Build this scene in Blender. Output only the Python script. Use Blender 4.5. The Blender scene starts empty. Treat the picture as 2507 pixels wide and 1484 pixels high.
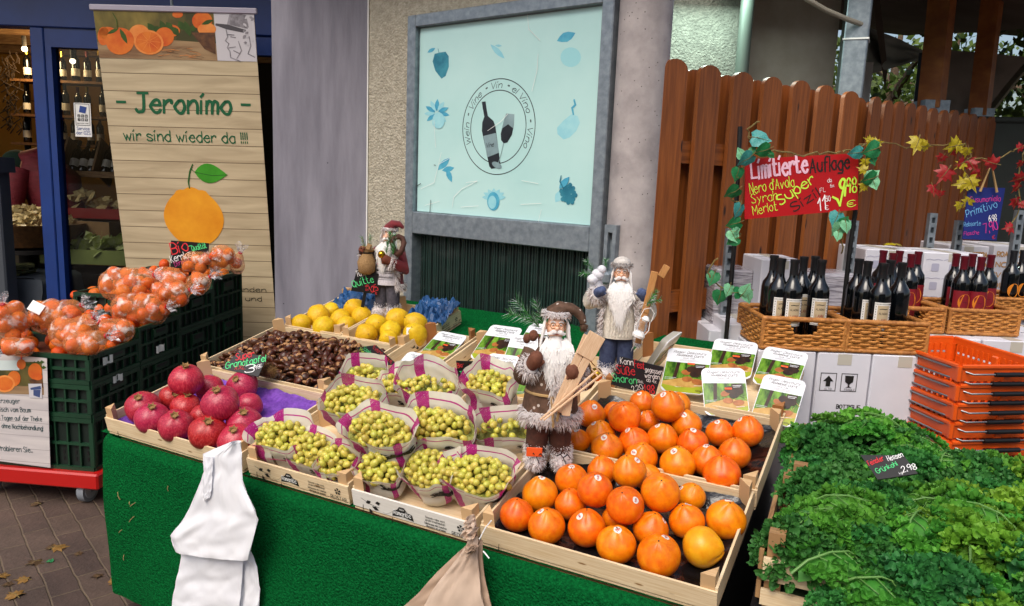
import bpy, math, random
from mathutils import Vector as V, Matrix as M, noise
sc = bpy.context.scene
C = sc.collection
R = math.radians
rnd = random.Random(11)
sin, cos, PI = math.sin, math.cos, math.pi

# ------------------------------------------------------------------ camera, sky, sun, exposure
EYE = 1.55
FPX, PITCH, ROLL, CX, CY = 1826.4, .1665, .04, 1253.5, 742.0
FW = V((0, cos(PITCH), -sin(PITCH)))
_u0 = V((1, 0, 0)).cross(FW)
RT = V((1, 0, 0)) * cos(ROLL) + _u0 * sin(ROLL)
UP = V((1, 0, 0)) * -sin(ROLL) + _u0 * cos(ROLL)
cd = bpy.data.cameras.new('camera')
cd.sensor_width = 36
cd.lens = 36 * FPX / 2507
cd.clip_start, cd.clip_end = .05, 400
cam = bpy.data.objects.new('camera', cd)
C.objects.link(cam)
cam.matrix_world = M(((RT.x, UP.x, -FW.x, 0), (RT.y, UP.y, -FW.y, 0), (RT.z, UP.z, -FW.z, EYE), (0, 0, 0, 1)))
sc.camera = cam

SUN_EL, SUN_AZ = 52, 205          # azimuth of the sun, clockwise from +Y
w = bpy.data.worlds.new('World')
sc.world = w
w.use_nodes = True
nt = w.node_tree
sky = nt.nodes.new('ShaderNodeTexSky')
sky.sky_type = 'NISHITA'
sky.sun_disc = False
sky.sun_elevation = R(SUN_EL)
sky.sun_rotation = R(SUN_AZ)
sky.air_density, sky.dust_density, sky.ozone_density = 1.2, 5, 1.0
nt.links.new(sky.outputs[0], nt.nodes['Background'].inputs[0])
nt.nodes['Background'].inputs[1].default_value = .13
sd = bpy.data.lights.new('sun', 'SUN')
sd.energy = 1.35
sd.angle = R(40)
sd.color = (1, .96, .9)
sun = bpy.data.objects.new('sun', sd)
C.objects.link(sun)
_sd = V((sin(R(SUN_AZ)) * cos(R(SUN_EL)), cos(R(SUN_AZ)) * cos(R(SUN_EL)), sin(R(SUN_EL))))
sun.rotation_euler = _sd.to_track_quat('Z', 'Y').to_euler()
sun.location = _sd * 20
sc.view_settings.view_transform = 'Standard'
sc.view_settings.look = 'None'
sc.view_settings.exposure = .42
sc.view_settings.gamma = 1
sc.cycles.max_bounces = 8
sc.cycles.transparent_max_bounces = 16
sc.cycles.sample_clamp_indirect = 4

# ------------------------------------------------------------------ sight lines of the survey (2507-wide plan of the photo)
def ray(x, y):
    return FW + RT * ((x - CX) / FPX) + UP * ((CY - y) / FPX)
EP = V((0, 0, EYE))
def at(x, y, Y):
    d = ray(x, y); return EP + d * (Y / d.y)
def atz(x, y, z):
    d = ray(x, y); return EP + d * ((z - EYE) / d.z)
def onpl(x, y, p0, n):
    d = ray(x, y); return EP + d * ((p0 - EP).dot(n) / d.dot(n))
def mat3(o, x, y, z):
    return M(((x[0], y[0], z[0], o[0]), (x[1], y[1], z[1], o[1]), (x[2], y[2], z[2], o[2]), (0, 0, 0, 1)))
def T(x=0, y=0, z=0): return M.Translation((x, y, z))
def RX(a): return M.Rotation(a, 4, 'X')
def RY(a): return M.Rotation(a, 4, 'Y')
def RZ(a): return M.Rotation(a, 4, 'Z')
def S(x, y=None, z=None):
    return M.Diagonal((x, x if y is None else y, x if z is None else z, 1))
def frame(tl, tr, bl):
    """sheet frame: origin bottom-left, x right, y up, z towards the viewer"""
    x = (tr - tl); W = x.length; x = x / W
    y = tl - bl; y = y - x * y.dot(x); H = y.length; y = y / H
    return mat3(bl, x, y, x.cross(y)), W, H
# the sloping display table: u along the front to the right, v up the slope, w off the cloth
_yw, _tl = .4808, .2014
TU = V((cos(_yw), -sin(_yw), 0))
TV = V((sin(_yw) * cos(_tl), cos(_yw) * cos(_tl), sin(_tl)))
TW = TU.cross(TV)
TO = V((.4638, 1.4749, -.8589 + EYE)) - TW * .065
TM = mat3(TO, TU, TV, TW)
TMI = TM.inverted()
def tab(u, v, w=0): return TO + TU * u + TV * v + TW * w
def tinv(x, y, w):
    return TMI @ onpl(x, y, TO + TW * w, TW)
def zn(z, ox, oy, s):             # enlarged-detail reading -> plan reading
    return ((ox + z[0] / s) * .62193, (oy + z[1] / s) * .62193)

# ------------------------------------------------------------------ mesh builder
class MB:
    def __init__(s): s.v, s.f, s.m, s.uv = [], [], [], []
    def add(s, vs, fs, mi=0, mt=None, uvs=None):
        b = len(s.v)
        if mt is not None: vs = [mt @ V(p) for p in vs]
        s.v += [tuple(p) for p in vs]
        for i, f in enumerate(fs):
            s.f.append(tuple(b + k for k in f)); s.m.append(mi)
            s.uv.append(uvs[i] if uvs else None)
    def box(s, c, d, mt=None, mi=0, bev=0):
        hx, hy, hz = d[0] / 2, d[1] / 2, d[2] / 2
        if bev: s._cbox(c, hx, hy, hz, min(bev, hx * .9, hy * .9, hz * .9), mt, mi); return
        vs = [(c[0] + a * hx, c[1] + b * hy, c[2] + e * hz) for a in (-1, 1) for b in (-1, 1) for e in (-1, 1)]
        fs = [(0, 1, 3, 2), (4, 6, 7, 5), (0, 4, 5, 1), (2, 3, 7, 6), (0, 2, 6, 4), (1, 5, 7, 3)]
        s.add(vs, fs, mi, mt, s._buv(vs, fs, d))
    def _buv(s, vs, fs, d):
        ax = sorted(range(3), key=lambda k: -d[k])
        out = []
        for f in fs:
            lo = [min(vs[i][k] for i in f) for k in range(3)]; hi = [max(vs[i][k] for i in f) for k in range(3)]
            g = sorted(range(3), key=lambda k: (hi[k] - lo[k] < 1e-6, ax.index(k)))
            out.append([(vs[i][g[0]], vs[i][g[1]]) for i in f])
        return out
    def _cbox(s, c, hx, hy, hz, b, mt, mi):
        vs, idx = [], {}
        h = (hx, hy, hz)
        for sx in (-1, 1):
            for sy in (-1, 1):
                for sz in (-1, 1):
                    sg = (sx, sy, sz)
                    for k in range(3):
                        p = [c[j] + sg[j] * (h[j] - (0 if j == k else b)) for j in range(3)]
                        idx[(sg, k)] = len(vs); vs.append(tuple(p))
        fs = []
        for k in range(3):
            i, j = (k + 1) % 3, (k + 2) % 3
            for sk in (-1, 1):
                q = []
                for (a, bb) in ((-1, -1), (1, -1), (1, 1), (-1, 1)):
                    sg = [0, 0, 0]; sg[k] = sk; sg[i] = a; sg[j] = bb
                    q.append(idx[(tuple(sg), k)])
                fs.append(tuple(q if sk > 0 else q[::-1]))
            for a in (-1, 1):
                for bb in (-1, 1):      # edge along k
                    g1 = [0, 0, 0]; g1[i] = a; g1[j] = bb; g2 = list(g1); g1[k] = -1; g2[k] = 1
                    q = [idx[(tuple(g1), i)], idx[(tuple(g2), i)], idx[(tuple(g2), j)], idx[(tuple(g1), j)]]
                    fs.append(tuple(q if a * bb < 0 else q[::-1]))
        for sx in (-1, 1):
            for sy in (-1, 1):
                for sz in (-1, 1):
                    q = [idx[((sx, sy, sz), k)] for k in range(3)]
                    fs.append(tuple(q if sx * sy * sz > 0 else q[::-1]))
        s.add(vs, fs, mi, mt, s._buv(vs, fs, (hx, hy, hz)))
    def tube(s, pts, r, n=6, mi=0, mt=None, cap=True, closed=False, flat=1.0):
        pts = [V(p) for p in pts]; k = len(pts)
        rs = r if isinstance(r, (list, tuple)) else [r] * k
        vs, fs, uvs = [], [], []
        up = None
        L = 0
        ls = []
        for i, p in enumerate(pts):
            if closed: t = pts[(i + 1) % k] - pts[i - 1]
            else: t = pts[min(i + 1, k - 1)] - pts[max(i - 1, 0)]
            if t.length < 1e-9: t = V((0, 0, 1))
            t.normalize()
            if up is None:
                up = V((0, 0, 1)) if abs(t.z) < .9 else V((0, 1, 0))
            a = up - t * up.dot(t)
            if a.length < 1e-6: a = t.orthogonal()
            a.normalize(); up = a; b = t.cross(a)
            if i: L += (p - pts[i - 1]).length
            ls.append(L)
            for j in range(n):
                an = 2 * PI * j / n
                vs.append(p + (a * cos(an) * flat + b * sin(an)) * rs[i])
        for i in range(k if closed else k - 1):
            i2 = (i + 1) % k
            for j in range(n):
                j2 = (j + 1) % n
                fs.append((i * n + j, i * n + j2, i2 * n + j2, i2 * n + j))
                l2 = ls[i2] if i2 else L
                uvs.append([(ls[i], j / n * .05), (ls[i], (j + 1) / n * .05), (l2, (j + 1) / n * .05), (l2, j / n * .05)])
        if cap and not closed:
            fs.append(tuple(range(n))[::-1]); uvs.append(None)
            fs.append(tuple((k - 1) * n + j for j in range(n))); uvs.append(None)
        s.add(vs, fs, mi, mt, uvs)
    def lathe(s, prof, n=16, mi=0, mt=None, cap=True, sq=None):
        vs, fs, uvs = [], [], []
        for i, (r, z) in enumerate(prof):
            for j in range(n):
                an = 2 * PI * j / n
                vs.append((r * cos(an), r * sin(an) * (sq or 1), z))
        for i in range(len(prof) - 1):
            for j in range(n):
                j2 = (j + 1) % n
                fs.append((i * n + j, i * n + j2, (i + 1) * n + j2, (i + 1) * n + j))
                uvs.append([(j / n, prof[i][1]), ((j + 1) / n, prof[i][1]), ((j + 1) / n, prof[i + 1][1]), (j / n, prof[i + 1][1])])
        if cap:
            fs.append(tuple(range(n))[::-1]); uvs.append(None)
            fs.append(tuple((len(prof) - 1) * n + j for j in range(n))); uvs.append(None)
        s.add(vs, fs, mi, mt, uvs)
    def ball(s, c, r, nu=14, nv=9, fn=None, mi=0, mt=None):
        if not isinstance(r, (tuple, list)): r = (r, r, r)
        vs, fs = [], []
        def pt(d):
            k = fn(d) if fn else 1
            if isinstance(k, (int, float)): d = d * k
            else: d = k
            return (c[0] + d.x * r[0], c[1] + d.y * r[1], c[2] + d.z * r[2])
        vs.append(pt(V((0, 0, 1))))
        for i in range(1, nv):
            th = PI * i / nv
            for j in range(nu):
                ph = 2 * PI * j / nu
                vs.append(pt(V((sin(th) * cos(ph), sin(th) * sin(ph), cos(th)))))
        vs.append(pt(V((0, 0, -1))))
        e = len(vs) - 1
        for j in range(nu):
            j2 = (j + 1) % nu
            fs.append((0, 1 + j, 1 + j2))
            for i in range(nv - 2):
                a = 1 + i * nu
                fs.append((a + j, a + nu + j, a + nu + j2, a + j2))
            a = 1 + (nv - 2) * nu
            fs.append((a + j, e, a + j2))
        s.add(vs, fs, mi, mt)
    def grid(s, fn, nu, nv, mi=0, mt=None, wrap=False):
        vs = [fn(i / nu, j / nv) for j in range(nv + 1) for i in range(nu + 1)]
        fs, uvs = [], []
        for j in range(nv):
            for i in range(nu):
                a = j * (nu + 1) + i
                fs.append((a, a + 1, a + nu + 2, a + nu + 1))
                uvs.append([(i / nu, j / nv), ((i + 1) / nu, j / nv), ((i + 1) / nu, (j + 1) / nv), (i / nu, (j + 1) / nv)])
        s.add(vs, fs, mi, mt, uvs)
    def poly(s, pts, mi=0, mt=None):
        s.add(pts, [tuple(range(len(pts)))], mi, mt, [[(p[0], p[1]) for p in pts]])
    def prism(s, pts, z0, z1, mi=0, mt=None, mside=None):
        n = len(pts)
        vs = [(p[0], p[1], z0) for p in pts] + [(p[0], p[1], z1) for p in pts]
        s.add(vs, [tuple(range(n))[::-1], tuple(range(n, 2 * n))], mi, mt,
              [[(p[0], p[1]) for p in pts[::-1]], [(p[0], p[1]) for p in pts]])
        s.add(vs, [(i, (i + 1) % n, n + (i + 1) % n, n + i) for i in range(n)], mi if mside is None else mside, mt)
    def ribbon(s, pts, wd, mi=0, mt=None, n=None, z=0):
        """flat 2-D stroke with joined corners"""
        for i in range(1, len(pts) - 1):
            e1 = V(pts[i][:2]) - V(pts[i - 1][:2]); e2 = V(pts[i + 1][:2]) - V(pts[i][:2])
            if e1.length > 1e-9 and e2.length > 1e-9 and e1.normalized().dot(e2.normalized()) < .25:
                s.ribbon(pts[:i + 1], wd, mi, mt, None, z); s.ribbon(pts[i:], wd, mi, mt, None, z + .00002); return
        k = len(pts); vs = []
        for i in range(k):
            p = V(pts[i][:2]); a = V(pts[max(i - 1, 0)][:2]); b = V(pts[min(i + 1, k - 1)][:2])
            d1 = p - a; d2 = b - p
            if d1.length < 1e-9: d1 = d2.copy()
            if d2.length < 1e-9: d2 = d1.copy()
            if d1.length < 1e-9: d1 = d2 = V((1, 0))
            d1.normalize(); d2.normalize()
            t = d1 + d2
            if t.length < .35: t = d1.copy()
            t.normalize()
            nrm = V((-t.y, t.x)); sc_ = 1 / max(.55, abs(nrm.dot(V((-d1.y, d1.x)))))
            e = V((0, 0))
            if i == 0: e = -d2 * wd * .4
            if i == k - 1: e = d1 * wd * .4
            wl = wd * sc_ * (1 if 0 < i < k - 1 else .8) / 2
            vs.append((p.x + nrm.x * wl + e.x, p.y + nrm.y * wl + e.y, z)); vs.append((p.x - nrm.x * wl + e.x, p.y - nrm.y * wl + e.y, z))
        s.add(vs, [(2 * i + 1, 2 * i + 3, 2 * i + 2, 2 * i) for i in range(k - 1)], mi, mt)
    def build(s, name, mats, parent=None, smooth=35, label=None, mt=None):
        me = bpy.data.meshes.new(name)
        me.from_pydata(s.v, [], s.f)
        for m_ in (mats if isinstance(mats, (list, tuple)) else [mats]): me.materials.append(m_)
        me.polygons.foreach_set('material_index', s.m)
        if any(u for u in s.uv):
            uvl = me.uv_layers.new(name='UVMap'); fl = []
            for f, u in zip(s.f, s.uv):
                if u: 
                    for q in u: fl += [q[0], q[1]]
                else: fl += [0.0, 0.0] * len(f)
            uvl.data.foreach_set('uv', fl)
        me.update()
        if smooth:
            me.polygons.foreach_set('use_smooth', [True] * len(s.f))
            me.set_sharp_from_angle(angle=R(smooth))
        o = bpy.data.objects.new(name, me); C.objects.link(o)
        if parent is not None: o.parent = parent
        if mt is not None: o.matrix_local = mt
        if label: o['label'] = label
        return o

def tag(o, label, cat, group=None, kind=None):
    if label and len(label.split()) > 16: print('LONG', len(label.split()), label)
    if label: o['label'] = label
    if cat: o['category'] = cat
    if group: o['group'] = group
    if kind: o['kind'] = kind
    return o
def thing(name, label, cat, mt=None, group=None):
    o = bpy.data.objects.new(name, None); C.objects.link(o)
    o.empty_display_size = .05
    if mt is not None: o.matrix_world = mt
    return tag(o, label, cat, group)
def single(name, mb, mats, label, cat, mt=None, group=None, smooth=35):
    o = mb.build(name, mats, None, smooth)
    if mt is not None: o.matrix_world = mt
    return tag(o, label, cat, group)
def struct(name, mb, mats, mt=None, smooth=35):
    o = mb.build(name, mats, None, smooth)
    if mt is not None: o.matrix_world = mt
    o['kind'] = 'structure'; return o
def clone(root, mt, label=None, group=None):
    def rec(o, par):
        c = o.copy(); C.objects.link(c)
        if par is not None: c.parent = par
        for ch in kids.get(o, []): rec(ch, c)
        return c
    kids = {}
    def collect(o):
        for ch in o.children:
            kids.setdefault(o, []).append(ch); collect(ch)
    collect(root)
    c = rec(root, None)
    c.matrix_world = mt
    if label:
        c['label'] = label
        if len(label.split()) > 16: print('LONG', len(label.split()), label)
    if group: c['group'] = group
    return c
def meshclone(o, mt, label=None):
    c = o.copy(); C.objects.link(c); c.matrix_world = mt
    if label:
        c['label'] = label
        if len(label.split()) > 16: print('LONG', len(label.split()), label)
    return c
ORD = ['first', 'second', 'third', 'fourth', 'fifth', 'sixth', 'seventh', 'eighth', 'ninth', 'tenth', 'eleventh', 'twelfth']

# ------------------------------------------------------------------ materials
def H(h):
    h = h.lstrip('#')
    return tuple(((c / 255 / 12.92) if c / 255 <= .04045 else ((c / 255 + .055) / 1.055) ** 2.4) for c in (int(h[i:i + 2], 16) for i in (0, 2, 4)))
def N(m, t, **kw):
    n = m.node_tree.nodes.new('ShaderNode' + t)
    for k, v in kw.items(): setattr(n, k, v)
    return n
def L(m, a, b): m.node_tree.links.new(a, b)
def base(name):
    m = bpy.data.materials.new(name); m.use_nodes = True
    return m, m.node_tree.nodes['Principled BSDF']
def mk(name, col, rough=.5, col2=None, ns=0, st=(1, 1, 1), bs=0, bst=.3, bd=.004, metal=0, coat=0, sss=0, var=0, hv=0, uv=False, spec=.5, lo=.35, hi=.65, det=5, transl=0, emit=0, alpha=1, sheen=0, bstx=None, trm=0):
    m, p = base(name)
    if isinstance(col, str): col = H(col)
    if isinstance(col2, str): col2 = H(col2)
    p.inputs['Roughness'].default_value = rough
    p.inputs['Metallic'].default_value = metal
    p.inputs['Specular IOR Level'].default_value = spec
    p.inputs['Coat Weight'].default_value = coat
    p.inputs['Coat Roughness'].default_value = .12
    p.inputs['Transmission Weight'].default_value = trm
    p.inputs['Alpha'].default_value = alpha
    if sheen: p.inputs['Sheen Weight'].default_value = sheen
    if sss:
        p.inputs['Subsurface Weight'].default_value = sss
        p.inputs['Subsurface Radius'].default_value = (.8, .5, .2)
        p.inputs['Subsurface Scale'].default_value = .008
    if emit:
        p.inputs['Emission Color'].default_value = (*col, 1); p.inputs['Emission Strength'].default_value = emit
    src = None
    tc = N(m, 'TexCoord'); mp = N(m, 'Mapping'); mp.inputs['Scale'].default_value = st
    L(m, tc.outputs['UV' if uv else 'Object'], mp.inputs[0])
    if col2 is not None:
        nz = N(m, 'TexNoise'); nz.inputs['Scale'].default_value = ns; nz.inputs['Detail'].default_value = det
        nz.inputs['Roughness'].default_value = .6
        L(m, mp.outputs[0], nz.inputs['Vector'])
        rp = N(m, 'ValToRGB'); rp.color_ramp.elements[0].position = lo; rp.color_ramp.elements[1].position = hi
        rp.color_ramp.elements[0].color = (*col, 1); rp.color_ramp.elements[1].color = (*col2, 1)
        L(m, nz.outputs[0], rp.inputs[0]); src = rp.outputs[0]
    if var or hv:
        oi = N(m, 'ObjectInfo'); hs = N(m, 'HueSaturation')
        if src: L(m, src, hs.inputs['Color'])
        else: hs.inputs['Color'].default_value = (*col, 1)
        mr = N(m, 'MapRange'); mr.inputs[3].default_value = 1 - var; mr.inputs[4].default_value = 1 + var
        L(m, oi.outputs['Random'], mr.inputs[0]); L(m, mr.outputs[0], hs.inputs['Value'])
        if hv:
            ml = N(m, 'Math', operation='MULTIPLY'); ml.inputs[1].default_value = 7.31
            fr = N(m, 'Math', operation='FRACT'); m2 = N(m, 'MapRange'); m2.inputs[3].default_value = .5 - hv; m2.inputs[4].default_value = .5 + hv
            L(m, oi.outputs['Random'], ml.inputs[0]); L(m, ml.outputs[0], fr.inputs[0]); L(m, fr.outputs[0], m2.inputs[0]); L(m, m2.outputs[0], hs.inputs['Hue'])
        src = hs.outputs[0]
    if src: L(m, src, p.inputs['Base Color'])
    else: p.inputs['Base Color'].default_value = (*col, 1)
    if bs:
        nb = N(m, 'TexNoise'); nb.inputs['Scale'].default_value = bs; nb.inputs['Detail'].default_value = 4
        if bstx:
            mp2 = N(m, 'Mapping'); mp2.inputs['Scale'].default_value = bstx
            L(m, tc.outputs['UV' if uv else 'Object'], mp2.inputs[0]); L(m, mp2.outputs[0], nb.inputs['Vector'])
        else: L(m, mp.outputs[0], nb.inputs['Vector'])
        bp = N(m, 'Bump'); bp.inputs['Strength'].default_value = bst; bp.inputs['Distance'].default_value = bd
        L(m, nb.outputs[0], bp.inputs['Height']); L(m, bp.outputs[0], p.inputs['Normal'])
    if transl:
        out = m.node_tree.nodes['Material Output']
        tr = N(m, 'BsdfTranslucent'); mx = N(m, 'MixShader'); mx.inputs[0].default_value = transl
        if src: L(m, src, tr.inputs[0])
        else: tr.inputs[0].default_value = (*col, 1)
        L(m, p.outputs[0], mx.inputs[1]); L(m, tr.outputs[0], mx.inputs[2]); L(m, mx.outputs[0], out.inputs[0])
    return m
def film(name, tint, amt=.3, streak=60, st=(1, 1, 1), rough=.12, whit=(.9, .9, .92), face=.35, lowc=None, lo=.2):
    """thin clear foil: mostly see-through, milky in the creases, shiny"""
    m, p = base(name)
    out = m.node_tree.nodes['Material Output']
    p.inputs['Roughness'].default_value = rough
    tc = N(m, 'TexCoord'); mp = N(m, 'Mapping'); mp.inputs['Scale'].default_value = st
    nz = N(m, 'TexNoise'); nz.inputs['Scale'].default_value = streak; nz.inputs['Detail'].default_value = 3
    L(m, tc.outputs['Object'], mp.inputs[0]); L(m, mp.outputs[0], nz.inputs['Vector'])
    bp = N(m, 'Bump'); bp.inputs['Strength'].default_value = .6; bp.inputs['Distance'].default_value = .006
    L(m, nz.outputs[0], bp.inputs['Height']); L(m, bp.outputs[0], p.inputs['Normal'])
    rp = N(m, 'MapRange'); rp.inputs[1].default_value = .54; rp.inputs[2].default_value = .74; rp.inputs[3].default_value = amt * lo; rp.inputs[4].default_value = min(1, amt * 2.4)
    L(m, nz.outputs[0], rp.inputs[0])
    mc = N(m, 'Mix', data_type='RGBA'); mc.inputs[6].default_value = (*(lowc or whit), 1); mc.inputs[7].default_value = (*whit, 1); r3 = N(m, 'MapRange'); r3.inputs[1].default_value = .5; r3.inputs[2].default_value = .64; L(m, nz.outputs[0], r3.inputs[0]); L(m, r3.outputs[0], mc.inputs[0]); L(m, mc.outputs[2], p.inputs['Base Color'])
    fr = N(m, 'LayerWeight'); fr.inputs[0].default_value = .25
    mx0 = N(m, 'Math', operation='ADD'); mx0.use_clamp = True
    ml = N(m, 'Math', operation='MULTIPLY'); ml.inputs[1].default_value = face
    L(m, fr.outputs['Facing'], ml.inputs[0]); L(m, ml.outputs[0], mx0.inputs[0]); L(m, rp.outputs[0], mx0.inputs[1])
    tr = N(m, 'BsdfTransparent'); tr.inputs[0].default_value = (*tint, 1)
    mx = N(m, 'MixShader')
    L(m, mx0.outputs[0], mx.inputs[0]); L(m, tr.outputs[0], mx.inputs[1]); L(m, p.outputs[0], mx.inputs[2]); L(m, mx.outputs[0], out.inputs[0])
    return m
def pane(name, tint=(.9, .95, .95), refl=.5):
    m, p = base(name); out = m.node_tree.nodes['Material Output']
    gl = N(m, 'BsdfGlossy'); gl.inputs['Roughness'].default_value = .01
    tr = N(m, 'BsdfTransparent'); tr.inputs[0].default_value = (*tint, 1)
    fr = N(m, 'Fresnel'); fr.inputs[0].default_value = 1.5
    ml = N(m, 'Math', operation='MULTIPLY_ADD'); ml.inputs[1].default_value = refl; ml.inputs[2].default_value = .0
    mx = N(m, 'MixShader')
    L(m, fr.outputs[0], ml.inputs[0]); L(m, ml.outputs[0], mx.inputs[0]); L(m, tr.outputs[0], mx.inputs[1]); L(m, gl.outputs[0], mx.inputs[2]); L(m, mx.outputs[0], out.inputs[0])
    return m
def wood(name, c1, c2, c3=None, grain=70, rough=.55, var=.06, plank=None):
    return mk(name, c1, rough, c2, ns=3, st=(3, grain, 3), uv=True, bs=6, bst=.15, bd=.002, var=var, lo=.38, hi=.7)

# ------------------------------------------------------------------ single-stroke lettering
GL = dict(a='~5748280605234354 5853', b='0b03 ~0628485655432305', c='~5748280605234354', d='~5648280605234355 5b53',
 e='0656 ~5648280605234354', f='~4b2b1913 0838', g='~5648280605234355 ~5852412101', h='0b03 ~0628485653', i='0803 0a1b',
 j='~38321001 3a3b', k='0b03 4805 1553', l='0b03', m='0803 ~0618283733 ~3648586763', n='0803 ~0628485653', o='~280605234355564828',
 p='0800 ~0628485655432305', q='~5648280605234355 5850', r='0803 ~06284847', s='~57381807164554431304', t='~1b142343 0838', u='~0805234355 5853',
 v='082358', w='0823375378', x='0853 5803', y='0834 5810', z='08580353', A='033b63 1656', B='0b03 ~0b3b595837 07'.replace('37 07', '3707') + ' ~074756543303',
 C='~6a4b2b0905234364', D='0b03 ~0b3b59553303', E='5b0b0353 0747', F='5b0b03 0747', G='~6a4b2b0905234364 646737', H='0b03 5b53 0757', I='0b03',
 J='~4b44231304 1b6b', K='0b03 5b06 1753', L='0b0353', M='030b366b63', N='030b535b', O='~3b1a080614335466685a3b', P='0b03 ~0b3b5a583606',
 Q='~3b1a080614335466685a3b 4562', R='0b03 ~0b3b5a583606 2653', S='~5a3b1b09184655431304', T='0b6b 3b33', U='~0b052343555b', V='0b336b', W='0b2349638b',
 X='0b53 5b03', Y='0b376b 3733', Z='0b5b0353')
GL.update({'0': '~2b0905234355593b2b', '1': '082b23', '2': '~092b4b594703 0353', '3': '~0a2b4b594827 ~274755431304', '4': '4b0555 4b43', '5': '5b0b07 ~07384755431304',
 '6': '~4b190523435556382705', '7': '0b5b13', '8': '~2b09275543130537593b2b', '9': '~593717092b4b5943', '-': '0747', '.': '0304', ',': '0402', '!': '0b06 0403', "'": '0b09',
 'ü': '~0805234355 5853 0a0b 4a4b', 'ö': '~280605234355564828 1a1b 4a4b', 'ä': '~5748280605234354 5853 1a1b 4a4b', 'ß': '~03090a2b4a4937465543 23'.replace(' ', ''),
 '€': '~6a4b2b0905234364 0848 0646', '/': '025b', '+': '0646 2824', '*': '~282747483828', 'ì': '0803 0b1a', '&': '~5309192b3a0604234355', '=': '0545 0747', '_': ''})
def _cr(p, n=4):
    q = []
    for i in range(len(p) - 1):
        a = p[max(i - 1, 0)]; b = p[i]; c = p[i + 1]; d = p[min(i + 2, len(p) - 1)]
        for k in range(n):
            t = k / n
            q.append(tuple(.5 * (2 * b[j] + (c[j] - a[j]) * t + (2 * a[j] - 5 * b[j] + 4 * c[j] - d[j]) * t * t + (3 * b[j] - a[j] - 3 * c[j] + d[j]) * t ** 3) for j in (0, 1)))
    q.append(p[-1]); return q
def glyph(ch):
    out, wd = [], 0
    for st in GL.get(ch, '').split():
        sm = st[0] == '~'; st = st.lstrip('~')
        p = [(int(st[i], 16), int(st[i + 1], 16) - 3) for i in range(0, len(st) - 1, 2)]
        if not p: print('GLYPH', ch); continue
        wd = max(wd, max(x for x, _ in p))
        out.append(_cr(p) if sm and len(p) > 2 else p)
    return out, wd
def write(mb, text, x, y, h, th=.12, mi=0, mt=None, wid=None, slant=0, ang=0, sp=1.9, jit=0, warp=None, align='l', z=.0006):
    """text on the local XY plane; h = cap height; th = stroke width / cap height"""
    k = h / 8
    strokes, px = [], 0
    for n_, ch in enumerate(text):
        if ch == ' ': px += 4; continue
        st, wd = glyph(ch)
        jy = rnd.uniform(-jit, jit); js = 1 + rnd.uniform(-jit, jit) * .12
        for s_ in st: strokes.append([(px + a * js + slant * b, (b * js + jy)) for a, b in s_])
        px += wd + sp
    tot = max(px - sp, .1) * k
    fx = wid / tot if wid else 1
    if align == 'c': x -= (wid or tot) / 2
    if align == 'r': x -= (wid or tot)
    ca, sa = cos(ang), sin(ang)
    for i, s_ in enumerate(strokes):
        q = []
        for a, b in s_:
            a, b = a * k * fx, b * k
            a, b = x + a * ca - b * sa, y + a * sa + b * ca
            q.append(warp(a, b) if warp else (a, b))
        mb.ribbon(q, h * th, mi, mt, z=z + (i % 5) * .00004)
    return (wid or tot)
def rrect(x0, y0, x1, y1, r, n=4):
    out = []
    for (cx, cy, a) in ((x1 - r, y1 - r, 0), (x0 + r, y1 - r, 90), (x0 + r, y0 + r, 180), (x1 - r, y0 + r, 270)):
        for i in range(n + 1):
            t = R(a + 90 * i / n); out.append((cx + r * cos(t), cy + r * sin(t)))
    return out
def ell(cx, cy, rx, ry, n=20, a0=0, a1=360, rot=0):
    out = []
    for i in range(n):
        t = R(a0 + (a1 - a0) * i / (n if a1 - a0 == 360 else n - 1)); a, b = rx * cos(t), ry * sin(t)
        out.append((cx + a * cos(rot) - b * sin(rot), cy + a * sin(rot) + b * cos(rot)))
    return out
def flat(mb, pts, z, mi=0, mt=None): mb.poly([(p[0], p[1], z) for p in pts], mi, mt)
# ------------------------------------------------------------------ shared materials
m_wood = wood('crate_wood', '#d3b88f', '#e9d6b4', var=.05)
m_post = wood('post_wood', '#c09a6c', '#d9b68a', var=.06, grain=40)
m_wwood = mk('white_board', '#d9d5cc', .5, '#e4e0d8', ns=4, st=(3, 40, 3), uv=True)
m_oldwood = wood('old_wood', '#7d5a3a', '#b08a5c', var=.08, grain=26)
m_redwood = mk('stained_wood', '#6e3810', .5, '#a35c26', ns=2.2, st=(1.5, 26, 3), uv=True, var=.2, bs=9, bst=.25, lo=.3, hi=.72)
m_redwood2 = mk('stained_wood_dark', '#562a0e', .55, '#78421a', ns=2.2, st=(1.5, 26, 3), uv=True, var=.14, bs=9, bst=.2, lo=.3, hi=.72)
def specks(m, uv, sc_, st, thr, col):
    p = m.node_tree.nodes['Principled BSDF']; tc = N(m, 'TexCoord'); mp = N(m, 'Mapping'); mp.inputs['Scale'].default_value = st; vz = N(m, 'TexVoronoi'); vz.inputs['Scale'].default_value = sc_; rp = N(m, 'MapRange'); rp.inputs[1].default_value = thr; rp.inputs[2].default_value = thr * 2
    L(m, tc.outputs['UV' if uv else 'Object'], mp.inputs[0]); L(m, mp.outputs[0], vz.inputs['Vector']); L(m, vz.outputs['Distance'], rp.inputs[0]); ln = p.inputs['Base Color'].links[0].from_socket
    mx = N(m, 'Mix', data_type='RGBA'); mx.inputs[6].default_value = (*H(col), 1); L(m, rp.outputs[0], mx.inputs[0]); L(m, ln, mx.inputs[7]); L(m, mx.outputs[2], p.inputs['Base Color']); return m
specks(m_redwood, True, 1, (4.5, 14, 1), .07, '#2c1206'); specks(m_redwood2, True, 1, (4.5, 14, 1), .06, '#241005'); specks(m_wood, True, 1, (7, 30, 1), .05, '#8a6438')
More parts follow.
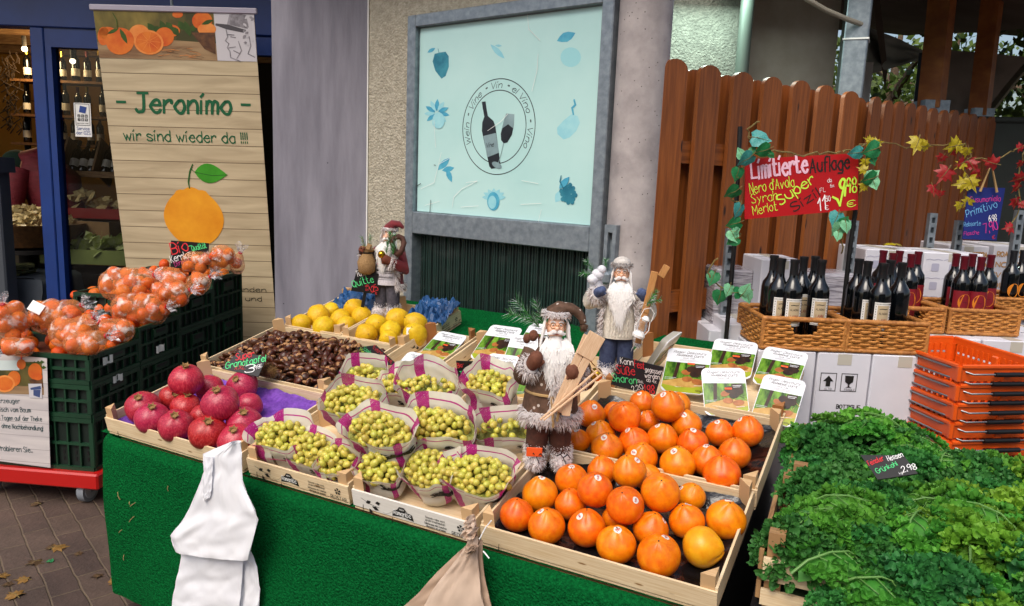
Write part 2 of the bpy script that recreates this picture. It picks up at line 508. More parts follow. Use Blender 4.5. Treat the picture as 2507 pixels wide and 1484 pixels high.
m_timber = wood('timber_post', '#8a4a1c', '#b06a2c', grain=20)
m_black = mk('black_board', '#0b0b0d', .45)
m_ink = mk('ink', '#15120f', .6)
m_white = mk('white_paint', '#e9e9e6', .5)
m_chalk_w = mk('chalk_white', '#f2f2f2', .8)
m_chalk_r = mk('chalk_red', '#d8303a', .8)
m_chalk_g = mk('chalk_green', '#57e08a', .8)
m_chalk_y = mk('chalk_lime', '#c5f04a', .8)
m_chalk_m = mk('chalk_magenta', '#d0358e', .8)
m_galv = mk('galvanised_steel', '#78828b', .42, '#96a0a8', ns=30, det=8, metal=.5, lo=.35, hi=.68, bs=30, bst=.08)
m_galvd = mk('galvanised_dark', '#59616a', .45, '#7b858d', ns=22, det=8, metal=.45, lo=.42, hi=.62)
m_bluemetal = mk('blue_lacquer', '#082c6c', .4, '#0a357c', ns=3, coat=.1)
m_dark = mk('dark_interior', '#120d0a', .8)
m_stucco = mk('stucco', '#9d9684', .9, '#b9b2a0', ns=40, bs=85, bst=1.0, bd=.012, det=6)
m_concrete = mk('concrete', '#a09a98', .85, '#b8b2ae', ns=8, bs=60, bst=.25, det=8)
m_rope = mk('rope', '#a98a5c', .9)

# ------------------------------------------------------------------ ground
def m_paving():
    m, p = base('paving')
    tc = N(m, 'TexCoord'); mp = N(m, 'Mapping'); mp.inputs['Rotation'].default_value = (0, 0, R(49))
    L(m, tc.outputs['Object'], mp.inputs[0])
    dn = N(m, 'TexNoise'); dn.inputs['Scale'].default_value = 9
    dm = N(m, 'VectorMath', operation='SCALE'); dm.inputs['Scale'].default_value = .016
    ad = N(m, 'VectorMath', operation='ADD')
    L(m, mp.outputs[0], dn.inputs['Vector']); L(m, dn.outputs['Color'], dm.inputs[0]); L(m, mp.outputs[0], ad.inputs[0]); L(m, dm.outputs[0], ad.inputs[1])
    bt = N(m, 'TexBrick'); bt.inputs['Scale'].default_value = 1; bt.inputs['Brick Width'].default_value = .2; bt.inputs['Row Height'].default_value = .1
    bt.inputs['Mortar Size'].default_value = .0045; bt.inputs['Mortar Smooth'].default_value = .6
    bt.inputs['Color1'].default_value = (*H('#4a3a33'), 1); bt.inputs['Color2'].default_value = (*H('#5c4b40'), 1); bt.inputs['Mortar'].default_value = (*H('#6a5a48'), 1)
    L(m, ad.outputs[0], bt.inputs['Vector'])
    n2 = N(m, 'TexNoise'); n2.inputs['Scale'].default_value = 5; n2.inputs['Detail'].default_value = 9; n2.inputs['Roughness'].default_value = .7
    L(m, tc.outputs['Object'], n2.inputs['Vector'])
    rp = N(m, 'MapRange'); rp.inputs[1].default_value = .3; rp.inputs[2].default_value = .7; rp.inputs[3].default_value = .55; rp.inputs[4].default_value = 1.15
    L(m, n2.outputs[0], rp.inputs[0])
    mx = N(m, 'Mix', data_type='RGBA', blend_type='MULTIPLY'); mx.inputs[0].default_value = 1
    L(m, bt.outputs['Color'], mx.inputs[6]); L(m, rp.outputs[0], mx.inputs[7]); L(m, mx.outputs[2], p.inputs['Base Color'])
    p.inputs['Roughness'].default_value = .75
    n3 = N(m, 'TexNoise'); n3.inputs['Scale'].default_value = 60; n3.inputs['Detail'].default_value = 6
    L(m, tc.outputs['Object'], n3.inputs['Vector'])
    ma = N(m, 'Math', operation='MULTIPLY_ADD'); ma.inputs[1].default_value = -2.2
    L(m, bt.outputs['Fac'], ma.inputs[0]); L(m, n3.outputs[0], ma.inputs[2])
    bp = N(m, 'Bump'); bp.inputs['Strength'].default_value = .6; bp.inputs['Distance'].default_value = .006
    L(m, ma.outputs[0], bp.inputs['Height']); L(m, bp.outputs[0], p.inputs['Normal'])
    return m
g = MB(); g.grid(lambda a, b: (-40 + 80 * a, -40 + 80 * b, 0), 4, 4)
struct('ground', g, m_paving())

# ------------------------------------------------------------------ display table with green cloth
def m_feltmat():
    m = mk('green_felt', '#023a1a', .95, '#0a6e34', ns=125, det=6, lo=.25, hi=.75, bs=170, bst=1.0, bd=.012, spec=.05)
    return m
m_felt = m_feltmat()
tb = thing('display_table', 'long sloping trestle table hidden under the bright green felt cloth', 'table', TM)
b = MB(); b.box((-1.03, .7, -.03), (2.0, 1.44, .03)); b.build('tabletop', m_oldwood, tb)
q0, q1 = tab(-.012, .01, -.05), tab(-.012, 1.4, -.05); b = MB(); b.add([q0, q1, (q1.x, q1.y, .02), (q0.x, q0.y, .02)], [(0, 1, 2, 3)]); o = b.build('side_shade', m_black, tb); o.matrix_local = TMI.copy()  # black sheet standing in for the dark gap at the table's right side
for u in (-1.95, -.12):
    for v in (.12, 1.3):
        p = tab(u, v, -.06); b = MB(); b.box((p.x, p.y, p.z / 2), (.06, .06, p.z))
        o = b.build('leg', m_oldwood, tb); o.matrix_local = TMI.copy()
ft = MB()
U0, U1, V0, V1 = -2.115, -.035, -.028, 1.5
ft.grid(lambda a, b_: tab(U0 + (U1 - U0) * a, V0 + .03 + (V1 - V0 - .03) * b_, .002 * noise.noise((a * 30, b_ * 20, 1))), 60, 40)
per = []
rad = .07
def perim(t):
    """left edge from the back to the front, round the corner, along the front to the right, round to the back"""
    LL, LF = 1.25, U1 - U0 - 2 * rad
    LF += rad
    s_ = t * (LL + LF + PI / 2 * rad)
    if s_ < LL: return U0, V0 + rad + LL - s_, (-1, 0)
    s_ -= LL
    if s_ < PI / 2 * rad:
        an = s_ / rad; return U0 + rad - rad * cos(an), V0 + rad - rad * sin(an), (-cos(an), -sin(an))
    s_ -= PI / 2 * rad
    return U0 + rad + min(s_, LF), V0, (0, -1)
def skirt(a, b_):
    u, v, n_ = perim(a)
    p = tab(u, v, -.004)
    nn = V((TU.x * n_[0] + TV.x * n_[1], TU.y * n_[0] + TV.y * n_[1], 0)); nn.normalize()
    if b_ < .12:
        k = b_ / .12; an = (1 - k) * PI / 2
        q = p - nn * (.03 * (1 - cos(an * 1.0)) if False else .03 * (1 - sin(PI / 2 * k))) ; q.z -= .03 * (1 - cos(PI / 2 * k)) - .004 * (1 - k)
        return q
    k = (b_ - .12) / .88
    zlow = .075 + .03 * noise.noise((a * 9, 3, 0)) 
    z = (p.z - .03) * (1 - k) + zlow * k
    fold = .065 * noise.noise((a * 11, k * .7, 5)) * k + .012 * noise.noise((a * 34, k * 2, 9)) * k
    front = max(0, -n_[1]); left = max(0, -n_[0]) 
    q = p + nn * (fold + front * .045 * k * (1 - .35 * k) - left * .02 * k) + V((0, 0, 0)); q.z = z
    q += TU * (.06 * k * max(0, 1 - abs(u - U0) / .25))
    return q
ft.grid(skirt, 260, 40)
single('felt_cloth', ft, m_felt, 'bright green artificial-grass felt cloth draped over the fruit table to the paving', 'tablecloth', smooth=60)

for i in range(16):
    a, c = rnd.uniform(.3, .98), rnd.uniform(.2, .95); p = skirt(a, c); q = skirt(a + .004 * rnd.uniform(-1, 1), c - .05); d = (q - p).normalized(); n_ = V((-.46, -.88, .05)); b = MB(); e = (d + V((rnd.uniform(-1, 1), 0, rnd.uniform(-.4, .4)))).normalized() * rnd.uniform(.012, .03)
    b.tube([(0, 0, 0), e * .5 + n_ * .003, e], .0011, 4); single('straw', b, m_rope, 'short piece of straw caught in the pile of the green cloth', 'straw', T(*(p + n_ * .004)), 'straws caught in the green cloth')
# ------------------------------------------------------------------ wine-panel wall
YW = .6606
dW, nW = V((cos(YW), -sin(YW), 0)), V((-sin(YW), -cos(YW), 0))
P0 = V((-.25, 3.62, 0))
WM = mat3(P0, dW, V((0, 0, 1)), nW)           # x along the wall, y height, z out of the wall
def onw(z): 
    x, y = zn(z, 1000, 0, 2102 / 1700); p = WM.inverted() @ onpl(x, y, P0, nW); return p.x, p.y
b = MB()
b.box((-.5185, 1.6, -.12), (.351, 3.2, .26)); b.box((.33, 2.755, -.12), (1.346, .89, .26))
b.box((.23, .3, -.12), (1.146, .6, .2))
single('stucco_wall', b, m_stucco, 'rough beige plaster wall to the left of and above the pale blue wine panel', 'wall', WM)
fr = thing('wine_display_case', 'galvanised steel frame holding a pale blue glass wine panel above a dark green grille', 'display case', WM)
b = MB()
for c, d in (((-.3155, 1.44, .02), (.055, 1.72, .09)), ((.785, 1.44, .02), (.055, 1.72, .09)), ((.235, 2.272, .0205), (1.044, .056, .088)), ((.235, 1.309, .0205), (1.044, .108, .088)), ((.235, .62, .02), (1.044, .05, .085))):
    b.box(c, d, bev=.004)
b.build('frame', m_galv, fr)
m_aqua = mk('aqua_glass', '#acd6d4', .3, '#bfe2df', ns=1.2, coat=.25)
b = MB(); b.box((.237, 1.803, .03), (1.036, .874, .012)); b.build('glass_panel', m_aqua, fr)
# printing on the panel
m_b1 = mk('print_blue', '#2f8fb5', .4, '#5fb6cc', ns=14); m_b2 = mk('print_blue_dark', '#1f6e86', .4, '#3f93a5', ns=16); m_b3 = mk('print_pale', '#86c8d6', .4, '#a0d6dc', ns=12)
m_bk = mk('print_black', '#14181f', .35, '#2a2f38', ns=6); m_gr = mk('print_grey', '#8fa8ad', .4, '#6f878c', ns=7)
b = MB(); zP = .0364
def loop(px, ex=None, mi=0, z=zP): flat(b, [onw(q) for q in px], z, mi)
def oval(cx, cy, rx, ry, mi, rot=0, z=zP, n=18): loop([(cx + rx * cos(t) * cos(rot) - ry * sin(t) * sin(rot), cy + rx * cos(t) * sin(rot) + ry * sin(t) * cos(rot)) for t in [-2 * PI * i / n for i in range(n)]], mi=mi, z=z)
def leafp(x0, y0, x1, y1, wd, mi, z=zP):
    d = V((x1 - x0, y1 - y0)); n_ = V((-d.y, d.x)).normalized() * wd
    loop([(x0, y0), *[(x0 + d.x * t - n_.x * sin(PI * t), y0 + d.y * t - n_.y * sin(PI * t)) for t in (.2, .45, .7, .9)], (x1, y1), *[(x0 + d.x * t + n_.x * sin(PI * t), y0 + d.y * t + n_.y * sin(PI * t)) for t in (.9, .7, .45, .2)]], mi=mi, z=z)
pmats = [m_b1, m_b2, m_b3, mk('print_faint', '#98d2d8', .4)]
def pr_(b_): b_.build('fruit_print', pmats, fr)
loop([(938, 388), (908, 350), (895, 305), (905, 268), (930, 262), (958, 258), (973, 280), (974, 330), (958, 375)][::-1], mi=1); leafp(870, 262, 908, 240, 9, 0, zP + .0004)
b.ribbon([onw(q) for q in ((928, 270), (922, 244))], .004, 1, z=zP + .0008)
pr_(b); b = MB()
leafp(1175, 222, 1245, 292, 14, 2); leafp(1198, 228, 1232, 230, 6, 2, zP + .0004)
pr_(b); b = MB()
leafp(1498, 207, 1588, 168, 24, 0); oval(1565, 285, 50, 48, 3, 0)
pr_(b); b = MB()
for i in range(11):
    a = 2 * PI * i / 11; leafp(916 + 8 * cos(a), 552 + 8 * sin(a), 916 + 62 * cos(a + .2), 552 + 66 * sin(a + .2), 11, i % 2 * 2, zP + i * .00015)
oval(925, 590, 30, 40, 2, z=zP + .002)
pr_(b); b = MB()
loop([(1530, 682), (1500, 655), (1498, 625), (1530, 590), (1568, 560), (1598, 568), (1610, 600), (1592, 640), (1560, 672)][::-1], mi=2); b.ribbon([onw(q) for q in ((1578, 560), (1572, 530), (1588, 515), (1582, 492))], .009, 0, z=zP + .0008)
pr_(b); b = MB()
leafp(920, 830, 978, 770, 16, 0); leafp(940, 832, 1000, 818, 14, 0, zP + .0004); leafp(962, 820, 988, 888, 13, 0, zP + .0008)
pr_(b); b = MB()
for i in range(7):
    a = PI + PI * i / 6; leafp(1192, 965, 1192 + 58 * cos(a), 960 + 55 * sin(a) * .8, 12, 2, zP + i * .00015)
oval(1190, 980, 30, 45, 0, z=zP + .0015); oval(1185, 985, 20, 32, 2, z=zP + .002)
pr_(b); b = MB()
for i in range(26):
    t = i / 26; a = i * 2.4; r_ = 40 * math.sqrt(t); oval(1555 + r_ * cos(a) * .95, 945 + r_ * sin(a) * 1.2, 10, 11, 1, z=zP + i * .00008, n=10)
leafp(1510, 920, 1560, 862, 16, 0, zP + .003); leafp(1490, 985, 1530, 925, 22, 2, zP - .0001); b.ribbon([onw(q) for q in ((1530, 915), (1515, 885), (1520, 858))], .006, 1, z=zP + .004)
pr_(b)
b = MB()
cxp, cyp = onw((1210, 622)); R1 = (onw((1385, 622))[0] - onw((1035, 622))[0]) / 2; R2 = R1 * .765
for r_ in (R1, R2):
    q = [(cxp + r_ * cos(2 * PI * i / 72), cyp + r_ * sin(2 * PI * i / 72)) for i in range(73)]; b.ribbon(q, .004, 0, z=zP)
txt = 'Wein * Vine * Vin * el Vino * Vino'
rt = R1 * .815
def arc(x, y): a = PI * 1.14 - x; return cxp + (rt + y) * cos(a), cyp + (rt + y) * sin(a)
kx = rt / (R1 * .105) 
def warp_arc(x, y): return arc(x / rt, y)
write(b, txt, 0, 0, R1 * .13, .11, 0, wid=rt * PI * 1.30, slant=.2, warp=warp_arc, z=zP)
bm = WM.inverted()
loop([(1134, 500), (1152, 498), (1158, 540), (1163, 568), (1190, 592), (1200, 620), (1224, 800), (1212, 818), (1180, 824), (1170, 812), (1134, 640), (1136, 600), (1146, 572), (1138, 530)][::-1], mi=0, z=zP + .0003)
loop([(1142, 665), (1202, 650), (1218, 745), (1160, 768)][::-1], mi=1, z=zP + .0009)
x0, y0 = onw((1155, 722)); write(b, 'Vine', x0, y0, .02, .12, 0, wid=.045, slant=.3, ang=.15, z=zP + .0014)
loop([(1252, 556), (1238, 600), (1226, 650), (1228, 685), (1240, 700), (1258, 696), (1280, 660), (1290, 610), (1292, 560)][::-1], mi=1, z=zP + .0004)
loop([(1234, 628), (1226, 655), (1228, 685), (1240, 700), (1258, 696), (1280, 660), (1286, 628), (1262, 608)][::-1], mi=0, z=zP + .001)
b.ribbon([onw(q) for q in ((1240, 700), (1226, 760), (1214, 800))], .004, 1, z=zP + .0016)
oval(1208, 806, 26, 14, 1, .5, zP + .002)
b.build('round_emblem', [m_bk, m_gr], fr)
b = MB()
for q in (((1358, 80), (1365, 150), (1420, 205)), ((1410, 270), (1405, 350), (1380, 450)), ((905, 590), (912, 720)), ((940, 745), (905, 890), (840, 920)), ((985, 770), (930, 800)), ((1115, 882), (1040, 920), (1000, 960), (993, 1005)),
          ((1035, 1008), (1120, 1002)), ((1325, 995), (1425, 990)), ((1425, 1020), (1410, 1080)), ((1330, 880), (1410, 895)), ((1165, 640), (1230, 595), (1262, 560)), ((1060, 890), (1115, 882)), ((930, 980), (860, 1000))):
    b = MB(); b.ribbon([onw(p) for p in q], .0022, 0, z=zP + .005); b.build('crack', [m_white, m_ink], fr)
for q in (((888, 975), (884, 1035)), ((940, 1040), (990, 1044)), ((1408, 1078), (1412, 1086)), ((905, 805), (912, 806)), ((822, 905), (840, 895))): b = MB(); b.ribbon([onw(p) for p in q], .004, 1, z=zP + .005); b.build('crack', [m_white, m_ink], fr)
def m_slat():
    m = mk('green_grille', '#08201c', .5, '#0e2e28', ns=3, st=(14, 1, 1)); return m
b = MB(); b.box((.224, .94, -.03), (1.05, .66, .01))
for i in range(66):
    x = -.292 + 1.03 * i / 65; b.box((x, .94, -.012 + .003 * (i % 3)), (.0085, .655, .016 + .004 * (i % 2)))
b.build('grille', m_slat(), fr)
m_clear = film('clear_cover', (.9, .96, .94), .006, 9, (1, 3, 1), .2, face=.04)
b = MB(); b.grid(lambda a, c: (-.29 + 1.03 * a, .62 + .63 * c, .03 + .008 * noise.noise((a * 7, c * 5, 2))), 40, 24); b.build('clear_cover', m_clear, fr)
# round column and its bracket
b = MB(); q = WM @ V((.915, 0, -.01)); b.tube([(q.x, q.y, z) for z in (0, .5, 1, 1.5, 2, 2.6, 3.2)], .104, 36)
def m_col(): return specks(mk('column_concrete', '#8f8888', .8, '#b3abaa', ns=7, bs=70, bst=.3, det=9), False, 38, (1, 1, 1), .06, '#4a4442')
single('concrete_column', b, m_col(), 'round pitted grey concrete column at the right end of the wine panel', 'column')
b = MB()
b.box((.875, 1.28, .11), (.016, .2, .03)); b.box((.912, 1.28, .11), (.016, .2, .03)); b.box((.8935, 1.365, .11), (.021, .03, .03)); b.box((.8935, 1.24, .099), (.021, .16, .006)); b.box((.8935, 1.17, .13), (.05, .05, .07), bev=.01)
single('steel_bracket', b, m_galv, 'upright galvanised steel bracket fixed to the round concrete column', 'bracket', WM)
# purple grey rendered pier
m_purple = mk('purple_render', '#6b6974', .85, '#8e8c97', ns=2.6, st=(2.5, 1, .35), bs=110, bst=.25, det=8)
specks(m_purple, False, 5, (1, 1, 1), .012, '#3c3a44')
b = MB(); b.box((-1.047, 4.5, 1.6), (.504, .94, 3.2)); b.box((-.7985, 4.028, 1.6), (.006, .01, 3.2), mi=1)
single('rendered_pier', b, [m_purple, m_white], 'smooth purple grey rendered pier between the roller banner and the beige plaster wall', 'wall')
# unseen slab added above the wall to shade it
b = MB(); b.box((.1, 2.95, .2), (2.6, .1, .75))
single('shade_slab', b, mk('shade_slab_brown', '#4a4038', .8), 'unseen brown slab added above the plaster wall to shade it', 'shade_slab', WM)

# ------------------------------------------------------------------ shop front on the left
YS = 5.1
sf = thing('shop_facade', 'blue framed glass shop front with open door behind the mandarin crates', 'shop front', T(0, YS, 0))
def at2(x, y): p = at(x, y, YS); return p.x, p.z
b = MB()
hz = at2(150, 72)[1]
b.box((-3.6, 0, (hz + 3.1) / 2), (4.6, .14, 3.1 - hz), bev=.006); b.box((-3.6, -.09, hz + .28), (4.6, .06, .05))
b.build('header_beam', m_bluemetal, sf)
px0 = at2(85, 72)[0]; px1 = at2(118, 72)[0]
b = MB(); b.box(((px0 + px1) / 2, 0, hz / 2), (px1 - px0, .12, hz), bev=.006); b.build('door_post', m_bluemetal, sf)
b = MB()
b.box(((px1 - 1.3) / 2, -.01, hz - .06), (-1.3 - px1, .08, .12)); b.box((px1 + .022, -.01, (hz - .12) / 2), (.04, .08, hz - .12)); b.box(((px1 - 1.3) / 2, -.012, .12), (-1.3 - px1, .08, .22))
b.build('window_frame', m_bluemetal, sf)
b = MB(); b.box(((px1 - 1.3) / 2, 0, 1.27), (-1.34 - px1, .008, 2.1)); b.build('window_pane', pane('shop_glass', (.72, .74, .74), .4), sf)
st = MB(); x0, z0 = at2(295 * .3772 * 1.0 if False else 183, 252); x1, z1 = at2(228, 336)
o = MB(); o.box(((x0 + x1) / 2, -.012, (z0 + z1) / 2), (x1 - x0, .003, z0 - z1)); sk = o.build('card_sticker', m_white, sf)
o = MB(); fm = mat3(V((x0, -.0145, z1)), V((1, 0, 0)), V((0, 0, 1)), V((0, -1, 0))); W_, H_ = x1 - x0, z0 - z1
o.ribbon([(W_ * .08, H_ * .34), (W_ * .92, H_ * .34), (W_ * .92, H_ * .97), (W_ * .08, H_ * .97), (W_ * .08, H_ * .34)], .004, 1, fm)
for i in range(3):
    for j in range(2): flat(o, rrect(W_ * (.2 + .22 * i), H_ * (.46 + .11 * j), W_ * (.37 + .22 * i), H_ * (.55 + .11 * j), .003), .0004, 1, fm)
for i, t in enumerate('789'): write(o, t, W_ * (.25 + .22 * i), H_ * .475, H_ * .055, .16, 0, fm, z=.0008)
for i, t in enumerate('456'): write(o, t, W_ * (.25 + .22 * i), H_ * .585, H_ * .055, .16, 0, fm, z=.0008)
flat(o, [(W_ * .3, H_ * .73), (W_ * .68, H_ * .69), (W_ * .78, H_ * .88), (W_ * .38, H_ * .92)], .0012, 2, fm)
write(o, 'electronic cash', W_ * .14, H_ * .385, H_ * .035, .16, 1, fm, wid=W_ * .7); write(o, 'Service', W_ * .5, H_ * .2, H_ * .09, .13, 2, fm, wid=W_ * .75, align='c'); write(o, 'der GZS', W_ * .5, H_ * .07, H_ * .09, .13, 2, fm, wid=W_ * .85, align='c')
o.build('sticker_print', [m_white, m_ink, mk('print_navy', '#1d3f8a', .5)], sk)
# the room behind the glass
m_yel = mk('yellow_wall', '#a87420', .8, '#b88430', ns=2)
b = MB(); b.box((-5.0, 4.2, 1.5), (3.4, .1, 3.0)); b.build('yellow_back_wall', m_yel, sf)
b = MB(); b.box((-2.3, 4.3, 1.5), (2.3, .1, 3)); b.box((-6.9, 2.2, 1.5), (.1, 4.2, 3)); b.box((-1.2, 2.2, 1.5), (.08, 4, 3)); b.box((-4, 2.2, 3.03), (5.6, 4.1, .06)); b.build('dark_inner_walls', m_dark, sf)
for i in range(7):
    b = MB(); b.box((-4.6, .75 + i * .52, 2.92 - .02 * i), (4.6, .1, .12)); b.build('ceiling_beam', m_oldwood, sf)
b = MB(); b.box((-4, 2.1, .012), (5.6, 4.1, .02)); b.build('shop_floor', mk('shop_floor', '#2b2520', .6), sf)
lamp = bpy.data.lights.new('shop_lamp', 'POINT'); lamp.energy = 26; lamp.color = (1, .7, .36); lamp.shadow_soft_size = .12
lo = bpy.data.objects.new('shop_lamp', lamp); C.objects.link(lo); lo.location = (-4.7, YS + 2.3, 2.55)
sl = thing('ceiling_spotlight', 'small lit ceiling spotlight glowing inside the shop', 'lamp', T(*at(394, 273, 7.6)))
b = MB(); b.ball((0, 0, 0), .022); b.build('bulb', mk('lit_bulb', (1, .85, .6), .5, emit=14), sl)
b = MB(); b.tube([(0, 0, .024), (0, 0, .09)], .02, 10); b.build('housing', m_dark, sl)

b = MB(); b.box((-3.0, 4.72, 3.02), (4.3, .7, .08)); single('shop_shade_roof', b, mk('shade_roof_board', '#3a342e', .8), 'unseen dark flat roof added to shade the blue shop front', 'canopy')  # unseen roof added to darken the shop header and banner
def m_tiles():
    m = mk('roof_tiles', '#4a3a34', .7, '#6a5148', ns=6); return m
for k, (x, w_, lb) in enumerate(((-6.5, 8.5, 'plastered gabled house with tiled roof across the square, left one'), (3.5, 9.5, 'half timbered house with tiled roof across the square, right one'))):
    t = thing('town_house', lb, 'house', T(x, -11, 0) @ RZ(PI)); b = MB(); b.box((0, 2.5, 2.5), (w_, 5, 5)); b.build('wall', mk('house_wall', '#a89f8c', .9, '#b5ac9a', ns=3), t)
    b = MB(); b.box((0, 1.1, 6.2), (w_ + .5, .15, 4.4), T(0, 0, 0) @ T(0, 1.1, 6.2) @ RX(-.75) @ T(0, -1.1, -6.2)); b.box((0, 3.9, 6.2), (w_ + .5, .15, 4.4), T(0, 3.9, 6.2) @ RX(.75) @ T(0, -3.9, -6.2)); b.build('roof', m_tiles(), t)
    for i in range(4):
        for z in (1.3, 3.7): 
            b = MB(); b.box((-w_ * .36 + w_ * .24 * i, -.02, z), (1.0, .06, 1.3)); wf = b.build('window', m_white, t); b = MB(); b.box((-w_ * .36 + w_ * .24 * i, -.055, z), (.86, .01, 1.16)); b.build('pane', m_dark, wf)
    if k:
        b = MB()
        for i in range(9): b.box((-w_ / 2 + .1 + (w_ - .2) * i / 8, -.01, 2.5), (.16, .05, 5))
        for z in (.1, 2.45, 4.9): b.box((0, -.012, z), (w_, .05, .16))
        b.build('timber_frame', m_oldwood, t)
# ------------------------------------------------------------------ inside the shop
def skinblob(mb, pts, rs, mi=0, mt=None, n=10): mb.tube(pts, rs, n, mi, mt)
m_jacket = mk('maroon_jacket', '#6e1a20', .7, '#842530', ns=8, bs=22, bst=.5, bd=.01, st=(1, 1, 3))
m_skin = mk('skin', '#c68a68', .5, sss=.1)
pr = thing('person', 'shopper in maroon quilted jacket and green beanie bending over goods inside the shop', 'person', T(*at(62, 560, 6.3)) )
def P3(x, y, Y=6.3): return pr.matrix_world.inverted() @ at(x, y, Y)
pz = pr.matrix_world.translation.z
pr.matrix_world = T(pr.matrix_world.translation.x, 6.3, 0)
b = MB()
bx = pr.matrix_world.translation.x
for s_ in (0, .22):
    b.tube([(.12 + s_, .05, .02), (.12 + s_, .06, .5), (.14 + s_, .1, .95)], [.055, .065, .1], 10, 1)
    b.tube([(.12 + s_, -.1, .03), (.12 + s_, .0, .06), (.12 + s_, .08, .05)], [.035, .045, .04], 8, 1)
hd = P3(40, 405); sh = P3(72, 410); hp = P3(110, 530)
bk = V((.26, .12, 1.0))
b.tube([bk, bk.lerp(sh, .5) + V((.06, 0, .1)), sh + V((0, .05, .02)), sh + V((-.06, 0, -.02)), hd + V((.03, 0, -.04)), hd + V((-.01, -.02, -.02)), hd + V((-.07, -.04, -.06))], [.17, .21, .17, .09, .07, .105, .05], 14, 0)
b.tube([sh + V((.0, -.14, -.02)), sh + V((-.02, -.22, -.28)), sh + V((-.06, -.2, -.52))], [.085, .07, .05], 10, 0)
b.tube([sh + V((-.06, -.2, -.5)), sh + V((-.08, -.22, -.58)), sh + V((-.1, -.24, -.63))], [.038, .04, .02], 8, 2)
body = b.build('body', [m_skin, m_dark, m_skin], pr, 60)
b = MB(); b.tube([bk + V((0, -.01, -.04)), bk.lerp(sh, .5) + V((.06, -.01, .1)), sh + V((0, .04, .025)), sh + V((-.05, 0, .0))], [.185, .225, .19, .125], 16)
b.tube([sh + V((.0, -.14, -.02)), sh + V((-.02, -.22, -.28)), sh + V((-.06, -.2, -.5))], [.1, .085, .062], 12)
b.build('jacket', m_jacket, pr, 60)
b = MB(); b.ball(tuple(hd + V((.012, .0, .03))), (.115, .115, .1)); b.build('beanie', mk('green_beanie', '#1f3a2a', .9, bs=60, bst=.5), pr, 60)
m_straw = mk('gold_cellophane', '#8f7440', .25, '#d9c48c', ns=40, lo=.3, hi=.6)
m_bask = mk('dark_basket', '#5a3a1c', .7, '#7a5228', ns=30, bs=60, bst=.6)
def heap(mb, c, rx, ry, h, n, sz, mi=0):
    for i in range(n):
        a = rnd.uniform(0, 2 * PI); r_ = math.sqrt(rnd.random()); x, y = rx * r_ * cos(a), ry * r_ * sin(a); z = h * (1 - r_ * r_) + rnd.uniform(0, sz)
        d = V((rnd.uniform(-1, 1), rnd.uniform(-1, 1), rnd.uniform(0, 1))).normalized() * sz; e = d.orthogonal().normalized() * sz * rnd.uniform(.4, .8)
        p = V(c) + V((x, y, z))
        mb.add([p, p + d * .6 + e * .5, p + d, p + d * .4 - e], [(0, 1, 2, 3)], mi)
o = thing('bread_basket', 'wide shallow brown basket heaped with gold cellophane wrapped sweets inside the shop door', 'basket', T(*at(65, 582, 5.75)))
b = MB(); b.lathe([(.3, -.02), (.4, .12), (.42, .12), (.32, -.05)], 28); b.build('bowl', m_bask, o)
b = MB(); heap(b, (0, 0, .06), .36, .36, .13, 800, .045); b.build('wrapped_sweets', m_straw, o, 0)
o2 = thing('round_stool', 'dark round stand under the sweet basket inside the shop', 'stand', T(*[(o.matrix_world.translation)[i] for i in (0, 1)], 0))
b = MB(); hh = o.matrix_world.translation.z - .07; b.lathe([(.3, 0), (.3, .04), (.06, .06), (.06, hh - .04), (.34, hh - .03), (.34, hh)], 24); b.build('stand_body', m_dark, o2)
def crate_simple(name, label, cat, mt, w_, d_, h_, mat_, fill=None, fm=None, grp=None):
    t = thing(name, label, cat, mt, grp); b = MB()
    b.box((0, 0, .006), (w_, d_, .012))
    for s_ in (-1, 1): b.box((0, s_ * (d_ / 2 - .006), h_ / 2 + .012), (w_, .012, h_)); b.box((s_ * (w_ / 2 - .006), 0, h_ / 2 + .012), (.012, d_ - .026, h_))
    b.build('crate_body', mat_, t)
    if fill: b = MB(); heap(b, (0, 0, h_ * .5), w_ * .46, d_ * .46, h_ * .7, *fill); b.build('contents', fm, t, 0)
    return t
m_carton = mk('brown_carton', '#7a5c38', .8, '#8f6e46', ns=5); m_lett = mk('lettuce', '#a8b85a', .6, '#d3dba0', ns=20)
crate_simple('vegetable_crate', 'pale carton of lettuce on the dark shelf to the left of the blue door post', 'crate', T(*at(135, 640, 6.0)) @ RZ(.1), .62, .4, .12, mk('pale_carton', '#8d8069', .7), (160, .09), m_lett)
crate_simple('vegetable_crate', 'green plastic crate of lettuce on the dark shelf behind the shop window', 'crate', T(*at(238, 640, 5.9)) @ RZ(.05), .66, .4, .1, mk('pale_green', '#96a45a', .5), (120, .09), m_lett)
crate_simple('produce_carton', 'brown carton with hand holes on the counter behind the shop window', 'carton', T(*at(215, 588, 6.1)) @ RZ(-.15), .7, .4, .16, m_carton)
b = MB(); p = at(190, 655, 6.0); b.box((p.x, p.y, p.z - .03), (2.0, .5, .04)); b.box((p.x, p.y + .2, p.z / 2 - .03), (2.0, .06, p.z - .05)); b.box((p.x, p.y - .1, p.z - .22), (1.9, .02, .3))
single('shop_shelf', b, m_dark, 'dark low shop shelf carrying the lettuce crates', 'shelf')
b = MB(); p = at(235, 610, 6.1); b.box((p.x + .2, p.y + .12, p.z - .02), (1.6, .6, .04)); 
for x in (-.55, .95): b.box((p.x + x, p.y + .36, (p.z - .04) / 2), (.05, .05, p.z - .04))
single('shop_counter', b, m_bask, 'dark counter board behind the shop window carrying the brown carton', 'counter')
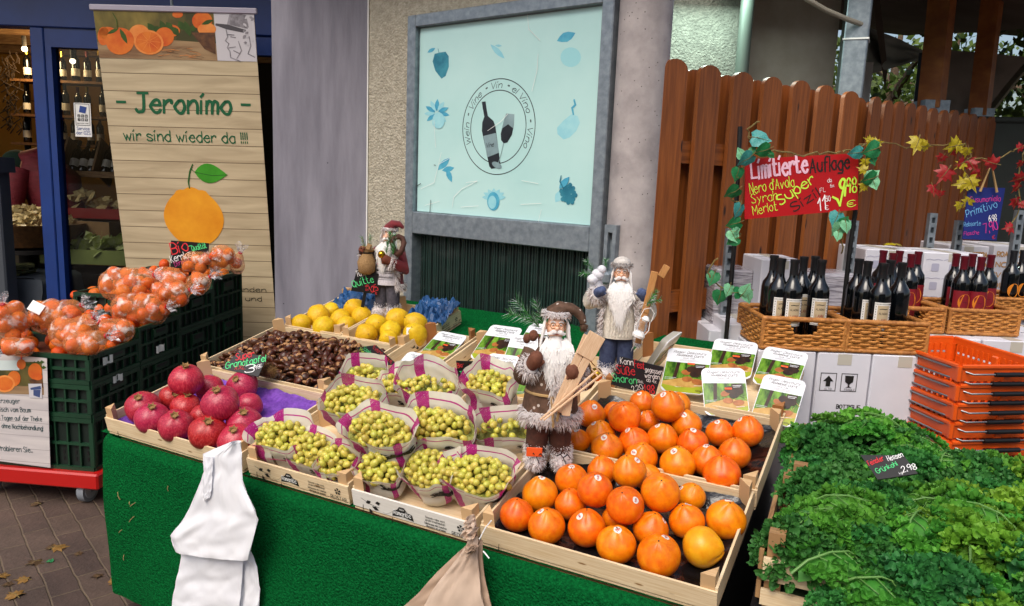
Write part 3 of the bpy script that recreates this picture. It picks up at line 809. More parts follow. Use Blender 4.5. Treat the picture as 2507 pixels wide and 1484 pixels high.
# rack of wine inside
rk = thing('wine_rack', 'slanted wooden wine rack seen through the shop window', 'rack', T(*at(232, 432, 6.6)))
b = MB()
for x in (-.22, .06, .37): b.box((x, 0, .14), (.018, .3, .32), RX(-.5))
b.box((.07, -.14, .02), (.6, .02, .05)); b.box((.07, .1, .0), (.6, .36, .02)); b.build('rack_body', m_oldwood, rk)
for s_ in (-.3, .44):
    b = MB(); b.box((s_, .1, -rk.matrix_world.translation.z / 2 - .005), (.04, .3, rk.matrix_world.translation.z - .01)); b.build('leg', m_dark, rk)
m_glassd = mk('dark_bottle_glass', '#05070a', .08, coat=.3, spec=.6); m_lab = mk('cream_label', '#d8d2c4', .6)
botprof = [(.0, 0), (.034, .002), (.037, .008), (.037, .19), (.034, .208), (.022, .226), (.0155, .243), (.014, .262), (.014, .296), (.0155, .297), (.0155, .305), (0, .306)]
def simple_bottle(mt, label, cap):
    t = thing('wine_bottle', label, 'bottle', mt, 'bottles in the shop rack'); b = MB(); b.lathe(botprof, 12, cap=False); b.build('glass', m_glassd, t, 40)
    b = MB(); b.lathe([(.0376, .05), (.0376, .12)], 12, cap=False); b.build('label', m_lab, t); b = MB(); b.lathe([(.0148, .25), (.0162, .297), (.0162, .308), (0, .309)], 10, cap=False); b.build('capsule', cap, t); return t
m_capw = mk('capsule_red_shop', '#6a1418', .4)
m_gold = mk('gold_foil', '#c9a23c', .3, metal=.8)
for i, x in enumerate((-.16, -.08, 0.0)): simple_bottle(rk.matrix_world @ T(x, -.06, .03) @ RX(-.5), 'dark wine bottle with cream label in the left bay of the shop rack', m_black)
for i, x in enumerate((.12, .2)): simple_bottle(rk.matrix_world @ T(x, -.06, .03) @ RX(-.5), 'dark wine bottle with cream label in the right bay of the shop rack', m_black)
simple_bottle(rk.matrix_world @ T(.28, -.08, .03) @ RX(-.4) @ RY(.15) @ S(1.15), 'sparkling wine bottle with gold neck foil in the right bay of the shop rack', m_gold)
# stocked shelves on the dark back wall
for k, (yy, Y) in enumerate(((200, 7.6), (285, 7.6), (355, 7.6))):
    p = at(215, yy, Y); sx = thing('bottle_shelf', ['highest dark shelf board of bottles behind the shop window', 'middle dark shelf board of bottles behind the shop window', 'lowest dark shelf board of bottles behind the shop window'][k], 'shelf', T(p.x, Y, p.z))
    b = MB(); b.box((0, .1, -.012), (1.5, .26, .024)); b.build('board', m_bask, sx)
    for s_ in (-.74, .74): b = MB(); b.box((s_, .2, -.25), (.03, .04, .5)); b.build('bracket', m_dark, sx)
    for i in range(11):
        o = simple_bottle(T(p.x - .64 + .125 * i + rnd.uniform(-.02, .02), Y + .06, p.z + .001) @ S(rnd.uniform(.85, 1.05)), 'bottle standing in a row on the %s wall shelf inside the shop' % ('highest', 'middle', 'lowest')[k], (m_gold, m_black, m_capw)[(i + k) % 3])
for k, (x, y) in enumerate(((178, 150), (250, 128), (60, 120))):
    o = thing('ceiling_spotlight', ['lit ceiling spotlight seen at the left of the shop window', 'lit ceiling spotlight seen in the middle of the shop window', 'lit ceiling spotlight seen through the open shop door'][k], 'lamp', T(*at(x, y, 7.4))); b = MB(); b.ball((0, 0, 0), .025); b.build('bulb', mk('lit_bulb_warm', (1, .8, .5), .5, emit=9), o); b = MB(); b.tube([(0, 0, .02), (0, 0, .12)], .02, 8); b.build('housing', m_dark, o)
# trays with goods inside
o = crate_simple('red_tray', 'shallow red tray of packed goods on a shelf behind the shop window', 'tray', T(*at(200, 530, 6.3)), .9, .4, .07, mk('red_plastic_tray', '#8a1a12', .4), (50, .1), m_straw)
b = MB(); p = at(200, 535, 6.3); b.box((p.x, p.y + .1, p.z - .03), (1.3, .5, .03)); 
for x in (-.6, .6): b.box((p.x + x, p.y + .3, (p.z - .05) / 2), (.04, .04, p.z - .05))
single('tray_shelf', b, m_dark, 'dark shelf behind the shop window carrying the red tray', 'shelf')
b = MB(); 
for i in range(9): p = at(218 + rnd.uniform(-28, 30), 350 - i * 2, 6.4); b.tube([p, p + V((.03, .02, .05)), p + V((.07, .02, .06))], [.015, .025, .012], 8)
# covered side table by the door
st = thing('side_table', 'low side table under a grey oilcloth beside the open shop door', 'table', T(*at(35, 670, 5.35)))
tz = st.matrix_world.translation.z
def cloth(a, c):
    s_ = 1 if a < .75 else 0; x = -.7 + 1.0 * min(a / .62, 1); z = 0
    if a > .62: k = (a - .62) / .38; x = .3 + .05 * sin(k * 1.5) + .012 * sin(c * 14); z = -.02 - (.42) * k
    y = -.2 + .5 * c
    return (x, y, z + .008 * noise.noise((a * 6, c * 6, 0)))
b = MB(); b.grid(cloth, 40, 16); b.grid(lambda a, c: (-.7 + 1.02 * a + .01 * sin(c * 9), -.2 - .03 * sin(a * 9) * c - .02 * c, -.005 - .42 * c), 30, 10); b.build('oilcloth', mk('grey_oilcloth', '#3b4046', .35, '#4d545c', ns=4), st, 60)
b = MB()
for x in (-.6, .22):
    for y in (-.12, .22): b.box((x, y, -tz / 2 - .01), (.05, .05, tz - .03))
b.build('leg', m_dark, st)
b = MB()
for i in range(4): b.box((-.02 + .015 * (i % 2), -.02, .014 + .016 * i), (.26, .2, .012), RZ(.2 * i))
single('folded_bags', b, mk('shiny_green_pack', '#5a5c3a', .2, '#2c2e22', ns=12), 'pile of shiny olive folded packs on the grey oilcloth table', 'packs', st.matrix_world)
b = MB(); p0 = at(-10, 500, 5.0); p1 = at(22, 730, 5.0); b.box(((p0.x + p1.x) / 2 - .1, 5.0, .75), (.3, .12, 1.5), bev=.01); b.box(((p0.x + p1.x) / 2 - .1, 4.99, 1.5), (.36, .16, .1))
single('grey_cabinet', b, mk('grey_steel_cabinet', '#3e434a', .5), 'narrow dark grey steel cabinet at the left edge in front of the shop door', 'cabinet')
b = MB(); p = at(28, 215, 7.6)
for i in range(60):
    q = p + V((.06 * sin(i * .9) + rnd.uniform(-.03, .03), 0, .35 - i * .012)); b.tube([q, q + V((rnd.uniform(-.06, .06), -.03, -.05)), q + V((rnd.uniform(-.06, .06), -.02, -.1))], .006, 4)
single('hanging_garland', b, mk('dry_garland', '#2a1c0c', .9), 'dry dark garland hanging on the yellow wall inside the shop', 'garland')
b = MB(); p = at(70, 236, 9.2); fm_ = mat3(V((p.x, YS + 4.135, p.z - .05)), V((1, 0, 0)), V((0, 0, 1)), V((0, -1, 0))); write(b, 'Lakritz', 0, 0, .11, .1, 0, fm_, wid=.36, jit=.6)
single('wall_lettering', b, m_dark, 'dark handwritten word on the yellow wall inside the shop', 'lettering')

# ------------------------------------------------------------------ roller banner
bt = (at(230, 20, 4.7), at(628, 30, 4.7), at(325, 790, 4.95))
BM, BW, BH_ = frame(*bt)
dn = BM.to_3x3() @ V((0, 1, 0)); ext = (bt[2].z - .08) / dn.z
BM = BM @ T(0, -ext, 0); BH = BH_ + ext
bn = thing('roller_banner', 'tall roller banner with wood plank print, orange photo header and green greeting text', 'banner', BM)
def m_planks(name, c1, c2, rows, line):
    m, p = base(name); p.inputs['Roughness'].default_value = .45
    tc = N(m, 'TexCoord'); sp = N(m, 'SeparateXYZ'); L(m, tc.outputs['Object'], sp.inputs[0])
    mu = N(m, 'Math', operation='MULTIPLY'); mu.inputs[1].default_value = rows; L(m, sp.outputs['Y'], mu.inputs[0])
    fr_ = N(m, 'Math', operation='FRACT'); L(m, mu.outputs[0], fr_.inputs[0]); fl = N(m, 'Math', operation='FLOOR'); L(m, mu.outputs[0], fl.inputs[0])
    cb = N(m, 'CombineXYZ'); L(m, sp.outputs['X'], cb.inputs[0]); m3 = N(m, 'Math', operation='MULTIPLY'); m3.inputs[1].default_value = 9; L(m, sp.outputs['Y'], m3.inputs[0]); L(m, m3.outputs[0], cb.inputs[1]); L(m, fl.outputs[0], cb.inputs[2])
    nz = N(m, 'TexNoise'); nz.inputs['Scale'].default_value = 2.2; nz.inputs['Detail'].default_value = 7; nz.inputs['Distortion'].default_value = .6; L(m, cb.outputs[0], nz.inputs['Vector'])
    rp = N(m, 'ValToRGB'); rp.color_ramp.elements[0].position = .33; rp.color_ramp.elements[1].position = .68; rp.color_ramp.elements[0].color = (*H(c1), 1); rp.color_ramp.elements[1].color = (*H(c2), 1); L(m, nz.outputs[0], rp.inputs[0])
    lt = N(m, 'Math', operation='LESS_THAN'); lt.inputs[1].default_value = .045; L(m, fr_.outputs[0], lt.inputs[0])
    mx = N(m, 'Mix', data_type='RGBA'); mx.inputs[7].default_value = (*H(line), 1); L(m, lt.outputs[0], mx.inputs[0]); L(m, rp.outputs[0], mx.inputs[6]); L(m, mx.outputs[2], p.inputs['Base Color']); return m
b = MB(); b.box((BW / 2, BH / 2, 0), (BW - .01, BH, .004)); b.build('print_sheet', m_planks('banner_planks', '#ad9c7e', '#c9b998', 9.4, '#6b5a42'), bn)
b = MB(); b.box((BW / 2, BH + .005, 0), (BW + .03, .035, .024), bev=.006); b.build('top_rail', mk('rail_alu', '#b9b4c4', .35, metal=.3), bn)
b = MB(); b.box((BW / 2, -.03, 0), (BW + .03, .08, .14), bev=.012); b.build('base_cassette', mk('alu_base', '#8b8b90', .4, metal=.5), bn)
b = MB(); b.tube([(BW / 2 - .02, -.02, -.05), (BW / 2 - .02, BH + .1, -.03)], .009, 8); b.build('pole', m_galv, bn)
def bpt(x, y):     # zoomed photo point (s3) -> banner sheet
    X, Y = zn((x, y), 0, 0, 1814 / 1100); q = BM.inverted() @ onpl(X, Y, BM.translation, BM.to_3x3() @ V((0, 0, 1))); return q.x, q.y
zb = .0036
m_or = mk('print_orange', '#c8501a', .45, '#dd7a2a', ns=9); m_or2 = mk('print_orange_light', '#e8944a', .45, '#dd7a34', ns=14); m_lf = mk('print_leaf', '#3f5a1e', .45, '#2c4416', ns=9); m_bgp = mk('print_ochre', '#8c7a3a', .5, '#3e3d1c', ns=2.4, st=(1, .6, 1), lo=.4, hi=.6)
m_table = mk('print_table', '#a08460', .5, '#77563a', ns=5, st=(.5, 4, 1)); m_grey = mk('print_silver', '#c6c3c8', .5); m_pen = mk('print_pencil', '#6a666c', .6, '#9a969c', ns=30); m_dkbr = mk('print_basket', '#4a2c18', .6, '#6b4526', ns=30)
b = MB()
hx0, hy0 = bpt(650, 375); hx1, hy1 = bpt(1668, 82); xs, _ = bpt(1400, 230)
flat(b, [(0.006, hy0), (xs, hy0), (xs, hy1), (.006, hy1)], zb, 0); flat(b, [(.006, hy0 - .001), (xs, hy0 - .001), (xs, hy0 + .1), (.3, hy0 + .12), (.006, hy0 + .09)], zb + .0004, 1)
flat(b, [(xs, hy0), (BW - .006, hy0), (BW - .006, hy1), (xs, hy1)], zb + .0006, 2)
def bo(cx, cy, rx, ry, mi, z, n=22, rot=0): flat(b, [bpt(*q) for q in ell(cx, cy, rx, ry, n, rot=rot)][::-1], zb + z, mi)
def bl(x0, y0, x1, y1, w_, mi, z):
    d = V((x1 - x0, y1 - y0)); n_ = V((-d.y, d.x)).normalized() * w_
    flat(b, [bpt(*q) for q in [(x0, y0)] + [(x0 + d.x * t - n_.x * sin(PI * t), y0 + d.y * t - n_.y * sin(PI * t)) for t in (.25, .5, .75)] + [(x1, y1)] + [(x0 + d.x * t + n_.x * sin(PI * t), y0 + d.y * t + n_.y * sin(PI * t)) for t in (.75, .5, .25)]], zb + z, mi)
for q in ((700, 215, 60, 40), (905, 215, 65, 55), (1155, 95, 35, 22), (1110, 200, 60, 40), (674, 235, 38, 60)): bo(*q, 4 if q[0] == 905 else 3, .0008)
for i in range(8): bl(960 + i * 40, 150 + 25 * sin(i * 2), 1010 + i * 38, 215 - 30 * sin(i * 3), 22, 5, .001 + i * .00008)
bo(1070, 240, 62, 62, 3, .0018); bo(782, 268, 92, 88, 3, .002); bl(780, 185, 830, 285, 16, 5, .0026); bl(700, 220, 775, 185, 12, 5, .0027)
b.ribbon([bpt(*q) for q in ((765, 185), (760, 130), (735, 85))], .006, 5, z=zb + .0028)
bo(968, 275, 98, 80, 4, .0024, rot=.25); bo(968, 275, 84, 68, 3, .0027, rot=.25)
for i in range(9):
    a = 2 * PI * i / 9; b.ribbon([bpt(968 + 10 * cos(a), 268 + 8 * sin(a)), bpt(968 + 78 * cos(a), 275 + 62 * sin(a))], .003, 4, z=zb + .003 + i * .00005)
bo(1315, 135, 66, 58, 3, .002); bo(1345, 190, 60, 40, 4, .0022); bl(1310, 160, 1388, 130, 14, 5, .0026)
flat(b, [bpt(*q) for q in ((1245, 212), (1395, 212), (1402, 352), (1330, 318))][::-1], zb + .003, 6)
for i in range(22):
    x = 1060 + rnd.uniform(-30, 190); y = 335 + rnd.uniform(-25, 38); b.ribbon([bpt(x, y), bpt(x + rnd.uniform(30, 80), y + rnd.uniform(-18, 18))], .002, 4 if i % 2 else 6, z=zb + .0031 + i * .00003)
# generic pencil drawing of a hatted profile
P = lambda *q: [bpt(*k) for k in q]
flat(b, P((1475, 160), (1490, 95), (1550, 86), (1600, 100), (1620, 190))[::-1], zb + .0012, 7); flat(b, P((1402, 152), (1480, 160), (1600, 195), (1590, 215), (1470, 190), (1400, 165))[::-1], zb + .0016, 8)
for q in (((1470, 195), (1480, 240), (1465, 265), (1488, 285), (1478, 310), (1495, 335), (1500, 375), (1560, 398)), ((1620, 240), (1630, 300), (1612, 350), (1655, 372)), ((1478, 225), (1520, 228)), ((1500, 240), (1530, 245)), ((1485, 312), (1530, 305)), ((1550, 270), (1570, 330), (1540, 380)), ((1520, 330), (1560, 350))):
    b.ribbon(P(*q), .007, 7, z=zb + .0018)
for i in range(14):
    x, y = 1590 + rnd.uniform(-20, 40), 110 + i * 14; bl(x, y, x + rnd.uniform(12, 26), y + rnd.uniform(-25, 25), 9, 2 if i % 2 else 7, .002 + i * .0001)
b.build('photo_header', [m_bgp, m_table, m_grey, m_or, m_or2, m_lf, m_dkbr, m_pen, mk('pencil_dark', '#4a474c', .6)], bn)
m_gtxt = mk('green_text', '#0a5a36', .5); m_ktxt = mk('black_text', '#1a2418', .5)
b = MB()
def btext(s_, x0, y0, x1, y1, hgt, th, mi=0, jit=0, slant=0):
    p, q = bpt(x0, y0), bpt(x1, y1); hh = abs(bpt(x0, y0 - hgt)[1] - p[1]); write(b, s_, p[0], p[1], hh, th, mi, wid=math.hypot(q[0] - p[0], q[1] - p[1]), ang=math.atan2(q[1] - p[1], q[0] - p[0]), z=zb + .0005, jit=jit, slant=slant)
btext('- Jeronimo -', 765, 722, 1620, 742, 122, .17, slant=.12); b.build('banner_lettering', [m_gtxt, m_ktxt], bn); b = MB()
btext('wir sind wieder da !!!!', 808, 908, 1608, 930, 66, .13, 0); b.build('banner_lettering', [m_gtxt, m_ktxt], bn)
def bq(x, y):
    X, Y = zn((x, y), 0, 850, 1814 / 1100); q = BM.inverted() @ onpl(X, Y, BM.translation, BM.to_3x3() @ V((0, 0, 1))); return q.x, q.y
b = MB()
for s_, x, y, x1 in (('unsere Kunden', 1260, 482, 1728), ('immer und', 1400, 545, 1700)):
    p, q = bq(x, y), bq(x1, y + 8); write(b, s_, p[0], p[1], .032, .13, 0, wid=q[0] - p[0], z=zb + .0005)
b.build('small_lettering', m_ktxt, bn)
# plain orange with a leaf printed on the sheet
b = MB()
bo2 = lambda pts, mi, z: flat(b, pts, zb + z, mi)
cx_, cy_ = bpt(1260, 1415); rr = abs(bpt(1450, 1415)[0] - cx_)
bo2([(cx_ + rr * cos(t) * (1 + .02 * cos(4 * t)), cy_ + rr * .99 * sin(t) + .012 * abs(cos(6 * t)) * (sin(t) > .8)) for t in [2 * PI * i / 48 for i in range(48)]], 0, .001)
q0, q1 = bpt(1265, 1118), bpt(1478, 1135); d = V((q1[0] - q0[0], q1[1] - q0[1])); n_ = V((-d.y, d.x)).normalized() * .062
bo2([q0] + [(q0[0] + d.x * t - n_.x * sin(PI * t ** .8), q0[1] + d.y * t - n_.y * sin(PI * t ** .8)) for t in [.1 * i for i in range(1, 10)]] + [q1] + [(q0[0] + d.x * t + n_.x * sin(PI * t ** .8), q0[1] + d.y * t + n_.y * sin(PI * t ** .8)) for t in [.1 * i for i in range(9, 0, -1)]], 1, .0014)
b.ribbon([bpt(*q) for q in ((1232, 1220), (1225, 1180), (1235, 1110), (1252, 1068))], .009, 2, z=zb + .0016); b.ribbon([bpt(*q) for q in ((1240, 1095), (1268, 1118), (1380, 1140), (1478, 1135))], .004, 2, z=zb + .002)
def m_fruitprint():
    m = mk('printed_orange_fruit', '#dd8a16', .45, '#f0a828', ns=5, lo=.3, hi=.7); return m
b.build('orange_fruit_print', [m_fruitprint(), mk('printed_leaf', '#3f9a24', .45, '#2f8018', ns=6), mk('printed_stalk', '#1f5a1c', .5)], bn)
# ------------------------------------------------------------------ fence on the right
FD = V((.815, .579, 0)); FN = V((.579, -.815, 0)); F0 = V((.60, 3.08, 0))
FM = mat3(F0, FD, V((0, 0, 1)), FN)
def board_mesh(name, wd, top, mat_, rnd_r, uvo):
    b = MB(); hw = wd / 2
    pts = [(-hw, .04), (hw, .04), (hw, top - rnd_r)] + [(hw * cos(t), top - rnd_r + rnd_r * sin(t)) for t in [PI * i / 8 for i in range(1, 8)]] + [(-hw, top - rnd_r)]
    n = len(pts); vs = [(p[0], p[1], -.01) for p in pts] + [(p[0], p[1], .01) for p in pts]
    uo = rnd.random() * 9
    b.add(vs, [tuple(range(n))[::-1], tuple(range(n, 2 * n))], 0, None, [[(p[1] + uo, p[0] + uvo) for p in pts[::-1]], [(p[1] + uo, p[0] + uvo) for p in pts]])
    b.add(vs, [(i, (i + 1) % n, n + (i + 1) % n, n + i) for i in range(n)])
    return b
def fence(name, label, x0, x1, pitch, wd, top, mat_, rr, rails, back=True, off=.19):
    t = thing(name, label, 'fence', FM @ T(x0, 0, 0)); n = int((x1 - x0) / pitch + .5)
    for i in range(n):
        o = board_mesh('board', wd, top + rnd.uniform(-.006, .006), mat_, rr, i * .37).build('board', mat_, t); o.matrix_local = T((i + .5) * pitch, 0, .034) @ RZ(rnd.uniform(-.004, .004))
        if back: o = board_mesh('board', wd, top - .012, mat_, rr, i * .53).build('board', mat_, t); o.matrix_local = T((i + .5) * pitch + off, 0, -.034)
    for y in rails:
        b = MB(); b.box(((x1 - x0) / 2, y, 0), (x1 - x0, .09, .04)); b.build('rail', mat_, t)
    return t
fence('board_fence', 'tall red-brown board fence with rounded tops directly behind the red wine sign', -.13, 1.32, .205, .128, 2.03, m_redwood, .04, (.35, 1.06, 1.68))
fence('picket_fence', 'narrower dark brown picket fence continuing to the right behind the wine cartons', 1.37, 2.75, .118, .085, 2.02, m_redwood2, .042, (.35, 1.08, 1.62), off=.075)
b = MB(); p = at(2386, 293, 4.68); q = at(2560, 296, 4.5); b.grid(lambda a, c: (p.x - .04 + (q.x - p.x + .4) * a, p.y - .15 * a, .05 + (p.z - .05) * c + .01 * sin(a * 40) * c), 20, 6)
b.tube([(p.x - .04, p.y, p.z), (q.x + .4, p.y - .15, p.z)], .02, 6)
single('dark_tarpaulin', b, mk('dark_tarp', '#101614', .8, '#18201c', ns=5), 'black green tarpaulin hung to the right of the picket fence behind the blue sign', 'tarpaulin', smooth=60)
# ------------------------------------------------------------------ background above the fence
p0, p1 = at(1630, 60, 4.3), at(1812, 60, 4.3)
b = MB(); b.box(((p0.x + p1.x) / 2 - .2, 4.42, 1.6), (p1.x - p0.x + .42, .2, 3.2)); single('rough_plaster_wall', b, mk('green_grey_stucco', '#6d6f66', .9, '#85877c', ns=30, bs=75, bst=1.0, bd=.012), 'coarse grey plaster wall lit by a tube lamp above the tall fence', 'wall')
b = MB(); p = at(1822, 100, 4.2); b.tube([(p.x, 4.2, 0), (p.x, 4.2, 3.2)], .036, 14); b.tube([(p.x, 4.2, 1.93), (p.x, 4.2, 1.98)], .042, 14)
single('downpipe', b, mk('zinc_pipe', '#59645c', .45, metal=.2), 'grey zinc rain downpipe at the right edge of the coarse plaster wall', 'pipe')
p0, p1 = at(1838, 100, 4.5), at(2050, 100, 4.5)
b = MB(); b.box(((p0.x + p1.x) / 2, 4.55, 1.6), (p1.x - p0.x, .1, 3.2)); single('brown_wall_panel', b, mk('brown_panel', '#94867a', .8, '#a3958a', ns=6), 'plain brown grey wall panel between the downpipe and the steel post', 'wall panel')
b = MB(); p = at(2062, 300, 4.45); b.box((p.x - .02, 4.46, 1.6), (.05, .06, 3.2)); single('pale_door_jamb', b, mk('pale_jamb', '#7f8a86', .6), 'narrow pale jamb just left of the galvanised steel post', 'jamb')
b = MB(); q = [at(*k) for k in ((1930, -40, 3.9), (1979, 0, 3.9), (2020, 24, 3.92), (2071, 46, 3.95), (2110, 60, 4.0))]; b.tube(q, .013, 10)
single('white_cable_duct', b, mk('white_duct', '#8f8a7c', .5), 'white bent cable pipe running down to the steel post', 'pipe')
p = at(2094, 120, 4.05)
b = MB(); b.box((0, 0, 1.6), (.115, .115, 3.2), RZ(-.45), bev=.006); b.box((0, 0, 2.32), (.125, .125, .008), RZ(-.45), 1)
single('steel_post', b, [m_galv, m_white], 'square galvanised steel post rising behind the tall fence with a white tie round it', 'post', T(p.x, p.y, 0))
p = at(2116, 230, 5.2); b = MB(); b.box((p.x, p.y, 1.2), (.055, .05, 2.4)); single('white_post', b, m_white, 'slim white post just right of the galvanised steel post', 'post')
lampd = bpy.data.lights.new('tube_lamp_light', 'AREA'); lampd.shape = 'RECTANGLE'; lampd.size = .5; lampd.size_y = .05; lampd.energy = 12; lampd.color = (.78, 1, .9)
p = at(1730, -70, 4.08); lo = bpy.data.objects.new('tube_lamp_light', lampd); C.objects.link(lo); lo.location = p - V((0, 0, .03)); lo.rotation_euler = (R(-18), 0, 0)
tl = thing('tube_lamp', 'lit fluorescent tube lamp above the coarse plaster wall', 'lamp', T(*p)); b = MB(); b.box((0, .02, .03), (.6, .08, .05)); b.build('housing', m_white, tl); b = MB(); b.tube([(-.28, 0, .0), (.28, 0, .0)], .012, 8); b.build('tube', mk('lit_tube', (.85, 1, .92), .5, emit=5), tl)
for (x0, y0, x1, y1, Y, w_, lb) in ((2309, -20, 2279, 266, 4.75, .125, 'reddish brown square timber post with steel shoe above the picket fence'), (2432, -20, 2396, 284, 5.0, .105, 'reddish brown square timber post at the far right beside the trees')):
    a_, c_ = at(x0, y0, Y), at(x1, y1, Y); t = thing('timber_post', lb, 'post', T(c_.x, Y, 0), 'timber posts of the canopy'); hx = a_.x - c_.x
    b = MB(); b.tube([(0, 0, c_.z), (hx, 0, a_.z), (hx * 1.3, 0, a_.z + .4)], w_ * .7, 4); o = b.build('beam', m_timber, t, 20)
    b = MB(); b.box((0, 0, c_.z / 2), (w_ * .5, w_ * .4, c_.z)); b.box((0, 0, c_.z - .0), (w_ * 1.2, w_ * 1.15, .09)); b.build('steel_shoe', m_galv, t)
m_canv = mk('canopy_cloth', '#4a3e34', .9, '#5e5248', ns=2); m_tarp = mk('grey_tarp', '#6f6760', .8, '#877e76', ns=2.5)
b = MB(); b.grid(lambda a, c: (1.0 + 5 * a, 3.75 + 3.4 * c, 2.66 + .25 * c + .08 * sin(a * 9) * sin(c * 4) + .1 * abs(sin(a * 6.3))), 30, 16)
single('canopy_roof', b, m_canv, 'dark brown canvas canopy roof over the space behind the fence', 'canopy', smooth=60)
def sheet(name, px, label, mat_, cat='tarpaulin'):
    b = MB(); q = [at(*k) for k in px]
    def f(a, c):
        t_ = q[0].lerp(q[1], a); u_ = q[3].lerp(q[2], a); r_ = t_.lerp(u_, c); r_.y += .05 * noise.noise((a * 3, c * 4, 3)); return r_
    b.grid(f, 18, 18); single(name, b, mat_, label, cat, smooth=60)
sheet('awning_flap', ((2120, 60, 5.3), (2275, 130, 6.2), (2268, 142, 6.2), (2125, 184, 5.3)), 'pale grey awning flap just right of the steel post', mk('pale_awning', '#8d9691', .8, '#a3aaa4', ns=3))
sheet('hanging_tarpaulin', ((2310, 120, 5.5), (2520, 140, 5.7), (2412, 300, 5.7), (2288, 305, 5.5)), 'brown grey tarpaulin hanging between the two timber posts', m_tarp)
b = MB(); q = [at(2516, 158, 5.5), at(2470, 212, 5.5), at(2415, 284, 5.5)]; b.tube(q, .05, 6, flat=.3); single('awning_edge', b, mk('awning_edge', '#9c9a86', .8), 'pale slanting awning edge at the far right', 'awning')
b = MB(); q = [at(2262, 130, 5.0), at(2243, 300, 5.0)]; b.tube([q[0], q[1], (q[1].x, q[1].y, 0)], .03, 8); single('dark_rail', b, m_black, 'thin black upright pole just left of the shoed timber post', 'pole')
b = MB(); q = [at(k, 100, 5.0) for k in (2125, 2290)]; p = at(2170, 90, 5.0)
b.grid(lambda a, c: (q[0].x + (q[1].x - q[0].x) * a, 5.0 + .6 * a, p.z + .42 - .52 * a - (.2 - .04 * a) * c), 10, 4); single('dark_awning_strip', b, m_canv, 'dark sagging awning strip under the canopy roof', 'awning')
m_leafg = mk('tree_leaf', '#2b3f14', .6, '#5f7526', ns=6, var=.25, transl=.25); m_bark = mk('bark', '#4a3a2c', .9, '#6a5642', ns=12, bs=30, bst=.6)
def tree(name, label, x, y, h, cr, cz, n, seed, sz=.09):
    r_ = random.Random(seed); t = thing(name, label, 'tree', T(x, y, 0), 'trees beyond the fence')
    b = MB(); b.tube([(0, 0, 0), (.05, 0, h * .4), (-.03, .03, h * .75), (0, 0, h)], [.13, .1, .06, .02], 8)
    cl = []
    for i in range(16):
        a = r_.uniform(0, 2 * PI); z0 = h * r_.uniform(.3, .8); e = V((cr * .8 * cos(a), cr * .8 * sin(a), z0 + r_.uniform(.1, .7))); b.tube([(0, 0, z0), V((0, 0, z0)).lerp(e, .5) + V((0, 0, .08)), e], [.05, .03, .01], 5); cl.append(e); cl.append(V((0, 0, z0)).lerp(e, .6))
    b.build('trunk', m_bark, t, 60)
    b = MB()
    for i in range(n):
        c = cl[r_.randrange(len(cl))]; d = V((r_.gauss(0, 1), r_.gauss(0, 1), r_.gauss(0, .8))) * cr * .22; p = c + d; s_ = sz * r_.uniform(.6, 1.3)
        u = V((r_.gauss(0, 1), r_.gauss(0, 1), r_.gauss(0, 1) - .5)).normalized(); v = u.orthogonal().normalized(); v.rotate(M.Rotation(r_.uniform(0, 6), 3, u))
        b.add([p, p + u * s_ * .5 + v * s_ * .3, p + u * s_, p + u * s_ * .5 - v * s_ * .3], [(0, 1, 2, 3)])
    b.build('crown', m_leafg, t, 0)
p = at(2190, 230, 8.5); tree('leafy_tree', 'dense green tree in the gap right of the steel post', p.x, 8.5, 3.4, 1.5, 2, 5200, 3)
p = at(2330, 230, 9.5); tree('leafy_tree', 'shaded green tree behind the shoed timber post', p.x, 9.5, 3.6, 1.5, 2, 3000, 8)
p = at(2490, 230, 7.5); tree('leafy_tree', 'yellow-green tree at the far right beyond the hanging tarpaulin', p.x + .3, 7.5, 3.2, 1.5, 2, 4200, 5)

# ------------------------------------------------------------------ wine cartons
m_cart = mk('white_carton', '#c9c9d2', .55, '#d6d6de', ns=3, bs=14, bst=.12, var=.03)
m_tape = mk('carton_tape', '#b9b4a8', .3)
ZB = .975
def carton(label, x, y, z, w_, d_, h_, pat=None, yaw=0, grp='white wine cartons'):
    """x,y = middle of the front bottom edge"""
    t = thing('wine_carton', label, 'carton', T(x, y, z) @ RZ(yaw), grp)
    b = MB(); b.box((0, d_ / 2, h_ / 2), (w_, d_, h_), bev=.004); b.box((0, d_ / 2, h_ + .0004), (w_ * .98, .003, .0012), mi=1); b.box((0, d_ / 2, h_ + .0008), (.05, d_ * .98, .0012), mi=2)
    b.box((0, -.0005, h_ * .93), (.05, .0016, h_ * .12), mi=2)
    b.build('box', [m_cart, m_ink, m_tape], t)
    if pat:
        b = MB(); fm = mat3(V((-w_ / 2, -.0012, 0)), V((1, 0, 0)), V((0, 0, 1)), V((0, -1, 0))); pat(b, fm, w_, h_); b.build('carton_print', [m_ink, mk('pale_print', '#a9a9bd', .6), m_tanp], t)
    return t
m_tanp = mk('tan_print', '#b98a4e', .6)
def pat_icons(b, fm, w_, h_):
    for x in (.045, .12):
        b.ribbon([(x - .028, .19), (x + .028, .19), (x + .028, .255), (x - .028, .255), (x - .028, .19)], .003, 0, fm)
    flat(b, [(.037, .206), (.053, .206), (.053, .225), (.064, .225), (.045, .246), (.026, .225), (.037, .225)], .0006, 0, fm); write(b, 'ALTO', .034, .193, .007, .14, 0, fm)
    flat(b, [(.104, .248), (.136, .248), (.134, .225), (.123, .217), (.123, .208), (.132, .204), (.108, .204), (.117, .208), (.117, .217), (.106, .225)][::-1], .0006, 0, fm); write(b, 'FRAGILE', .106, .193, .007, .14, 0, fm)
    write(b, 'BOTTIGLIE', .085, .125, .014, .2, 0, fm, wid=.085); write(b, 'ML.', .1, .1, .012, .2, 0, fm)
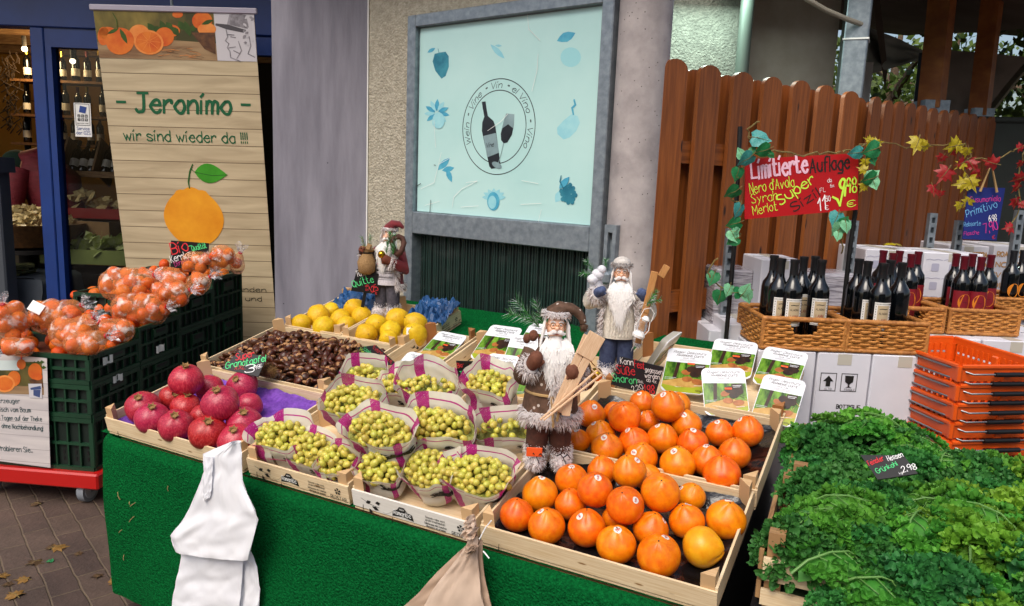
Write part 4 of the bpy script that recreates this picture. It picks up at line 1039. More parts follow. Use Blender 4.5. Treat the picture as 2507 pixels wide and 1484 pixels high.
def pat_crest(b, fm, w_, h_):
    for i in range(3):
        for j in range(3):
            x, y = w_ * (.2 + .3 * i), h_ * (.22 + .28 * j); flat(b, rrect(x - .018, y - .018, x + .018, y + .018, .006), .0004, 1, fm); b.ribbon([(x - .045, y + .034), (x - .03, y + .038), (x - .01, y + .034), (x + .01, y + .038), (x + .03, y + .034)], .003, 1, fm)
    b.ribbon([(w_ * .86, h_ * .72), (w_ * .94, h_ * .5)], .003, 0, fm, z=.0008)
    flat(b, [(w_ * .86, h_ * .72), (w_ * .8, h_ * .66), (w_ * .68, h_ * .66), (w_ * .73, h_ * .62), (w_ * .68, h_ * .57), (w_ * .82, h_ * .6), (w_ * .88, h_ * .66)][::-1], .001, 0, fm)
    for i in range(9): a = 1.2 + i * .28; flat(b, ell(w_ * .98 + .07 * cos(a + .6), h_ * .34 + .085 * sin(a + .6), .011, .004, 8, rot=a), .001 + i * .00005, 0, fm)
def pat_text(b, fm, w_, h_):
    for i, s_ in enumerate(('ROANIGO TERRA', 'NCORATO', 'IVOIGTERA', 'DIMARTE', 'ANIGOLA')): write(b, s_, .02, h_ * (.82 - .17 * i), .024, .24, 2, fm, wid=w_ * .86)
YB = 2.62
xA, xB, xC = at(1999, 900, YB).x, at(2133, 900, YB).x, at(2293, 900, YB).x
hB = .33
carton('white carton with black arrow and glass symbols under the left wicker basket', (xA + xB) / 2, YB, ZB - hB, xB - xA - .004, .3, hB, pat_icons)
carton('plain white carton with worn corner under the right wicker basket', (xB + xC) / 2, YB - .004, ZB - hB, xC - xB - .004, .3, hB)
carton('white carton partly hidden behind the chestnut packs, left of the arrow symbols', xA - .11, YB + .0, ZB - hB, .21, .3, hB)
for i, x in enumerate((xA - .11, (xA + xB) / 2, (xB + xC) / 2)): carton('hidden lower white carton number' if False else 'white carton in the lower layer under the front row', x, YB + .002, 0.0, .2, .3, ZB - hB - .002, grp='lower layer of white cartons')
xs = [1.22, 1.5, 1.78, 2.06, 2.34]
for i, x in enumerate(xs):
    carton(['white carton in the middle row right behind the front cartons', 'white carton in the middle row under the small hidden basket', 'white carton in the middle row just above the orange baskets', 'white carton in the middle row under the basket of red capped bottles', 'rightmost white carton of the middle row'][i], x, 2.98, ZB - .36, .272, .4, .36)
    carton('white carton in the lower layer under the middle row', x, 2.985, 0, .27, .39, ZB - .362, grp='lower layer of white cartons')
p = at(1922, 638, 3.0)
carton('tall plain white carton standing behind the left wicker basket', p.x, 3.02, ZB, .172, .24, p.z - ZB, yaw=.02)
carton('white carton in the lower layer under the tall carton', .93, 2.97, 0, .25, .3, ZB - .003, grp='lower layer of white cartons')
p = at(1812, 787, 2.93); carton('small white carton stepping down at the left end beside the film wrapped stack', p.x + .02, 2.86, 0, .16, .3, p.z)
YC = 3.45
for i, (a_, c_, y_) in enumerate(((2120, 2259, 610), (2264, 2411, 618))):
    q0, q1 = at(a_, y_, YC), at(c_, y_, YC)
    carton(['white carton printed with pale crests behind the left red capped bottles', 'white carton with black flag print behind the right red capped bottles'][i], (q0.x + q1.x) / 2, YC, ZB + .001, q1.x - q0.x, .28, q0.z - ZB, pat_crest, yaw=.03)
    carton('white carton in the lower layer under the crest cartons', (q0.x + q1.x) / 2, YC + .02, 0, .27, .27, ZB - .001, grp='lower layer of white cartons')
for i, (a_, c_) in enumerate(((2322, 2425), (2434, 2560))):
    q0, q1 = at(a_, 600, 3.95), at(c_, 606, 3.95)
    carton(['cream carton with tan capital letters behind the flag carton', 'cream carton with tan capital letters at the right edge below the blue sign'][i], (q0.x + q1.x) / 2, 3.95, ZB, q1.x - q0.x - .006, .3, q0.z - ZB, pat_text)
    carton('white carton in the lower layer under the lettered cartons', (q0.x + q1.x) / 2, 3.96, 0, .25, .28, ZB - .001, grp='lower layer of white cartons')
b = MB(); q0 = at(1775, 660, 3.05); b.box((q0.x + .06, 3.25, q0.z / 2), (.16, .3, q0.z - .01), bev=.01); q1 = at(2018, 668, 3.25); b.box((q1.x + .02, 3.38, q1.z / 2), (.3, .2, q1.z - .01), bev=.015)
single('film_wrapped_stack', b, mk('film_wrap', '#6e6a74', .18, '#c6c4cc', ns=5, st=(2, 2, 26), bs=9, bst=.8, bstx=(2, 2, 30), bd=.01, lo=.35, hi=.7), 'stack of goods wrapped in shiny grey cling film behind the tall white carton', 'wrapped goods')
# ------------------------------------------------------------------ wicker baskets
m_wick = mk('wicker', '#a5692c', .5, '#c98c48', ns=40, lo=.3, hi=.7, var=.06, bs=120, bst=.3)
m_wick2 = mk('wicker_rim', '#8f5825', .55, '#bd8040', ns=60, st=(1, 1, 1), bs=90, bst=.6, bd=.004)
def wicker(label, x, y, z, w_, d_, h_, handle=True):
    t = thing('wicker_basket', label, 'basket', T(x, y, z), 'wicker baskets of wine bottles')
    hw, hd = w_ / 2, d_ / 2
    def path(s_, ins=0, n=64):
        P_ = 2 * (w_ + d_); u = (s_ % 1) * P_
        if u < w_: return V((-hw + u, ins, 0)), V((0, -1, 0))
        u -= w_
        if u < d_: return V((hw - ins, u, 0)), V((1, 0, 0))
        u -= d_
        if u < w_: return V((hw - u, d_ - ins, 0)), V((0, 1, 0))
        u -= w_; return V((-hw + ins, d_ - u, 0)), V((-1, 0, 0))
    b = MB(); rows = 10; ns = 36
    r_ = h_ / rows / 2 * .95
    for k in range(rows):
        zz = h_ * (k + .5) / rows; pts = []; n = ns * 3
        for i in range(n):
            s_ = i / n; p, nn = path(s_); ph = (i % 6) / 6 * 2 * PI + (k % 2) * PI; gap = handle and k >= 5 and p.y < .01 and abs(p.x) < w_ * .15 * math.sqrt(max(0, 1 - ((8 - k) / 4.0) ** 2) if k < 8 else 1)
            pts.append((p + nn * .0042 * cos(ph) + V((0, 0, zz + .0012 * rnd.uniform(-1, 1))), gap and k < 9))
        run = []
        for q, gp in pts + [pts[0]]:
            if gp:
                if len(run) > 1: b.tube(run, r_, 5)
                run = []
            else: run.append(q)
        if len(run) > 1: b.tube(run, r_, 5)
    b.build('weave', m_wick, t, 60)
    b = MB()
    for i in range(ns):
        p, nn = path((i + .5) / ns); b.tube([p, p + V((0, 0, h_ * (.5 if handle and p.y < .01 and abs(p.x) < w_ * .15 else .98)))], .0028, 4)
    b.build('stakes', m_wick2, t)
    b = MB()
    for zz, rr in ((h_ - .003, .0085), (.006, .008)):
        n = 120; vs = [path(i / n)[0] + V((0, 0, zz)) for i in range(n)]; b.tube(vs, [rr * (1 + .13 * (i % 2)) for i in range(n)], 8, closed=True)
    for cx_ in (-hw, hw):
        for cy_ in (0, d_): b.tube([(cx_, cy_, 0.004), (cx_, cy_, h_)], .008, 7)
    b.build('rim', m_wick2, t, 50)
    b = MB(); b.box((0, hd, .008), (w_ - .01, d_ - .01, .006)); b.build('bottom', m_wick, t)
    return t
q0, q1 = at(1877, 779, 2.6), at(2079, 785, 2.6)
bw = q1.x - q0.x
wicker('left front honey-brown wicker basket with a hand hole holding black capped wine', (q0.x + q1.x) / 2, 2.625, ZB + .004, bw, .29, .115)
q2, q3 = at(2086, 790, 2.6), at(2283, 803, 2.6)
wicker('right front honey-brown wicker basket without hand hole holding black capped wine', (q2.x + q3.x) / 2, 2.625, ZB + .004, q3.x - q2.x, .29, .115, False)
q4, q5 = at(2180, 735, 3.06), at(2320, 738, 3.06)
wicker('rear wicker basket with a dark hand hole behind the right front basket', (q4.x + q5.x) / 2, 3.06, ZB + .004, q5.x - q4.x - .01, .3, .105)
q6, q7 = at(2328, 745, 3.06), at(2503, 752, 3.06)
wicker('rear wicker basket on the right holding red labelled bottles', (q6.x + q7.x) / 2, 3.06, ZB + .004, q7.x - q6.x - .01, .3, .105, False)
q8, q9 = at(2440, 705, 3.5), at(2570, 708, 3.5)
wicker('farthest wicker basket at the right edge under the lettered carton', (q8.x + q9.x) / 2, 3.5, ZB + .004, q9.x - q8.x, .28, .1, False)
b = MB(); b.box(((q8.x + q9.x) / 2, 3.65, ZB / 2), (q9.x - q8.x - .02, .26, ZB)); single('wine_carton', b, m_cart, 'white carton under the farthest wicker basket', 'carton', group='white wine cartons')
# ------------------------------------------------------------------ wine bottles
m_lann = [mk('label_white', '#dcdad6', .5), mk('label_tan', '#b3a080', .5, '#c0ae90', ns=6), m_ink, mk('label_red', '#8a2a1c', .5)]
m_redlab = mk('label_crimson', '#7a1220', .45); m_orlab = mk('label_orange', '#d07a1c', .45)
m_capb = mk('capsule_black', '#15161a', .45); m_capr = mk('capsule_wine', '#5a0f1e', .35)
def curve_lab(b, R_, a0, a1, z0, z1, mi):
    b.grid(lambda a, c: (R_ * sin(a0 + (a1 - a0) * a), -R_ * cos(a0 + (a1 - a0) * a), z0 + (z1 - z0) * c), 10, 1, mi)
def bottle_a():
    t = thing('wine_bottle', 'x', 'bottle'); b = MB(); b.lathe(botprof, 20, cap=False); b.build('glass', m_glassd, t, 40)
    b = MB(); R_ = .0374; curve_lab(b, R_, -.85, .85, .072, .17, 0); curve_lab(b, R_ + .0004, -.55, .55, .081, .159, 1)
    wp = lambda x, y: (x, y)
    for i in range(13):
        a = -.74 + 1.48 * i / 12
        for z in (.077, .165): b.box(((R_ + .0003) * sin(a), -(R_ + .0003) * cos(a), z - .001), (.0022, .0006, .003), mi=2)
    for i in range(8):
        for s_ in (-.7, .7): b.box(((R_ + .0003) * sin(s_), -(R_ + .0003) * cos(s_), .088 + i * .0095), (.0022, .0006, .004), mi=2)
    tm = MB()
    write(tm, 'ALAGNA', 0, .127, .007, .16, 2, align='c', wid=.03); write(tm, 'LANNI', 0, .101, .0105, .13, 3, align='c', wid=.026); tm.ribbon([(-.013, .146), (-.004, .1475), (.006, .146), (.013, .1472)], .003, 2); tm.ribbon([(-.006, .092), (.006, .092)], .001, 2)
    b.add([((R_ + .0008) * sin(p[0] / R_), -(R_ + .0008) * cos(p[0] / R_), p[1]) for p in tm.v], tm.f, 0); b.m[-len(tm.f):] = tm.m
    b.build('label', m_lann, t)
    b = MB(); b.lathe([(.0148, .246), (.0148, .294), (.0164, .297), (.0164, .308), (0, .3085)], 16, cap=False); b.build('capsule', m_capb, t, 40); return t
def bottle_b(cap=None, lab=True):
    t = thing('wine_bottle', 'x', 'bottle'); b = MB(); b.lathe(botprof, 20, cap=False); b.build('glass', m_glassd, t, 40)
    b = MB(); R_ = .0374
    if lab: curve_lab(b, R_, -1.3, 1.3, .05, .165, 0)
    tm = MB(); flat(tm, ell(0, .118, .027, .034, 24), 0, 1); tm.ribbon([(-.008, .118), (.006, .118), (.004, .114)], .0012, 2, z=.0004)
    b.add([((R_ + .0006 + p[2]) * sin(p[0] / R_), -(R_ + .0006 + p[2]) * cos(p[0] / R_), p[1]) for p in tm.v], tm.f, 0); b.m[-len(tm.f):] = tm.m
    b.build('label', [m_redlab, m_orlab, m_ink], t)
    b = MB(); b.lathe([(.0148, .226), (.0148, .294), (.0164, .297), (.0164, .308), (0, .3085)], 16, cap=False); b.build('capsule', cap or m_capr, t, 40); return t
def put(proto, lst, lab, grp):
    for i, (x, y, Y, yaw, tx) in enumerate(lst):
        p = at(x, y, Y); mt = T(p.x, Y, ZB + .018) @ RZ(yaw)
        o = clone(proto, mt, lab + tx, grp)
    for ch in list(proto.children): bpy.data.objects.remove(ch)
    bpy.data.objects.remove(proto)
put(bottle_a(), [(1913, 645, 2.69, .15, 'front left in the left basket'), (1946, 648, 2.665, .05, 'front middle in the left basket'), (2012, 648, 2.7, -.08, 'front right in the left basket'),
  (1895, 640, 2.80, .5, 'rear left in the left basket'), (1968, 643, 2.80, .2, 'rear middle in the left basket'), (1996, 640, 2.84, .3, 'rear right in the left basket'),
  (2103, 648, 2.80, .6, 'rear left in the right basket'), (2125, 651, 2.72, .3, 'front left in the right basket'), (2164, 654, 2.66, .0, 'front middle in the right basket'), (2180, 654, 2.8, .3, 'rear middle in the right basket'), (2209, 654, 2.72, 2.4, 'front right in the right basket, back label showing')],
  'black capped wine bottle with cream label, ', 'black capped wine bottles')
put(bottle_b(), [(2187, 625, 3.13, .2, 'front left in the rear left basket'), (2232, 627, 3.12, -.1, 'front right in the rear left basket'), (2163, 620, 3.26, .2, 'rear left in the rear left basket'), (2203, 620, 3.27, .1, 'rear middle in the rear left basket'), (2249, 622, 3.27, -.3, 'rear right in the rear left basket'),
  (2341, 633, 3.24, .3, 'rear left in the rear right basket'), (2362, 637, 3.12, .05, 'front left in the rear right basket'), (2381, 635, 3.26, .2, 'rear middle in the rear right basket'), (2403, 640, 3.11, -.15, 'front right in the rear right basket'), (2426, 636, 3.25, -.2, 'rear right in the rear right basket')],
  'red capped wine bottle, orange disc label, ', 'red capped wine bottles')
put(bottle_b(m_capb, False), [(2483, 620, 3.58, .0, 'left one in the farthest basket'), (2506, 622, 3.62, .0, 'right one in the farthest basket')], 'black capped wine bottle with orange oval, ', 'far dark bottles')
# ------------------------------------------------------------------ orange shopping baskets
m_orp = mk('orange_plastic', '#cf4a0c', .42, '#dc5a12', ns=3, coat=.15); m_wire = mk('chrome_wire', '#8a8c90', .3, metal=.8)
def shop_basket():
    t = thing('shopping_basket', 'x', 'shopping basket'); b = MB(); W_, D_, Hh = .34, .45, .21
    def ring(z, ins): return [(-W_ / 2 + ins, ins), (W_ / 2 - ins, ins), (W_ / 2 - ins, D_ - ins), (-W_ / 2 + ins, D_ - ins)]
    def wall(p, q, n, z0, z1, i0, i1, bars):
        p, q, n = V((*p, 0)), V((*q, 0)), V((*n, 0)); d = (q - p); Ln = d.length; d = d / Ln
        mt = mat3(p, d, V((0, 0, 1)), n)
        for (za, zb_, zo) in ((z1 - .05, z1, .003), (z1 - .085, z1 - .06, 0), (z0, z0 + .04, -.012)): b.box((Ln / 2, (za + zb_) / 2, zo), (Ln, zb_ - za, .006), mt)
        for k in range(bars + 1):
            x = Ln * k / bars; wd = .03 if k in (0, bars) else Ln / bars * .42
            b.box((min(max(x, wd / 2), Ln - wd / 2), (z0 + z1) / 2 - .01, -.004), (wd, z1 - z0 - .02, .005), mt)
    r_ = ring(0, 0); nn = [(0, -1), (1, 0), (0, 1), (-1, 0)]
    for k in range(4): wall(r_[k], r_[(k + 1) % 4], nn[k], .01, Hh, 0, 0, 13 if k % 2 == 0 else 17)
    b.box((0, D_ / 2, .012), (W_ - .03, D_ - .03, .005))
    for k in range(4):
        p, q = r_[k], r_[(k + 1) % 4]; b.tube([(p[0] + nn[k][0] * .006, p[1] + nn[k][1] * .006, Hh), (q[0] + nn[k][0] * .006, q[1] + nn[k][1] * .006, Hh)], .0075, 6)
        b.box(((p[0] + q[0]) / 2, (p[1] + q[1]) / 2, Hh - .045), (.03 if k % 2 == 0 else .026, .03 if k % 2 else .026, .05), bev=.004)
    b.tube([(-W_ / 2 - .004, -.002, Hh - .05), (-W_ / 2 - .004, -.002, Hh)], .01, 6)
    b.build('basket_body', m_orp, t, 30)
    for s_ in (-1, 1):
        b = MB(); x = -W_ / 2 - .012
        y0 = -.026 if s_ < 0 else -.018; zz = Hh - .022 if s_ < 0 else Hh - .056
        b.tube([(-W_ / 2 - .012, D_ / 2, zz + .012), (-W_ / 2 - .014, .05, zz + .012), (-W_ / 2 + .03, y0, zz), (W_ / 2 - .03, y0, zz), (W_ / 2 + .014, .05, zz + .012), (W_ / 2 + .012, D_ / 2, zz + .012)], .0032, 6); h = b.build('wire_handle', m_wire, t, 60)
        b = MB(); b.tube([(-.06, y0 - .001, zz), (.075, y0 - .001, zz)], .0085, 8); b.build('grip', m_black, h, 60)
    return t
sb = shop_basket(); NB = 7
OBM = lambda k: T(1.50 + .17 * cos(.17) + .0 * k, 2.42 + .17 * sin(.17), .99 - .21 - .066 * k) @ RZ(.17 + .012 * ((k * 7) % 3 - 1))
for k in range(NB):
    lab = 'orange plastic shopping basket, ' + ('topmost of the stack and open to view' if k == 0 else ORD[k] + ' from the top of the stack')
    if k == 0: sb.matrix_world = OBM(0); sb['label'] = lab; sb['group'] = 'stack of orange shopping baskets'
    else: clone(sb, OBM(k), lab, 'stack of orange shopping baskets')
p = OBM(NB - 1).translation; b = MB(); b.box((p.x + .05, p.y + .22, p.z / 2), (.34, .42, p.z + .012)); single('basket_stand', b, m_black, 'plain dark stand under the stack of orange shopping baskets', 'stand')
# ------------------------------------------------------------------ kale
KY = .42; KX, KV = V((cos(KY), -sin(KY), 0)), V((sin(KY), cos(KY), 0)); KO = V((.565, 1.5, 0))
def kpt(u, v, z): return KO + KX * u + KV * v + V((0, 0, z))
KMt = mat3(V((0, 0, 0)), KX, KV, V((0, 0, 1)))
def kcrate(label, u, v, z, w_, d_):
    t = thing('slatted_crate', label, 'crate', T(*kpt(u, v, z)) @ KMt, 'rough wooden kale crates')
    for i, (y, zz, hh) in enumerate(((0, .085, .05), (0, .02, .035), (d_, .085, .05), (d_, .02, .035))):
        b = MB(); b.box((w_ / 2, y, zz), (w_, .01, hh)); b.build('slat', m_wood, t)
    for x in (-.006, w_ + .006):
        for zz, hh in ((.1, .045), (.03, .04)): b = MB(); b.box((x, d_ / 2, zz), (.01, d_ - .014, hh)); b.build('slat', m_oldwood, t)
    for x in (.022, w_ - .022):
        for y in (.022, d_ - .022):
            b = MB(); b.prism([(x - .017, y - .015), (x + .017, y - .015), (x + .017, y + .015), (x - .017, y + .015)], -.15 if y < .1 else -.02, .165); b.build('corner_post', m_oldwood, t)
    b = MB(); b.box((w_ / 2, d_ / 2, 0.002), (w_ - .01, d_ - .012, .008)); b.build('bottom', m_oldwood, t); return t
kcrate('weathered wooden slat crate overflowing with curly kale nearest the viewer', 0, 0, .655, .62, .40)
kcrate('weathered wooden slat crate of curly kale in the row behind, beside the persimmon crates', .02, .42, .668, .62, .40)
kcrate('weathered wooden slat crate at the right front edge under the kale', .645, 0, .655, .6, .40)
kcrate('weathered wooden slat crate at the right rear under the kale', .655, .42, .655, .6, .40)
b = MB(); b.box((.62, .42, .32), (1.28, .8, .62)); b.box((.62, .42, .64), (1.26, .8, .012)); single('crate_stand', b, m_black, 'dark covered stand carrying the kale crates', 'stand', T(KO.x, KO.y, 0) @ KMt)
def kale_mesh(seed, Ln=.21, Wd=.085):
    """a curly leaf: a plain blade edged and covered with small tightly ruffled lobes"""
    r_ = random.Random(seed); b = MB()
    blade = lambda x, y: .055 * sin(PI * (y / Ln + .5)) - .6 * x * x / Wd
    def lobe(c, n_, R0):
        n_ = n_.normalized(); u = n_.orthogonal().normalized(); v = n_.cross(u); p1, p2, p3 = (r_.uniform(0, 6.28) for _ in range(3)); sq = r_.uniform(.7, 1.1)
        def f(a, q):
            an = 2 * PI * a; rr = R0 * (.15 + .85 * q) * (1 + .2 * q * sin(3 * an + p1)); h = R0 * (.85 * q * q + q * (.3 * sin(2 * an + p2) + .26 * sin(5 * an + p3)))
            return c + u * rr * cos(an) + v * rr * sin(an) * sq + n_ * h
        b.grid(f, 18, 3)
    b.grid(lambda a, c: (Wd * (2 * a - 1) * .62 * sin(PI * min(1, .1 + .86 * c)), Ln * .9 * (c - .5), blade(Wd * (2 * a - 1) * .62, Ln * (c - .5)) - .006), 8, 12)
    plain = seed % 3 == 1
    for i in range(150 if plain else 230):
        while True:
            x, y = r_.uniform(-1, 1), r_.uniform(-1, 1); e = x * x + y * y
            if e < 1 and (not plain or (e > .3 and abs(x) > .3)) and (abs(x) > .08 or r_.random() < .4): break
        X, Y_ = Wd * x, Ln * .5 * y; n_ = V((x * 1.2 + r_.gauss(0, .5), y * 1.0 + r_.gauss(0, .5), 1))
        lobe(V((X, Y_, blade(X, Y_) + r_.uniform(-.002, .014))), n_, r_.uniform(.0065, .0125))
    if plain:
        for k in range(5):
            for s_ in (-1, 1): y = Ln * (-.3 + .13 * k); b.tube([(0, y, blade(0, y) + .001), (s_ * Wd * .3, y + .02, blade(Wd * .3, y + .02) - .002), (s_ * Wd * .55, y + .05, blade(Wd * .5, y + .05) - .004)], [.0016, .0012, .0006], 4, 1)
    return b
m_rib = mk('kale_rib', '#5f8a44', .5)
def m_kale(name, c1, c2, rib):
    m = mk(name, c1, .55, c2, ns=16, var=.2, hv=.015, lo=.3, hi=.7, transl=.22, spec=.3); return m
m_k = [m_kale('kale_dark', '#24602c', '#4c9240', 0), m_kale('kale_mid', '#367a26', '#66aa3c', 0), m_kale('kale_light', '#4f8420', '#82b038', 0)]
kal = []
for i in range(6):
    o = kale_mesh(i, .19 + .02 * (i % 3), .075 + .012 * (i % 2)).build('kale_leaf', [m_k[i % 3], m_rib], None, 180)
    rb = MB(); Ln = .19 + .02 * (i % 3); rb.tube([(0, Ln * s_ - Ln / 2, .055 * sin(PI * s_) + .004 - .02 * (s_ < .05)) for s_ in (0.0, .1, .3, .5, .7, .85)], [.0032, .0028, .0024, .002, .0016, .001], 6); rb.build('midrib', m_rib, o, 60)
    tag(o, 'x', 'kale leaf', 'curly kale leaves heaped in the crates'); kal.append(o)
kn = 0
used = set()
def ktop(u, v):
    z = .762 - .03 * v + .035 * noise.noise((u * 4, v * 4, 3)) + .03 * math.exp(-((v - .25) / .2) ** 2) + .13 * math.exp(-((u - .16) / .16) ** 2 - ((v - .8) / .12) ** 2)
    return z - .05 * max(0, (.1 - v) / .1) - .06 * max(0, (.03 - u) / .06)
KLAB = ['dark blue-green curly kale leaf in the heap to the right of the persimmons', 'fresh green curly kale leaf in the heap to the right of the persimmons', 'yellowish green curly kale leaf in the heap to the right of the persimmons']
spots = []
vv = -.03
while vv < .84:
    uu = .06
    while uu < 1.12:
        spots.append((uu + rnd.uniform(-.03, .03), vv + rnd.uniform(-.03, .03), 0)); uu += .085
    vv += .075
for (u, v, q) in spots + [(rnd.uniform(0, 1.0), rnd.uniform(0, .85), 1) for _ in range(60)]:
    if u < .055 or (u < .11 and v < .05): continue
    rr_ = rnd.random(); bias = (u - .45) * .6 + rnd.uniform(-.35, .35)
    k = (2 if bias > .22 else 1 if bias > -.1 else 0); idx = k + 3 * rnd.randrange(2)
    z = ktop(u, v) + (.02 if q else 0)
    mt = T(*kpt(u, v, z)) @ RZ(rnd.uniform(0, 6.28)) @ RX(rnd.uniform(-.5, .5)) @ RY(rnd.uniform(-.45, .45)) @ S(rnd.uniform(.8, 1.15))
    src = kal[idx]
    if idx not in used: used.add(idx); src.matrix_world = mt; src['label'] = KLAB[k]; src['group'] = ['dark', 'fresh green', 'yellowish'][k] + ' curly kale leaves'
    else: clone(src, mt, KLAB[k], ['dark', 'fresh green', 'yellowish'][k] + ' curly kale leaves')
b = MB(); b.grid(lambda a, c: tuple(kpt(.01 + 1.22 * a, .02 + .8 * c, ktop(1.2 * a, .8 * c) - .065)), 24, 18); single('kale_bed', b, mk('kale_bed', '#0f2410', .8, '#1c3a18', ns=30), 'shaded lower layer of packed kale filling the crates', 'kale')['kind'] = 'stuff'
# ------------------------------------------------------------------ wooden crates on the table
def front_m(u0, v0, w0=0, d=-.0008): return mat3(V((u0, v0 + d, w0)), V((1, 0, 0)), V((0, 0, 1)), V((0, -1, 0)))
def right_m(u1, v0, w0=0, d=.0008): return mat3(V((u1 + d, v0, w0)), V((0, 1, 0)), V((0, 0, 1)), V((1, 0, 0)))
def logo(b, fm, x, y, s_):
    for k in range(5):
        a = 2 * PI * k / 5 + .3; q = [(x + s_ * .38 * cos(a), y + s_ * .38 * sin(a))]
        q = [(x + s_ * r_ * cos(a + t), y + s_ * r_ * sin(a + t)) for r_, t in ((.12, 0), (.95, -.42), (1, 0), (.95, .42))]; flat(b, q, .0004 + k * .00004, 0, fm)
def print_red(b, fm, w_, hh):
    x0 = w_ * .03
    for (dx, dy, a, l) in ((.035, .022, .5, .02), (.055, .016, -.3, .024), (.045, .008, -1.2, .02), (.068, .03, .2, .018)):
        q = [(x0 + dx, dy + .012), (x0 + dx + l * .5 * cos(a) - .006 * sin(a), dy + .012 + l * .5 * sin(a) + .006 * cos(a)), (x0 + dx + l * cos(a), dy + .012 + l * sin(a)), (x0 + dx + l * .5 * cos(a) + .006 * sin(a), dy + .012 + l * .5 * sin(a) - .006 * cos(a))]
        flat(b, q[::-1], .0004 + dx * .002, 0, fm)
    b.ribbon([(x0 + .02, .046), (x0 + .05, .034), (x0 + .08, .03)], .0014, 0, fm, z=.0007); b.ribbon([(x0 + .09, .02), (x0 + .1, .016), (x0 + .112, .022), (x0 + .122, .03)], .0006, 0, fm)
    cx = w_ * .43; flat(b, [(cx - .034, .018), (cx - .03, .036), (cx - .016, .041), (cx - .008, .052), (cx + .008, .052), (cx + .016, .041), (cx + .032, .036), (cx + .036, .018), (cx, .023)][::1], .0004, 0, fm)
    write(b, 'Romantic', cx, .0265, .0135, .16, 1, fm, wid=.056, align='c', z=.0011); write(b, 'REDSTAR', cx, .043, .004, .16, 1, fm, wid=.014, align='c', z=.0011)
    for i, s_ in enumerate(('Smaakvolle mini', 'pruim trostomaten', 'Delicieuses mini tomates', 'allongees en grappe')): write(b, s_, w_ * .7, .043 - .0085 * i - .002 * (i > 1), .0055, .17, 0, fm, wid=.06 + .008 * (i == 2), align='c')
    logo(b, fm, w_ * .9, .04, .011); write(b, 'REDSTAR', w_ * .9, .013, .0115, .12, 0, fm, wid=.056, align='c')
def print_class(b, fm, w_, hh):
    flat(b, ell(w_ * .47, .03, .016, .011, 14), .0004, 0, fm); write(b, 'CLASS I-CONTENT: 3 KG', w_ * .58, .024, .009, .15, 0, fm, wid=w_ * .36)
    for i in range(4): flat(b, ell(w_ * .12 + .014 * i, .022 + .006 * (i % 2), .01, .004, 8, rot=.6 - i * .5), .0004 + i * .00005, 0, fm)
def vcrate(label, u0, v0, w_, d_, name='fruit_crate', hf=.05, z0=.014, post=.1, white=False, fp=None, rp=None, w0=0, psz=.032, reddish=False, grp='shallow wooden fruit crates', sides=True):
    t = thing(name, label, 'crate', TM @ T(u0, v0, w0), grp); mw = m_wwood if white else m_wood
    b = MB(); b.box((w_ / 2, d_ / 2, .006), (w_ - .004, d_ - .004, .004))
    for x in (.25, .5, .75):
        for y in (0,): b.box((w_ * x, .03, .002), (.03, .05, .004))
    b.build('bottom', m_wood, t)
    for y, nm in ((.003, 'front_board'), (d_ - .003, 'back_board')):
        b = MB(); b.box((w_ / 2, y, z0 + hf / 2), (w_, .006, hf))
        if y < .1:
            for x in (.08, .33, .62, .9): b.box((w_ * x, -.0004, z0 + .006), (.0012, .0012, .02), RY(.15), 1)
        b.build(nm, [mw if y < .1 else m_wood, m_ink], t)
    for x in (.003, w_ - .003):
        b = MB(); b.box((x, d_ / 2, z0 + hf / 2 + .004), (.006, d_ - .0125, hf + .006)); b.build('side_board', m_wood, t)
    for sx in (0, 1):
        for sy in (0, 1):
            x, y = (.0065 if sx == 0 else w_ - .0065), (.0065 if sy == 0 else d_ - .0065); dx, dy = (psz if sx == 0 else -psz), (psz * 1.1 if sy == 0 else -psz * 1.1)
            pts = [(x, y), (x + dx, y), (x, y + dy)]
            if dx * dy < 0: pts = pts[::-1]
            b = MB(); b.prism(pts, .008, post + .004 * ((sx * 3 + sy) % 3)); b.build('corner_post', m_redpost if reddish else m_post, t)
    if fp: b = MB(); fp(b, front_m(0, 0), w_, hf); b.build('front_print', [m_ink, m_white], t)
    if rp: b = MB(); rp(b, right_m(w_, 0), d_, hf); b.build('side_print', [m_ink, m_white], t)
    return t
m_redpost = wood('reddish_post', '#8f5a30', '#a8713f', grain=30)
cA = vcrate('front persimmon crate at the right corner of the table with a bare wooden front board', -.588, 0, .588, .405)
cB = vcrate('second persimmon crate just behind the front persimmon crate', -.588, .415, .592, .405)
cC = vcrate('wooden crate of vacuum packed chestnuts behind the second persimmon crate', -.585, .835, .59, .44, reddish=True)
cD = vcrate('wooden crate of pomegranates at the left front corner of the table', -2.07, .0, .645, .43)
cE = vcrate('printed wooden crate of grapes between the pomegranates and the white fronted crate', -1.4, 0, .388, .35, fp=print_red)
cF = vcrate('grape crate with white printed front board beside the persimmons', -.995, -.004, .39, .35, white=True, fp=print_red, rp=print_class)
cE2 = vcrate('rear left grape crate under the upper bags', -1.4, .36, .388, .29, grp=None)
cF2 = vcrate('rear right grape crate under the upper bags beside the brown coated figure', -.995, .36, .39, .29, grp=None)
cG = vcrate('wooden crate heaped with chestnuts behind the pomegranates', -2.125, .445, .645, .435, reddish=False)
cK1 = vcrate('left printed quince crate at the back of the table', -2.11, .893, .322, .43, fp=print_class)
cK2 = vcrate('right printed quince crate at the back of the table beside the dark grille', -1.78, .885, .33, .425, fp=print_class, rp=print_red)
cM1 = vcrate('narrow crate of chestnut packs to the right of the chestnut heap', -1.455, .66, .235, .41, reddish=True)
cM2 = vcrate('crate of chestnut packs to the left of the brown coated figure', -1.205, .655, .6, .41)
